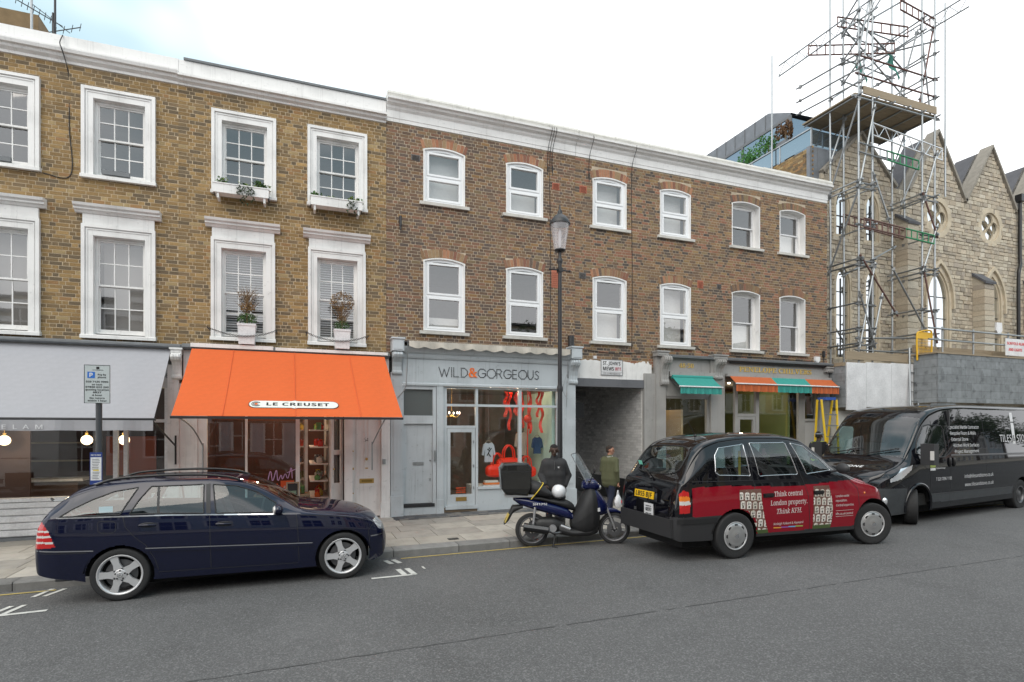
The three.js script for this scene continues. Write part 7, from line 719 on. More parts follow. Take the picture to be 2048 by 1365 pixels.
{ // --- black panel van pulling out ---
  const yaw = 7.6 * Math.PI / 180, van = thing('panel_van', 'tall black panel van with white lettering on its side', 'van', 11.4, 0.16, -7.72, yaw), HW = 1.0;
  van.translateZ(-HW);
  const paint = phy([0.004, 0.0045, 0.007], 0.02, { ior: 1.6 }), dkGrey = std([0.05, 0.055, 0.06], 0.55, { map: again(T.grain, 2) });
  const dw = [[0.2, 1.42], [0.34, 1.66], [0.62, 1.97], [0.78, 2.0], [1.2, 1.98], [1.26, 1.9], [1.27, 1.4], [1.2, 1.33], [0.5, 1.33]], hl = [[-0.62, 0.93], [-0.3, 1.13], [0.0, 1.2], [-0.05, 1.1], [-0.35, 0.93], [-0.62, 0.87]];
  const b = shell({ x0: -0.86, x1: 5.9, NL: 60, sillIn: 0.03, beltIn: 0.012, e: 3.4, bow: 0.01, top: [[-0.86, 0.6], [-0.84, 0.8], [-0.78, 0.97], [-0.6, 1.09], [-0.3, 1.21], [-0.12, 1.31], [0.05, 1.5], [0.35, 1.86], [0.62, 2.15], [0.9, 2.33], [1.4, 2.43], [2.2, 2.47], [5.9, 2.47]], belt: [[-0.86, 0.55], [-0.78, 0.85], [-0.6, 0.97], [-0.3, 1.1], [0, 1.22], [0.3, 1.28], [1.3, 1.3], [5.9, 1.3]], cant: [[-0.86, 0.57], [-0.6, 1.03], [-0.3, 1.16], [-0.1, 1.26], [0.05, 1.4], [0.35, 1.74], [0.62, 2.02], [0.9, 2.2], [1.4, 2.32], [2.2, 2.36], [5.9, 2.36]], wid: [[-0.86, 0.62], [-0.8, 0.78], [-0.6, 0.91], [-0.3, 0.97], [0.2, 1.0], [5.9, 1.0]], tum: [[-0.86, 0.5], [-0.6, 0.78], [-0.2, 0.86], [0.2, 0.86], [0.6, 0.84], [1.2, 0.86], [2, 0.88], [5.9, 0.88]], bot: [[-0.86, 0.3], [-0.7, 0.22], [-0.3, 0.24], [0.6, 0.28], [5.9, 0.3]], cap0: 'bumper', cap1: 'rear_door',
    cls: (x, y, z, sg, nx, f) => { if (z > 0.5 && (Math.hypot(x - 0.22, y - 0.36) < 0.42 || Math.hypot(x - 4.72, y - 0.36) < 0.42)) return null; if (z > 0.6 && inPoly(dw, x, y)) return 'door_window#' + sg; if (x > -0.06 && x < 0.66 && y > f.cant(x) + 0.02 && z < f.tum(x) * 0.95) return 'windscreen'; if (z > 0.55 && z < 0.985 && inPoly(hl, x, y)) return 'headlamp#' + sg; if (y < 0.75 && x < -0.18) return 'front_bumper'; if (x > 0.62 && y > 0.41 && y < 0.58 && z > 0.9 && Math.hypot(x - 4.72, y - 0.36) > 0.5) return 'side_strip#' + (x < 4.5 ? 0 : 1) + sg; return 'body'; } });
  for (const [k, m] of [['body', paint], ['door_window', M.carGlass], ['windscreen', M.carGlass], ['headlamp', M.lampClear], ['front_bumper', dkGrey], ['side_strip', dkGrey], ['cap_bumper', dkGrey], ['cap_rear_door', paint]]) for (const kk in b.geo) if (kk.split('#')[0] === k) part(k.replace('cap_', 'end_'), b.geo[kk], m, van);
  for (const sg of [1, -1]) { seal(b, dw, 0.014, sg).build('window_seal', M.rubber, van); for (const P of [[[1.4, 2.3], [1.42, 0.62]], [[1.38, 0.6], [1.42, 0.34]], [[2.95, 2.3], [2.97, 0.62]], [[0.15, 1.32], [0.62, 1.05], [0.66, 0.6]], [[-0.2, 0.74], [-0.4, 0.85]], [[1.42, 1.33], [5.2, 1.31]]]) ribbon(b, P, 0.01, 0.002, sg).build('panel_gap', M.dark, van); ribbon(b, [[1.44, 2.06], [5.25, 2.08]], 0.02, 0.008, sg).build('roof_crease', paint, van); ribbon(b, [[1.46, 1.365], [5.25, 1.335]], 0.03, 0.004, sg).build('sliding_rail', M.disc, van); ribbon(b, [[0.62, 0.59], [4.1, 0.575]], 0.012, 0.006, sg).build('strip_edge', M.disc, van);
    for (const x of [1.38, 1.55]) new MB().ball(x, 1.22, sg * (b.zAt(x, 1.22) + 0.015), 0.035, 0.1, 0.03, 14).build('door_handle', M.black, van);
    const mr = group('door_mirror', van), z = b.zAt(0.3, 1.35); new MB().box(0.18, 1.2, sg * (z + 0.06), 0.36, 1.62, sg * (z + 0.3)).build('shell', M.trim, mr); new MB().rod(V(0.35, 1.3, sg * z), V(0.3, 1.3, sg * (z + 0.15)), 0.03).rod(V(0.42, 1.55, sg * (z - 0.05)), V(0.3, 1.55, sg * (z + 0.15)), 0.025).build('mirror_arm', M.trim, mr); new MB().box(0.165, 1.3, sg * (z + 0.24), 0.19, 1.48, sg * (z + 0.302)).build('indicator', M.whiteLamp, mr);
    wheel(van, 0.22, 0.355, sg * 0.95, 0.23, 'van', sg > 0 ? 0.5 : 0.5); wheel(van, 4.72, 0.355, sg * 0.96, 0.23, 'van'); for (const x of [0.22, 4.72]) well(van, x, 0.43, sg * 0.5, sg * 0.985, 0.37); const ar = []; for (let k = 0; k <= 16; k++) { const a = lerp(-0.2, Math.PI + 0.2, k / 16); ar.push(V(0.22 + Math.cos(a) * 0.45, 0.36 + Math.sin(a) * 0.45, sg * (b.zAt(clamp(0.22 + Math.cos(a) * 0.45, -0.8, 5), Math.max(0.25, 0.36 + Math.sin(a) * 0.45)) + 0.005))); } new MB().path(ar, 0.03, 8, 40).build('wheel_arch_lip', paint, van); }
  const t = new MB(); [['\u00b7Specialist Marble Contractor', 2.12, 1.92, 1.3], ['\u00b7Bespoke Floors & Walls', 2.05, 1.79, 1.1], ['\u00b7External Stone', 1.88, 1.66, 0.72], ['\u00b7Kitchen Work Surfaces', 2.14, 1.53, 1.12], ['\u00b7Project Management', 2.14, 1.4, 1.06]].forEach(([s, x, y, w]) => surfText(b, t, s, 'sans_regular', x, y, w, 0.07)); surfText(b, t, 'TILES', 'sans_regular', 3.98, 1.62, 0.58, 0.16); surfText(b, t, 'STONE', 'sans_regular', 4.87, 1.62, 0.66, 0.16); surfText(b, t, 'info@tilesandstone.co.uk', 'sans_regular', 2.64, 0.86, 1.28, 0.075); surfText(b, t, 'www.tilesandstone.co.uk', 'sans_regular', 2.66, 0.68, 1.28, 0.075); surfText(b, t, 'T 020 7096 1198', 'sans_regular', 1.15, 0.85, 0.62, 0.065); surfText(b, t, 'Innova Group', 'sans_regular', 1.02, 1.09, 0.36, 0.035); t.geo(ribbon(b, [[4.38, 1.57], [4.38, 2.3]], 0.14, 0.003).geometry()); t.build('side_lettering', std([0.72, 0.72, 0.73], 0.5), van); const am = new MB(); surfText(b, am, '&', 'sans_bold', 4.38, 1.63, 0.1, 0.14, 0.006); am.build('ampersand', M.black, van); ribbon(b, [[0.62, 1.15], [0.82, 1.15]], 0.05, 0.004).build('green_label', std([0.3, 0.36, 0.08], 0.6), van); ribbon(b, [[0.62, 1.09], [0.82, 1.09]], 0.05, 0.004).build('white_label', M.cleanWhite, van);
  const bt = new MB(); { const g = textGeo('STONE', 'sans_bold', 1, 0), p = g.attributes.position; for (let k = 0; k < p.count; k++) { const z = 0.05 + p.getX(k) * 0.11, x = -0.52 + p.getY(k) * 0.09; p.setXYZ(k, x, b.topAt(x, Math.abs(z)) + 0.004, z); } g.computeVertexNormals(); bt.geo(g); } bt.build('bonnet_lettering', std([0.7, 0.7, 0.7], 0.5), van);
  const gr = group('radiator_grille', van); for (let k = 0; k < 5; k++) bx(-0.88, 0.42 + k * 0.06, -0.5, -0.85, 0.455 + k * 0.06, 0.5).build('slat', M.black, gr); for (const sg of [1, -1]) new MB().ball(-0.7, 0.5, sg * 0.82, 0.06, 0.09, 0.06, 14).build('fog_lamp', M.lampClear, van); new MB().box(-0.885, 0.3, -0.27, -0.86, 0.4, 0.27).build('number_plate', M.cleanWhite, van);
  for (const z of [0.1, -0.6]) new MB().rod(V(-0.08, b.topAt(-0.06, 0.1) + 0.03, z), V(0.02, b.topAt(0.02, 0.2) + 0.05, z + 0.62), 0.011).build('wiper', M.black, van);
  bx(-0.6, 0.18, -0.72, 5.4, 0.36, 0.72).build('floor_pan', M.pan, van); bx(-0.1, 0.36, -0.9, 5.2, 0.6, 0.9).build('cabin_floor', M.pan, van); bx(1.5, 0.6, -0.93, 1.54, 2.3, 0.93).build('bulkhead', M.trim, van); bx(-0.05, 0.9, -0.85, 0.35, 1.28, 0.85).build('dashboard', M.trim, van); seats(van, []); for (const z of [0.45, -0.45]) { const s = group('seat', van, 1.2, 0.85, z, Math.PI); new MB().prism([[0, 0], [0.46, 0.02], [0.48, 0.12], [0.12, 0.14], [-0.06, 0.75], [-0.2, 0.73], [-0.1, 0.1]], -0.27, 0.27).build('seat_cushion', M.seat, s); bx(-0.24, 0.77, -0.13, -0.14, 0.97, 0.13).build('headrest', M.seat, s); } new MB().geo(new THREE.TorusGeometry(0.2, 0.015, 8, 24), mk(0.55, 1.3, -0.45, 0, -Math.PI / 2 + 0.5, 0)).build('steering_wheel', M.trim, van);
  // a white van parked on the far side, which the plate glass mirrors
  const w = van.clone(); w.name = 'parked_van'; tag(w, 'plain white van parked at the far kerb', 'van'); w.position.set(-11.8, 0.1, -2.75); w.rotation.set(0, 0, 0); w.scale.setScalar(0.82); scene.add(w); const wp = phy([0.72, 0.72, 0.7], 0.08); for (const c of w.children.slice()) { if (/lettering|ampersand|label/.test(c.name)) w.remove(c); else if (c.material === paint) c.material = wp; }
}
// ---------- scooter, people, street furniture, plants, houses across the street ----------
{ // scooter: local x forward, leaning on its centre stand, rear wheel at the kerb
  const s = thing('motor_scooter', 'blue motor scooter with black top box and tall clear windscreen at the kerb', 'scooter', 3.77, 0.062, -8.98, -0.245); s.rotation.z = 0.006;
  const blue = phy([0.004, 0.008, 0.055], 0.05, { ior: 1.6 }), blk = std([0.02, 0.02, 0.021], 0.5), vinyl = std([0.016, 0.016, 0.017], 0.6, { bumpMap: again(T.bump, 4), bumpScale: 0.003 }), silver = std([0.5, 0.5, 0.51], 0.35, { metalness: 0.7 });
  const loft = (name, P, m, e = 2.4) => { // body panels: stations [x, yLow, yHigh, halfWidth]
    const C = [1, 2, 3].map(k => curve(P.map(p => [p[0], p[k]]))), x0 = P[0][0], x1 = P[P.length - 1][0], nx = 40, na = 24, pos = [], idx = []; for (let i = 0; i <= nx; i++) { const x = lerp(x0, x1, i / nx), a = C[0](x), b = C[1](x), w = C[2](x); for (let j = 0; j <= na; j++) { const t = j / na * 6.2832, c = Math.cos(t), q = Math.sin(t); pos.push(x, (a + b) / 2 + Math.sign(q) * Math.pow(Math.abs(q), 2 / e) * (b - a) / 2, Math.sign(c) * Math.pow(Math.abs(c), 2 / e) * w); } } for (let i = 0; i < nx; i++) for (let j = 0; j < na; j++) { const A = i * (na + 1) + j; idx.push(A, A + na + 2, A + na + 1, A, A + 1, A + na + 2); } for (const i of [0, nx]) { const c = pos.length / 3, o = i * (na + 1); pos.push(pos[o * 3], (C[0](i ? x1 : x0) + C[1](i ? x1 : x0)) / 2, 0); for (let j = 0; j < na; j++) i ? idx.push(c, o + j + 1, o + j) : idx.push(c, o + j, o + j + 1); } const g = new THREE.BufferGeometry(); g.setAttribute('position', new THREE.Float32BufferAttribute(pos, 3)); g.setIndex(idx); g.computeVertexNormals(); g.setAttribute('uv', new THREE.Float32BufferAttribute(new Float32Array(pos.length / 3 * 2), 2)); return part(name, g, m, s); };
  wheel(s, -0.04, 0.285, 0.055, 0.11, 'scooter'); wheel(s, 1.40, 0.275, 0.05, 0.1, 'scooter', -0.22);
  loft('tail_body', [[-0.36, 0.8, 0.86, 0.03], [-0.25, 0.72, 0.86, 0.1], [0.0, 0.63, 0.82, 0.14], [0.3, 0.54, 0.75, 0.16], [0.55, 0.47, 0.66, 0.15], [0.66, 0.44, 0.56, 0.11]], blue); loft('seat', [[-0.12, 0.8, 0.86, 0.1], [0.05, 0.79, 0.87, 0.14], [0.3, 0.73, 0.82, 0.155], [0.55, 0.64, 0.79, 0.14], [0.68, 0.6, 0.72, 0.09], [0.71, 0.6, 0.66, 0.05]], vinyl);
  loft('tail_mudguard', [[-0.52, 0.38, 0.43, 0.05], [-0.45, 0.44, 0.56, 0.08], [-0.36, 0.58, 0.72, 0.09], [-0.2, 0.66, 0.72, 0.08]], blk); new MB().obox(0.012, 0.16, 0.2, mk(-0.475, 0.5, 0, 0, 0, -0.45)).build('number_plate', std([0.6, 0.45, 0.1], 0.5), s);
  loft('engine_block', [[-0.08, 0.26, 0.42, 0.07], [0.12, 0.24, 0.5, 0.12], [0.3, 0.22, 0.5, 0.13], [0.5, 0.22, 0.44, 0.1]], blk); new MB().rod(V(0.3, 0.32, 0.1), V(0.3, 0.32, 0.17), 0.07, 0.06, 20).rod(V(0.44, 0.36, 0.12), V(0.6, 0.3, 0.14), 0.03).build('crankcase', silver, s); new MB().rod(V(-0.2, 0.36, 0.15), V(0.22, 0.29, 0.17), 0.075, 0.06, 16).build('silencer', M.black, s); new MB().obox(0.42, 0.05, 0.03, mk(0.0, 0.365, 0.225, 0, 0, -0.16)).build('heat_shield', M.chrome, s); new MB().path([V(0.2, 0.29, 0.16), V(0.35, 0.24, 0.14), V(0.5, 0.26, 0.1)], 0.025).build('exhaust_pipe', M.disc, s); new MB().rod(V(-0.04, 0.32, 0.12), V(0.0, 0.68, 0.13), 0.022).build('rear_shock', silver, s);
  loft('footboard', [[0.4, 0.2, 0.4, 0.14], [0.7, 0.16, 0.3, 0.17], [0.95, 0.16, 0.32, 0.16], [1.1, 0.2, 0.5, 0.12]], blk); loft('leg_cover', [[0.64, 0.3, 0.5, 0.1], [0.76, 0.2, 0.7, 0.2], [0.88, 0.17, 0.92, 0.24], [0.97, 0.18, 1.02, 0.24], [1.05, 0.22, 1.0, 0.2], [1.13, 0.3, 0.8, 0.12]], vinyl);
  loft('front_shield', [[0.96, 0.52, 1.02, 0.1], [1.05, 0.48, 1.0, 0.17], [1.15, 0.5, 0.9, 0.16], [1.25, 0.55, 0.76, 0.1], [1.3, 0.58, 0.68, 0.04]], blue); loft('front_cowl', [[0.84, 0.98, 1.08, 0.05], [0.92, 0.95, 1.15, 0.13], [1.03, 0.94, 1.15, 0.15], [1.12, 0.95, 1.08, 0.11], [1.16, 0.98, 1.03, 0.05]], blue); new MB().ball(1.13, 1.0, 0, 0.05, 0.05, 0.1, 16).build('headlamp', M.lampClear, s); loft('front_mudguard', [[1.18, 0.5, 0.62, 0.04], [1.3, 0.54, 0.64, 0.075], [1.42, 0.55, 0.62, 0.075], [1.58, 0.5, 0.54, 0.04], [1.64, 0.48, 0.5, 0.015]], blue);
  for (const z of [-0.075, 0.075]) new MB().rod(V(1.41, 0.27, z), V(1.24, 0.7, z * 0.8), 0.02).build('fork_leg', silver, s); new MB().obox(0.2, 0.06, 0.01, mk(1.02, 0.62, 0.185, 0, 0.2, 0.06)).build('side_label', M.cleanWhite, s); new MB().path([V(0.9, 1.12, -0.3), V(0.95, 1.1, 0), V(0.9, 1.12, 0.3)], 0.014).build('handlebar', blk, s); for (const z of [-0.32, 0.32]) { const g = group('mirror', s); new MB().rod(V(0.93, 1.1, z * 0.7), V(0.97, 1.27, z), 0.008).build('stem', M.black, g); new MB().ball(0.98, 1.31, z, 0.02, 0.05, 0.07, 14).build('mirror_head', M.black, g); } for (const z of [-0.36, 0.36]) new MB().rod(V(0.89, 1.12, z * 0.8), V(0.87, 1.13, z), 0.018).build('hand_grip', M.rubber, s);
  { const m = new MB(), P = (i, j) => { const t = j / 10, a = (i / 10 - 0.5) * (1.5 - 0.35 * t); return V(lerp(1.06, 0.72, t) - 0.22 * (1 - Math.cos(a)), lerp(1.1, 1.58, t) - 0.02 * Math.pow(Math.abs(i / 5 - 1), 3), Math.sin(a) * (0.22 + 0.02 * t)); }; for (let i = 0; i < 10; i++) for (let j = 0; j < 10; j++) m.quad(P(i, j), P(i + 1, j), P(i + 1, j + 1), P(i, j + 1)); const ws = m.build('windscreen', phy([0.8, 0.84, 0.86], 0.03, { transmission: 0.92, thickness: 0, side: THREE.DoubleSide }), s); ws.geometry.translate(-1, 0, 0).rotateY(-0.75).translate(1, 0, 0); const e = []; for (let j = 0; j <= 10; j++) e.push(P(0, j)); for (let i = 1; i <= 10; i++) e.push(P(i, 10)); for (let j = 9; j >= 0; j--) e.push(P(10, j)); new MB().path(e, 0.007, 5, 90).build('windscreen_edge', M.disc, s).geometry.translate(-1, 0, 0).rotateY(-0.75).translate(1, 0, 0); }
  const tb = group('top_box', s); { const o = [[-0.17, 0.03], [-0.22, 0.1], [-0.24, 0.42], [-0.2, 0.48], [0.17, 0.49], [0.23, 0.43], [0.22, 0.1], [0.17, 0.0]]; const g = new THREE.ExtrudeGeometry(new THREE.Shape(o.map(p => V2(...p))), { depth: 0.3, bevelEnabled: true, bevelSize: 0.035, bevelThickness: 0.035, bevelSegments: 3 }); g.translate(-0.32, 0.92, -0.15); part('case', g, phy([0.008, 0.008, 0.008], 0.2, { clearcoat: 0.7 }), tb); bx(-0.592, 1.29, -0.187, -0.062, 1.302, 0.187).build('lid_seam', M.rubber, tb); bx(-0.5, 0.86, -0.15, -0.02, 0.9, 0.15).build('rack', silver, tb); } loft('rolled_bag', [[-0.1, 0.9, 1.15, 0.14], [0.05, 0.86, 1.12, 0.2], [0.22, 0.84, 1.0, 0.2], [0.3, 0.84, 0.92, 0.14]], vinyl); new MB().path([V(-0.07, 0.82, 0.14), V(0.05, 0.98, 0.21), V(0.14, 1.08, 0.12), V(0.16, 1.08, -0.1)], 0.009, 5, 24).build('bungee_cord', std([0.7, 0.5, 0.05], 0.6), s);
  new MB().rod(V(0.34, 0.22, 0.12), V(0.3, 0.0, 0.17), 0.016).rod(V(0.3, 0.006, 0.13), V(0.36, 0.006, 0.24), 0.012).build('centre_stand', blk, s); const sl = new MB(); text(sl, 'SH125i', 'sans_bold', 0.08, 0.72, 0.143, 0.24, 0.035); sl.build('lettering', M.cleanWhite, s);
  const h = thing('crash_helmet', 'white crash helmet with dark visor resting on the scooter seat', 'helmet', 4.17, 0.875, -8.84, -0.6); new MB().ball(0, 0.125, 0, 0.125, 0.13, 0.145, 24).build('helmet_shell', phy([0.72, 0.73, 0.75], 0.25, { clearcoat: 0.8 }), h); new MB().geo(new THREE.SphereGeometry(0.13, 24, 10, 0, 6.2832, 0.5, 0.75), mk(0, 0.125, 0, -0.9, 0, 0, V(0.975, 1.02, 1.12))).build('helmet_visor', M.black, h); new MB().geo(new THREE.TorusGeometry(0.11, 0.014, 8, 30), mk(0, 0.03, 0, Math.PI / 2)).build('helmet_rim', M.black, h);
}
function iso(bones, res, cxx, cyy, czz, half, k = 0.02) {    // smooth skin round tapered bones
  const mc = new MarchingCubes(res, M.dark, false, false, 60000), f = mc.field, d = 2 / res, B = bones.map(([a, b, r0, r1, sx]) => ({ a: V(...a), d: V(...b).sub(V(...a)), r0, r1: r1 ?? r0, R: Math.max(r0, r1 ?? r0) + 0.08 })), p = V();
  for (let z = 0; z < res; z++) for (let y = 0; y < res; y++) for (let x = 0; x < res; x++) { p.set(cxx + (x * d - 1) * half, cyy + (y * d - 1) * half, czz + (z * d - 1) * half); let m = 1; for (const o of B) { const ax = p.x - o.a.x, ay = p.y - o.a.y, az = p.z - o.a.z, L = o.d.lengthSq(), t = L ? clamp((ax * o.d.x + ay * o.d.y + az * o.d.z) / L, 0, 1) : 0, q = Math.hypot(ax - o.d.x * t, ay - o.d.y * t, az - o.d.z * t) - (o.r0 + (o.r1 - o.r0) * t); if (q < m + k) { const h = clamp(0.5 + 0.5 * (m - q) / k, 0, 1); m = m * (1 - h) + q * h - k * h * (1 - h); } } f[x + y * res + z * res * res] = -m; }
  mc.isolation = 0; mc.update(); const n = mc.count, g = new THREE.BufferGeometry(), P = new Float32Array(n * 3), N = new Float32Array(n * 3); for (let i = 0; i < n; i++) { P[i * 3] = mc.positionArray[i * 3] * half + cxx; P[i * 3 + 1] = mc.positionArray[i * 3 + 1] * half + cyy; P[i * 3 + 2] = mc.positionArray[i * 3 + 2] * half + czz; for (let c = 0; c < 3; c++) N[i * 3 + c] = mc.normalArray[i * 3 + c]; } g.setAttribute('position', new THREE.BufferAttribute(P, 3)); g.setAttribute('normal', new THREE.BufferAttribute(N, 3)); g.setAttribute('uv', new THREE.BufferAttribute(new Float32Array(n * 2), 2));
  // normals from the faces, welded
  const key = new Map(), acc = []; const id = new Int32Array(n); for (let i = 0; i < n; i++) { const s = [0, 1, 2].map(c => Math.round(P[i * 3 + c] * 4e4)).join(); let q = key.get(s); if (q === undefined) { q = acc.length; key.set(s, q); acc.push(V()); } id[i] = q; } for (let i = 0; i < n; i += 3) { const A = V().fromArray(P, i * 3), b = V().fromArray(P, i * 3 + 3).sub(A), c = V().fromArray(P, i * 3 + 6).sub(A), w = b.cross(c); for (let q = 0; q < 3; q++) acc[id[i + q]].add(w); } for (let i = 0; i < n; i++) acc[id[i]].clone().normalize().toArray(N, i * 3); return g;
}
function person(label, x, y, z, ry, sc, o) {
  const g = thing('person', label, 'person', x, y, z, ry); g.scale.setScalar(sc); const J = o.J, skin = new MB();
  const T0 = [[0, 0.95, 0], [0, 1.16, 0.01], [0, 1.4, 0]], hip = 0.085; const torso = (r) => r > 0 ? [[[-0.09, 0.92, 0], [0.09, 0.92, 0], 0.125 + r], [[-0.09, 1.14, 0.01], [0.09, 1.14, 0.01], 0.118 + r], [[-0.12, 1.34, 0.0], [0.12, 1.34, 0.0], 0.105 + r], [[-0.165, 1.405, -0.01], [0.165, 1.405, -0.01], 0.056 + r], [[0, 1.4, 0], [0, 1.46, 0], 0.075 + r, 0.062 + r], [[-0.09, 0.92, 0], [-0.12, 1.34, 0], 0.122 + r, 0.108 + r], [[0.09, 0.92, 0], [0.12, 1.34, 0], 0.122 + r, 0.108 + r], [[0, 0.92, 0], [0, 1.34, 0], 0.13 + r, 0.12 + r]] : [[[-0.08, 0.95, 0], [0.08, 0.95, 0], 0.115 + r], [[-0.07, 1.12, 0.015], [0.07, 1.12, 0.015], 0.105 + r], [[-0.11, 1.34, 0.0], [0.11, 1.34, 0.0], 0.1 + r], [[0, 0.95, 0], [0, 1.34, 0.01], 0.12 + r], [[-0.16, 1.4, -0.01], [0.16, 1.4, -0.01], 0.06 + r]];
  const arm = (k, r) => [[J.sh[k], J.el[k], 0.053 + r, 0.043 + r], [J.el[k], J.wr[k], 0.043 + r, 0.033 + r * 1.3]], leg = (k, r) => [[J.hp[k], J.kn[k], 0.088 + r, 0.06 + r], [J.kn[k], J.an[k], 0.06 + r, 0.045 + r * 1.5]];
  skin.geo(iso([...torso(-0.02), ...[0, 1].flatMap(k => [...arm(k, -0.004), ...leg(k, -0.012)]), [[0, 1.4, 0], [0, 1.56, 0.02], 0.055, 0.05], ...[0, 1].map(k => [J.an[k], [J.an[k][0] + J.foot[k][0] * 0.16, 0.04, J.an[k][2] + J.foot[k][1] * 0.16], 0.04, 0.03])], 96, 0, 0.85, 0, 0.95));
  const hd = mk(0, 0, 0).multiply(new THREE.Matrix4().makeTranslation(...J.head)).multiply(new THREE.Matrix4().makeRotationY(o.turn || 0)).multiply(new THREE.Matrix4().makeRotationX(o.nod || 0));
  skin.geo(iso([[[0, 0.03, -0.02], [0, 0.035, 0.015], 0.084, 0.08], [[0, -0.05, 0.035], [0, -0.07, 0.05], 0.05, 0.035], [[0, -0.1, -0.02], [0, -0.02, 0], 0.05, 0.06], [[0, 0.02, 0.09], [0, -0.02, 0.108], 0.012, 0.017], [[-0.03, 0.035, 0.078], [0.03, 0.035, 0.078], 0.014], [[-0.02, -0.052, 0.085], [0.02, -0.052, 0.085], 0.01], [[-0.083, 0.02, -0.01], [-0.09, -0.02, -0.005], 0.014], [[0.083, 0.02, -0.01], [0.09, -0.02, -0.005], 0.014]], 56, 0, 0, 0, 0.16, 0.012), hd);
  for (const k of [0, 1]) { if (!J.hand || !J.hand[k]) continue; const [hx, hy, hz, rx, rz, curl] = J.hand[k], B = [[[-0.022, 0, 0], [-0.02, -0.07, 0], 0.015], [[0.022, 0, 0], [0.022, -0.065, 0], 0.015], [[0, 0, 0], [0, -0.07, 0], 0.017], [[0, 0.05, 0], [0, 0, 0], 0.024, 0.022]]; [-0.03, -0.01, 0.01, 0.03].forEach((fx, q) => { const l = [0.034, 0.042, 0.04, 0.028][q], c1 = curl * 0.7, a = [fx, -0.075, 0], b = [fx, -0.075 - l * Math.cos(c1), l * Math.sin(c1)], c = [fx, b[1] - l * 0.8 * Math.cos(curl * 1.8), b[2] + l * 0.8 * Math.sin(curl * 1.8)]; B.push([a, b, 0.0095, 0.009], [b, c, 0.009, 0.0075]); }); const th = k ? -1 : 1; B.push([[0.026 * th, -0.01, 0.01], [0.055 * th, -0.045, 0.025], 0.012, 0.0105], [[0.055 * th, -0.045, 0.025], [0.06 * th, -0.08, 0.03], 0.0105, 0.009]); skin.geo(iso(B, 60, 0, -0.05, 0.01, 0.125, 0.008), mk(hx, hy, hz, rx, 0, rz)); }
  skin.build('body', std(o.skin, 0.6), g);
  const top = [...torso(0.012), ...arm(0, 0.018), ...arm(1, 0.018)]; if (o.collar) top.push([[0, 1.42, -0.01], [0, 1.5, 0.012], 0.075, 0.068]); if (o.long) top.push([[-0.09, 0.82, 0], [0.09, 0.82, 0], 0.125], [[-0.09, 0.82, 0.02], [-0.09, 1.0, 0], 0.13], [[0.09, 0.82, 0.02], [0.09, 1.0, 0], 0.13]);
  part('jacket', iso(top, 100, 0, 1.1, 0, 0.62), std(o.coat, 0.85, { bumpMap: again(T.weave, 6), bumpScale: 0.002 }), g); part('trousers', iso([[[-0.08, 0.93, 0], [0.08, 0.93, 0], 0.118], ...leg(0, 0.012), ...leg(1, 0.012)], 84, 0, 0.52, 0, 0.58), std(o.legs, 0.9), g);
  const sh = new MB(); for (const k of [0, 1]) sh.geo(iso([[[J.an[k][0], 0.04, J.an[k][2] - J.foot[k][1] * 0.03], [J.an[k][0] + J.foot[k][0] * 0.17, 0.032, J.an[k][2] + J.foot[k][1] * 0.17], 0.045, 0.036]], 32, J.an[k][0] + J.foot[k][0] * 0.07, 0.05, J.an[k][2] + J.foot[k][1] * 0.07, 0.17)); sh.build('shoes', M.black, g);
  const hair = new MB(); hair.geo(iso([[[0, 0.055, -0.03], [0, 0.06, 0.02], 0.08, 0.068], [[0, 0.0, -0.06], [0, 0.06, -0.03], 0.055, 0.075]], 40, 0, 0.03, -0.01, 0.14), hd); hair.build('hair', std(o.hair, 0.95), g); const ey = new MB(); for (const e of [-0.032, 0.032]) ey.ball(e, 0.018, 0.083, 0.012, 0.008, 0.006, 10); const em = new MB().geo(ey.geometry(), hd); em.build('eyes', std([0.03, 0.02, 0.015], 0.3), g);
  if (o.extra) o.extra(g, hd); return g;
}
person('man in a zipped black jacket with a small white chest emblem behind the scooter', 4.44, paveY(4.44, 9.62), -9.62, -0.38, 0.915, { skin: [0.055, 0.028, 0.018], hair: [0.012, 0.01, 0.01], coat: [0.028, 0.028, 0.03], legs: [0.02, 0.02, 0.025], collar: 1, turn: 0.05, nod: 0.05, J: { sh: [[-0.19, 1.38, 0], [0.19, 1.38, 0]], el: [[-0.27, 1.13, -0.02], [0.3, 1.12, -0.06]], wr: [[-0.2, 0.97, 0.2], [0.22, 0.93, 0.02]], hp: [[-0.09, 0.9, 0], [0.09, 0.9, 0]], kn: [[-0.1, 0.48, 0.02], [0.1, 0.48, 0.02]], an: [[-0.11, 0.07, 0], [0.11, 0.07, 0]], foot: [[-0.2, 1], [0.2, 1]], head: [0, 1.62, 0.03], hand: [[-0.19, 0.94, 0.22, -0.6, 0, 0.5], [0.21, 0.9, 0.03, 0, 0, 0.6]] }, extra: (g) => { const e = new MB(); e.prism([[-0.03, 0.01], [-0.008, 0.002], [0, 0.01], [0.008, 0.002], [0.03, 0.01], [0.012, -0.006], [0, -0.012], [-0.012, -0.006]], 0, 0.003).box(-0.02, -0.022, 0, 0.02, -0.018, 0.003); e.xf(0, mk(0.085, 1.3, 0.121, -0.08)); e.build('chest_emblem', M.cleanWhite, g); new MB().box(-0.004, 0.95, 0.128, 0.004, 1.42, 0.134).build('zip', M.disc, g); } });
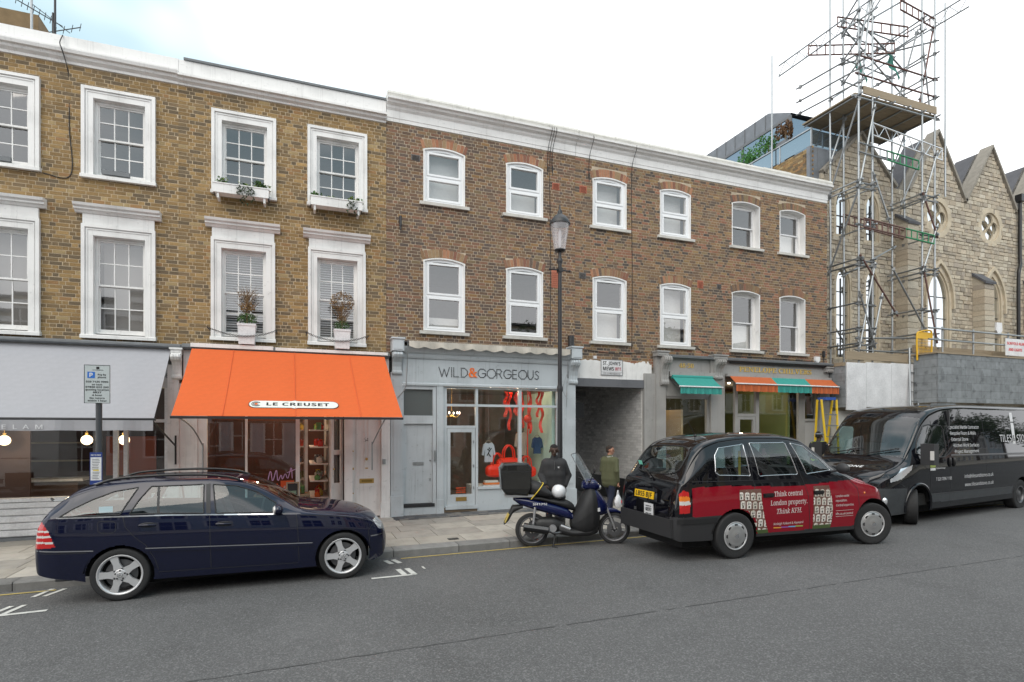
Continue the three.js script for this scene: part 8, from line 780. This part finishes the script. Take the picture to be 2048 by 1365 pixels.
person('balding man in an olive jacket walking away past the mews passage', 6.55, paveY(6.55, 11.2), -11.2, 2.0, 0.9, { skin: [0.42, 0.21, 0.14], hair: [0.035, 0.025, 0.02], coat: [0.085, 0.09, 0.045], legs: [0.012, 0.016, 0.035], long: 1, turn: -0.45, J: { sh: [[-0.19, 1.38, 0], [0.19, 1.38, 0]], el: [[-0.25, 1.12, -0.06], [0.25, 1.12, 0.02]], wr: [[-0.22, 0.88, 0.02], [0.22, 0.9, 0.14]], hp: [[-0.09, 0.9, 0], [0.09, 0.9, 0]], kn: [[-0.09, 0.49, -0.06], [0.09, 0.5, 0.14]], an: [[-0.09, 0.08, -0.24], [0.09, 0.07, 0.16]], foot: [[0, 1], [0, 1]], head: [0, 1.62, 0.02], hand: [[-0.22, 0.83, 0.03, 0, 0, 1.1], [0.22, 0.85, 0.16, 0, 0, 0.5]] }, extra: (g) => { new MB().geo(new THREE.TorusGeometry(0.062, 0.016, 8, 24), mk(0, 1.475, 0.0, Math.PI / 2 - 0.2)).build('shirt_collar', M.cleanWhite, g); } });
{ const b = thing('carrier_bag', 'white plastic carrier bag hanging from the walking man\u2019s hand', 'bag', 6.63, 0.3, -10.98, 0.5), g = new THREE.SphereGeometry(1, 20, 14), p = g.attributes.position, R = mulberry(3); for (let k = 0; k < p.count; k++) { const X = p.getX(k), Y = p.getY(k), Z = p.getZ(k), n = 1 + 0.12 * Math.sin(X * 9 + Y * 7) * Math.cos(Z * 8); p.setXYZ(k, X * 0.11 * n * (1 - 0.35 * Math.max(0, Y)), (Y + 1) * 0.16, Z * 0.06 * n); } g.computeVertexNormals(); part('sack', g, std([0.72, 0.72, 0.74], 0.5), b); new MB().path([V(-0.05, 0.27, 0), V(-0.02, 0.36, 0), V(0.0, 0.41, 0), V(0.02, 0.36, 0), V(0.05, 0.27, 0)], 0.012).build('handle', std([0.72, 0.72, 0.74], 0.5), b); new MB().ball(0.06, 0.15, 0.055, 0.03, 0.04, 0.01, 10).build('printed_mark', std([0.5, 0.04, 0.05], 0.6), b); }
person('worker in a yellow high visibility vest and grey cap beside the yellow ladder', 13.1, paveY(13, 11.4), -11.4, 1.75, 0.985, { skin: [0.06, 0.032, 0.022], hair: [0.012, 0.01, 0.01], coat: [0.02, 0.022, 0.03], legs: [0.02, 0.03, 0.02], turn: 0.1, J: { sh: [[-0.19, 1.38, 0], [0.19, 1.38, 0]], el: [[-0.25, 1.12, 0.02], [0.25, 1.12, 0.02]], wr: [[-0.2, 0.98, 0.2], [0.2, 1.0, 0.2]], hp: [[-0.09, 0.9, 0], [0.09, 0.9, 0]], kn: [[-0.1, 0.48, 0.02], [0.1, 0.48, 0.02]], an: [[-0.1, 0.07, 0], [0.1, 0.07, 0]], foot: [[0, 1], [0, 1]], head: [0, 1.62, 0.02], hand: [[-0.19, 0.96, 0.24, -1, 0, 0.6], [0.19, 0.98, 0.24, -1, 0, 0.6]] }, extra: (g, hd) => { part('vest', iso([[[-0.08, 0.98, 0], [0.08, 0.98, 0], 0.14], [[-0.1, 1.32, 0], [0.1, 1.32, 0], 0.125], [[-0.12, 1.4, 0], [0.12, 1.4, 0], 0.09]], 56, 0, 1.15, 0, 0.4), std([0.52, 0.72, 0.04], 0.8), g); const t = new MB(); t.geo(new THREE.TorusGeometry(0.19, 0.022, 6, 30), mk(0, 1.08, 0.0, Math.PI / 2, 0, 0, V(1.15, 0.8, 1))); t.build('reflective_band', M.steel, g); const c = new MB(); c.geo(new THREE.SphereGeometry(0.1, 20, 10, 0, 6.2832, 0, 1.5), mk(0, 0.05, -0.01, 0, 0, 0, V(0.98, 0.8, 1.1))).geo(new THREE.CylinderGeometry(0.09, 0.09, 0.012, 20), mk(0, 0.055, 0.1, 0.15, 0, 0, V(0.85, 1, 0.9))); new MB().geo(c.geometry(), hd).build('cap', std([0.13, 0.15, 0.18], 0.9), g); } });
{ // lamp post
  const l = thing('street_lamp', 'black cast iron street lamp with a tapered glass lantern', 'street lamp', 4.74, paveY(4.74, 10), -10); new MB().lathe([[0, 0], [0.11, 0], [0.11, 0.7], [0.1, 0.76], [0.075, 0.8], [0.055, 0.9], [0.048, 2.6], [0.058, 2.64], [0.058, 2.7], [0.042, 2.75], [0.036, 5.1], [0.055, 5.13], [0.055, 5.18], [0.03, 5.22], [0.03, 5.34]], 0, 0, 0, 20).build('post', M.iron, l); new MB().rod(V(-0.2, 4.98, 0), V(0.2, 4.98, 0), 0.014).ball(-0.21, 4.98, 0, 0.025).ball(0.21, 4.98, 0, 0.025).box(-0.045, 4.94, -0.05, 0.045, 5.02, 0.05).build('ladder_bar', M.iron, l);
  const t = group('lantern', l, 0, 5.34, 0); new MB().lathe([[0.1, 0.02], [0.11, 0.04], [0.19, 0.55]], 0, 0, 0, 24).build('glass', phy([0.9, 0.88, 0.9], 0.06, { transmission: 0.75, thickness: 0, side: THREE.DoubleSide }), t); new MB().lathe([[0.03, 0], [0.09, 0.0], [0.11, 0.03], [0.1, 0.05]], 0, 0, 0, 24).build('base_ring', M.iron, t); new MB().lathe([[0.205, 0.53], [0.2, 0.57], [0.17, 0.62], [0.11, 0.69], [0.06, 0.72], [0.045, 0.76], [0.05, 0.78], [0.02, 0.82], [0.012, 0.9], [0, 0.94]], 0, 0, 0, 24).build('cap', M.iron, t); new MB().lathe([[0.01, 0.05], [0.03, 0.1], [0.035, 0.35], [0.02, 0.42], [0, 0.43]], 0, 0, 0, 14).build('lamp_tube', M.whiteLamp, t); new MB().lathe([[0.03, 0.48], [0.16, 0.52]], 0, 0, 0, 20).build('reflector', M.steel, t);
  // parking sign
  const p = thing('parking_sign', 'pay by phone parking sign on a dark grey pole', 'sign', -2.72, paveY(-2.7, 9.75), -9.75), y0 = paveY(-2.7, 9.75); new MB().rod(V(0, 0, 0), V(0, 2.86, 0), 0.04, 0.04, 16).build('pole', std([0.05, 0.053, 0.058], 0.5), p); const F = 0.05, sy = 2.445 - y0; bx(-0.165, sy, F - 0.006, 0.15, sy + 0.55, F).build('plate', std([0.46, 0.5, 0.5], 0.5), p); const f = new MB(); frame(f, -0.165, 0.15, sy, sy + 0.55, 0.006, F, F + 0.003); const lt = f; [['020 7125 9090', 0.27, 0.285], ['or text', 0.125, 0.245], ['07860 022 205', 0.28, 0.208], ['quoting location', 0.28, 0.17], ['6837', 0.1, 0.132], ['4 hour', 0.12, 0.092], ['No return', 0.18, 0.05], ['within 1 hour', 0.23, 0.013]].forEach(([s, w, y]) => text(lt, s, 'sans_bold', -0.008, sy + y + 0.012, F, w, 0.025, 0, 0.002)); text(lt, 'Pay by', 'sans_bold', 0.05, sy + 0.40, F, 0.1, 0.025, 0, 0.002); text(lt, 'phone', 'sans_bold', 0.05, sy + 0.362, F, 0.1, 0.025, 0, 0.002); text(lt, 'CITY OF WESTMINSTER', 'sans_regular', 0, sy + 0.472, F, 0.13, 0.01, 0, 0.002); lt.box(-0.018, sy + 0.49, F, 0.018, sy + 0.525, F + 0.002); lt.build('lettering', M.black, p); bx(-0.125, sy + 0.36, F, -0.035, sy + 0.45, F + 0.003).build('symbol_panel', std([0.02, 0.14, 0.5], 0.5), p); const P = new MB(); text(P, 'P', 'sans_bold', -0.08, sy + 0.375, F + 0.003, 0.04, 0.06, 0, 0.002); P.build('symbol', M.cleanWhite, p); new MB().box(-0.05, sy + 0.1, -0.05, 0.05, sy + 0.13, F - 0.007).box(-0.05, sy + 0.42, -0.05, 0.05, sy + 0.45, F - 0.007).build('clip', M.steel, p);
  const n = group('notice', p, -0.02, 1.25 - y0, 0.05); bx(-0.075, 0, 0, 0.075, 0.49, 0.006).build('blue_sheet', std([0.015, 0.04, 0.2], 0.5), n); bx(-0.065, 0.09, 0.006, 0.065, 0.42, 0.008).build('white_sheet', M.cleanWhite, n); const nt = new MB(); text(nt, 'PAY TO PARK', 'sans_bold', 0, 0.44, 0.007, 0.12, 0.022, 0, 0.001); nt.build('heading', M.cleanWhite, n); const bl = new MB(); for (let k = 0; k < 13; k++) if (k !== 5) bl.box(-0.05 + 0.01 * hash2(k, 1), 0.11 + k * 0.023, 0.008, 0.05 - 0.03 * hash2(k, 2), 0.119 + k * 0.023, 0.0085); bl.build('small_print', M.lead, n); bx(-0.035, 0.225, 0.008, 0.035, 0.243, 0.009).build('yellow_mark', std([0.65, 0.5, 0.05], 0.6), n);
  // step ladder
  const s = thing('step_ladder', 'yellow step ladder with a blue top standing by the hoarding', 'ladder', 14.05, paveY(14, 11.9), -11.9), Y = std([0.75, 0.5, 0.02], 0.45), h = 2.62; for (const z of [0.12, -0.35]) for (const e of [-1, 1]) { const back = z < 0; new MB().obox(0.055, h, 0.03, mk(e * 0.17 + e * 0.06, h / 2, back ? -0.25 : 0.12, back ? 0.1 : -0.08, 0, e * -0.045)).build('side_rail', Y, s); } for (let k = 1; k < 8; k++) { const y = k * 0.31, w = 0.27 - k * 0.013; bx(-w, y, 0.1 + (0.22 - k * 0.028) - 0.08, w, y + 0.03, 0.1 + (0.22 - k * 0.028)).build('tread', M.steel, s); } bx(-0.19, h - 0.02, -0.2, 0.19, h + 0.06, 0.08).build('top_tray', std([0.02, 0.08, 0.35], 0.5), s);
  // bicycle behind the estate car
  const b = thing('bicycle', 'black bicycle leaning on the kerb behind the blue estate car', 'bicycle', -3.1, paveY(-3, 9.5), -9.5, 1.25); for (const x of [0, 1.02]) { const w = group('wheel', b, x, 0.33, 0); new MB().geo(new THREE.TorusGeometry(0.31, 0.02, 8, 36)).build('tyre', M.tyre, w); const sp = new MB(); for (let k = 0; k < 14; k++) sp.rod(V(0, 0, 0), V(Math.cos(k * 0.4488) * 0.3, Math.sin(k * 0.4488) * 0.3, 0), 0.002, 0.002, 3); sp.build('spokes', M.steel, w); } const fr = new MB(), A = V(0, 0.33, 0), H1 = V(0.16, 0.78, 0), S1 = V(0.7, 0.8, 0), K = V(0.55, 0.32, 0), Rw = V(1.02, 0.33, 0); fr.rod(A, V(0.2, 0.92, 0), 0.014).rod(H1, S1, 0.016).rod(H1, K, 0.017).rod(K, S1, 0.016).rod(K, Rw, 0.011).rod(S1, Rw, 0.01); fr.build('frame', M.black, b); new MB().path([V(0.24, 0.95, -0.26), V(0.2, 0.96, 0), V(0.24, 0.95, 0.26)], 0.013).build('handlebar', M.steel, b); for (const z of [-0.26, 0.26]) new MB().rod(V(0.24, 0.95, z), V(0.3, 0.97, z * 1.3), 0.017).build('hand_grip', M.black, b); new MB().ball(0.72, 0.88, 0, 0.12, 0.03, 0.06, 14).build('saddle', M.black, b);
}
{ // window boxes, topiary pots, rope chains
  const leaf = (m, R, p, s, c) => { const q = new THREE.Quaternion().setFromEuler(new THREE.Euler(R() * 6, R() * 6, R() * 6)), f = (i, j, k) => V(i * s, j * s, k * s).applyQuaternion(q).add(p), t = 0.6 + 0.7 * R(); m.color(c[0] * t, c[1] * t, c[2] * t).quad(f(-0.28, 0, 0), f(0, -0.6, 0.1), f(0.28, 0, 0), f(0, 0.6, 0.1)); }, lm = std([1, 1, 1], 0.75, { vertexColors: true, side: THREE.DoubleSide }), green = [0.06, 0.13, 0.03], dry = [0.28, 0.17, 0.06];
  [[-1.56, -0.58, 'white window box with spiky plants and a thick trailing vine', 5], [0.2, 1.22, 'white window box with sparse plants under the window nearest the brown brick', 6]].forEach(([a, b, label, sd]) => { const R = mulberry(sd), g = thing('window_box', label, 'window box', (a + b) / 2, 6.63, ZF + 0.22), w = (b - a) / 2; const t = new MB(); t.box(-w, 0, 0.1, w, 0.17, 0.12).box(-w, 0, -0.1, -w + 0.02, 0.17, 0.1).box(w - 0.02, 0, -0.1, w, 0.17, 0.1).box(-w, 0, -0.1, w, 0.12, 0.1).box(-w - 0.012, 0.17, -0.11, w + 0.012, 0.19, 0.132); t.build('trough', M.white, g); for (const x of [-w + 0.08, w - 0.08]) new MB().prism([[-0.02, -0.1], [0.02, -0.1], [0.02, 0], [-0.02, 0]], -0.12, 0.1, [], mk(x, 0, 0)).build('bracket', M.white, g); bx(-w + 0.021, 0.121, -0.095, w - 0.021, 0.15, 0.098).build('soil', M.pan, g); const m = new MB(); for (const [px, n, hh] of sd === 5 ? [[-0.35, 90, 0.16], [0.3, 120, 0.18], [0.05, 60, 0.1], [0.42, 60, 0.12]] : [[-0.4, 60, 0.12], [-0.1, 40, 0.09], [0.3, 70, 0.13], [0.44, 50, 0.1]]) for (let k = 0; k < n; k++) { const an = R() * 6.28, rr = 0.12 * R(); leaf(m, R, V(px + Math.cos(an) * rr, 0.17 + hh * R(), Math.sin(an) * rr * 0.6), 0.045 + 0.035 * R(), R() < 0.25 ? [0.16, 0.2, 0.04] : green); } for (let v = 0; v < (sd === 5 ? 5 : 3); v++) { const x0 = sd === 5 ? -0.05 + v * 0.06 : 0.22 + v * 0.07, L = 0.15 + 0.3 * R(); for (let k = 0; k < 34; k++) leaf(m, R, V(x0 + 0.03 * Math.sin(k * 0.4 + v) + 0.02 * R(), 0.16 - L * k / 34, 0.14 + 0.02 * R()), 0.045, [0.03, 0.055, 0.02]); } m.build('foliage', lm, g); });
  [[-0.98, 'white pot with a dry brown twiggy topiary over a green skirt', 0], [0.82, 'white pot with dry brown ball topiary and green leaves at its foot', 1]].forEach(([x, label, kind]) => { const R = mulberry(40 + kind), g = thing('topiary_pot', label, 'potted plant', x, 3.735, ZS + 0.1); new MB().prism([[-0.14, 0], [0.14, 0], [0.16, 0.36], [-0.16, 0.36]], -0.13, 0.13).box(-0.17, 0.36, -0.14, 0.17, 0.4, 0.14).build('pot', M.cleanWhite, g); const tw = new MB(); for (let k = 0; k < 60; k++) { const a = R() * 6.28, r = 0.1 + 0.16 * R(), y = kind ? 0.75 + 0.35 * R() : 0.8 + 0.4 * R(); tw.rod(V(0, y - 0.25, 0), V(Math.cos(a) * r, y, Math.sin(a) * r * 0.7), 0.004, 0.002, 4); } tw.rod(V(0, 0.38, 0), V(0, 1.0, 0), 0.012); tw.build('twigs', std([0.2, 0.13, 0.07], 0.9), g); const m = new MB(); const cl = kind ? [[0, 0.5, 0.17, 0.1, 260, green], [0, 0.62, 0.1, 0.08, 120, dry], [-0.17, 0.98, 0.08, 0.16, 160, dry], [0.17, 0.98, 0.08, 0.16, 160, dry], [0, 1.12, 0.18, 0.08, 190, dry], [0, 0.85, 0.16, 0.06, 120, dry]] : [[0, 0.52, 0.19, 0.11, 420, green], [0, 0.75, 0.16, 0.1, 260, dry], [0, 0.98, 0.2, 0.1, 120, [0.22, 0.14, 0.07]]]; for (const [cx_, cy_, rx, ry, n, c] of cl) for (let k = 0; k < n; k++) { const a = R() * 6.28, u = Math.acos(2 * R() - 1), r = Math.cbrt(R()); leaf(m, R, V(cx_ + Math.cos(a) * Math.sin(u) * rx * r, cy_ + Math.cos(u) * ry * r, Math.sin(a) * Math.sin(u) * rx * r * 0.8), 0.028 + 0.015 * R(), c); } m.build('foliage', lm, g); });
  for (const [a, b, label] of [[-1.66, -0.44, 'black rope chain across the window with the twiggy topiary'], [0.12, 1.34, 'black rope chain across the window with the ball topiary']]) { const g = thing('rope_chain', label, 'chain'), lk = new THREE.TorusGeometry(0.016, 0.005, 5, 10); const c = new MB(), p = []; for (let k = 0; k <= 46; k++) { const t = k / 46; c.geo(lk, mk(lerp(a, b, t), 4.02 - 0.14 * (1 - Math.pow(2 * t - 1, 2)), ZS + 0.26, k % 2 ? 0 : 1.57, 0, 0)); } stuff(c.build('chain_links', M.dark, g)); for (const x of [a, b]) new MB().rod(V(x, 4.02, ZF), V(x, 4.02, ZS + 0.27), 0.01).build('hook', M.dark, g); }
}
{ // street trees on the far pavement
  const R = mulberry(71), lm = std([0.045, 0.075, 0.022], 0.7, { side: THREE.DoubleSide }), bark = std([0.09, 0.075, 0.06], 0.9, { map: again(T.grain, 2) });
  [[13, 'slim'], [21, 'broad'], [35, 'tall'], [43, 'round'], [52, 'leaning'], [61, 'spreading'], [69, 'bushy'], [78, 'narrow']].forEach(([x, nm], k) => { const g = thing('street_tree', nm + ' leafy street tree on the far pavement', 'tree', x, 0.25, 4.4, k, 'street trees across the road'), t = new MB(), c = new MB(), top = 3 + R(); t.rod(V(0, -0.3, 0), V(0.1, top, 0), 0.15, 0.1, 10); const cl = []; for (let q = 0; q < 9; q++) { const a = q * 2.4, e = V(Math.cos(a) * (0.7 + R()), top + 0.4 + 3 * R(), Math.sin(a) * (0.7 + R())); t.rod(V(0.1, top - 0.3, 0), e, 0.07, 0.025, 6); cl.push(e); } t.build('trunk', bark, g); for (let q = 0; q < 2200; q++) { const e = cl[q % 9], u = V(R() - 0.5, R() - 0.5, R() - 0.5).normalize().multiplyScalar(1.15 * Math.cbrt(R())).add(e), o = new THREE.Quaternion().setFromEuler(new THREE.Euler(R() * 6, R() * 6, R() * 6)), f = (i, j) => V(i * 0.13, j * 0.19, 0).applyQuaternion(o).add(u); c.quad(f(-0.5, 0), f(0, -0.6), f(0.5, 0), f(0, 0.6)); } c.build('crown', lm, g); });
}
{ // terrace across the street: what the glass and paint mirror
  const kinds = [['white', [0.7, 0.7, 0.68]], ['cream', [0.56, 0.5, 0.38]], ['pale blue', [0.38, 0.45, 0.52]], ['pink', [0.55, 0.38, 0.34]], ['pale grey', [0.42, 0.42, 0.42]]], dg = phy([0.03, 0.035, 0.04], 0.05);
  for (let k = 0; k < 20; k++) { const x0 = -26 + k * 5.2, [nm, col] = kinds[k * 3 % 5], m = std(col, 0.8, { map: again(T.grime, 0.3) }), g = thing('stucco_house', nm + ' stucco terrace house across the street, number ' + ['one', 'two', 'three', 'four', 'five', 'six', 'seven', 'eight', 'nine', 'ten', 'eleven', 'twelve', 'thirteen', 'fourteen', 'fifteen', 'sixteen', 'seventeen', 'eighteen', 'nineteen', 'twenty'][k] + ' of the row', 'house', x0, 0, 6.6, 0, 'houses across the street'), hh = 7.6 + 0.5 * (k % 2); const holes = [], W = []; for (const x of [0.7, 2.2, 3.7]) for (const [y, h] of [[0.9, 1.7], [3.5, 1.7], [5.8, 1.2]]) if (!(y < 1 && x > 3)) W.push([x, y, 0.85, h]); W.push([3.65, 0.1, 0.95, 2.3]); for (const [x, y, w, h] of W) holes.push([[x, y], [x + w, y], [x + w, y + h], [x, y + h]]); new MB().prism([[0, -0.3], [5.18, -0.3], [5.18, hh], [0, hh]], -0.25, 0.0, holes, mk(5.18, 0, 0, 0, Math.PI, 0)).build('wall', m, g); bx(0, hh, -0.3, 5.18, hh + 0.12, 4).build('roof', M.slate, g); bx(-0.0, hh - 0.45, -0.2, 5.18, hh - 0.2, -0.001).build('cornice', M.cleanWhite, g); for (const [x, y, w, h] of W) { const s = group(y < 0.5 ? 'front_door' : 'window', g), X = 5.18 - x - w; bx(X, y, 0.1, X + w, y + h, 0.12).build(y < 0.5 ? 'leaf' : 'pane', y < 0.5 ? M.black : dg, s); const f = new MB(); frame(f, X - 0.08, X + w + 0.08, y - 0.06, y + h + 0.08, 0.1, -0.05, 0.08); f.box(X + w / 2 - 0.02, y, 0.02, X + w / 2 + 0.02, y + h, 0.09).box(X, y + h / 2 - 0.025, 0.02, X + w, y + h / 2 + 0.025, 0.085); f.build('frame', M.cleanWhite, s); } bx(0.01, -0.3, 0.3, 5.17, hh, 4).build('back_wall', M.room, g); }
}
renderer.render(scene, camera);
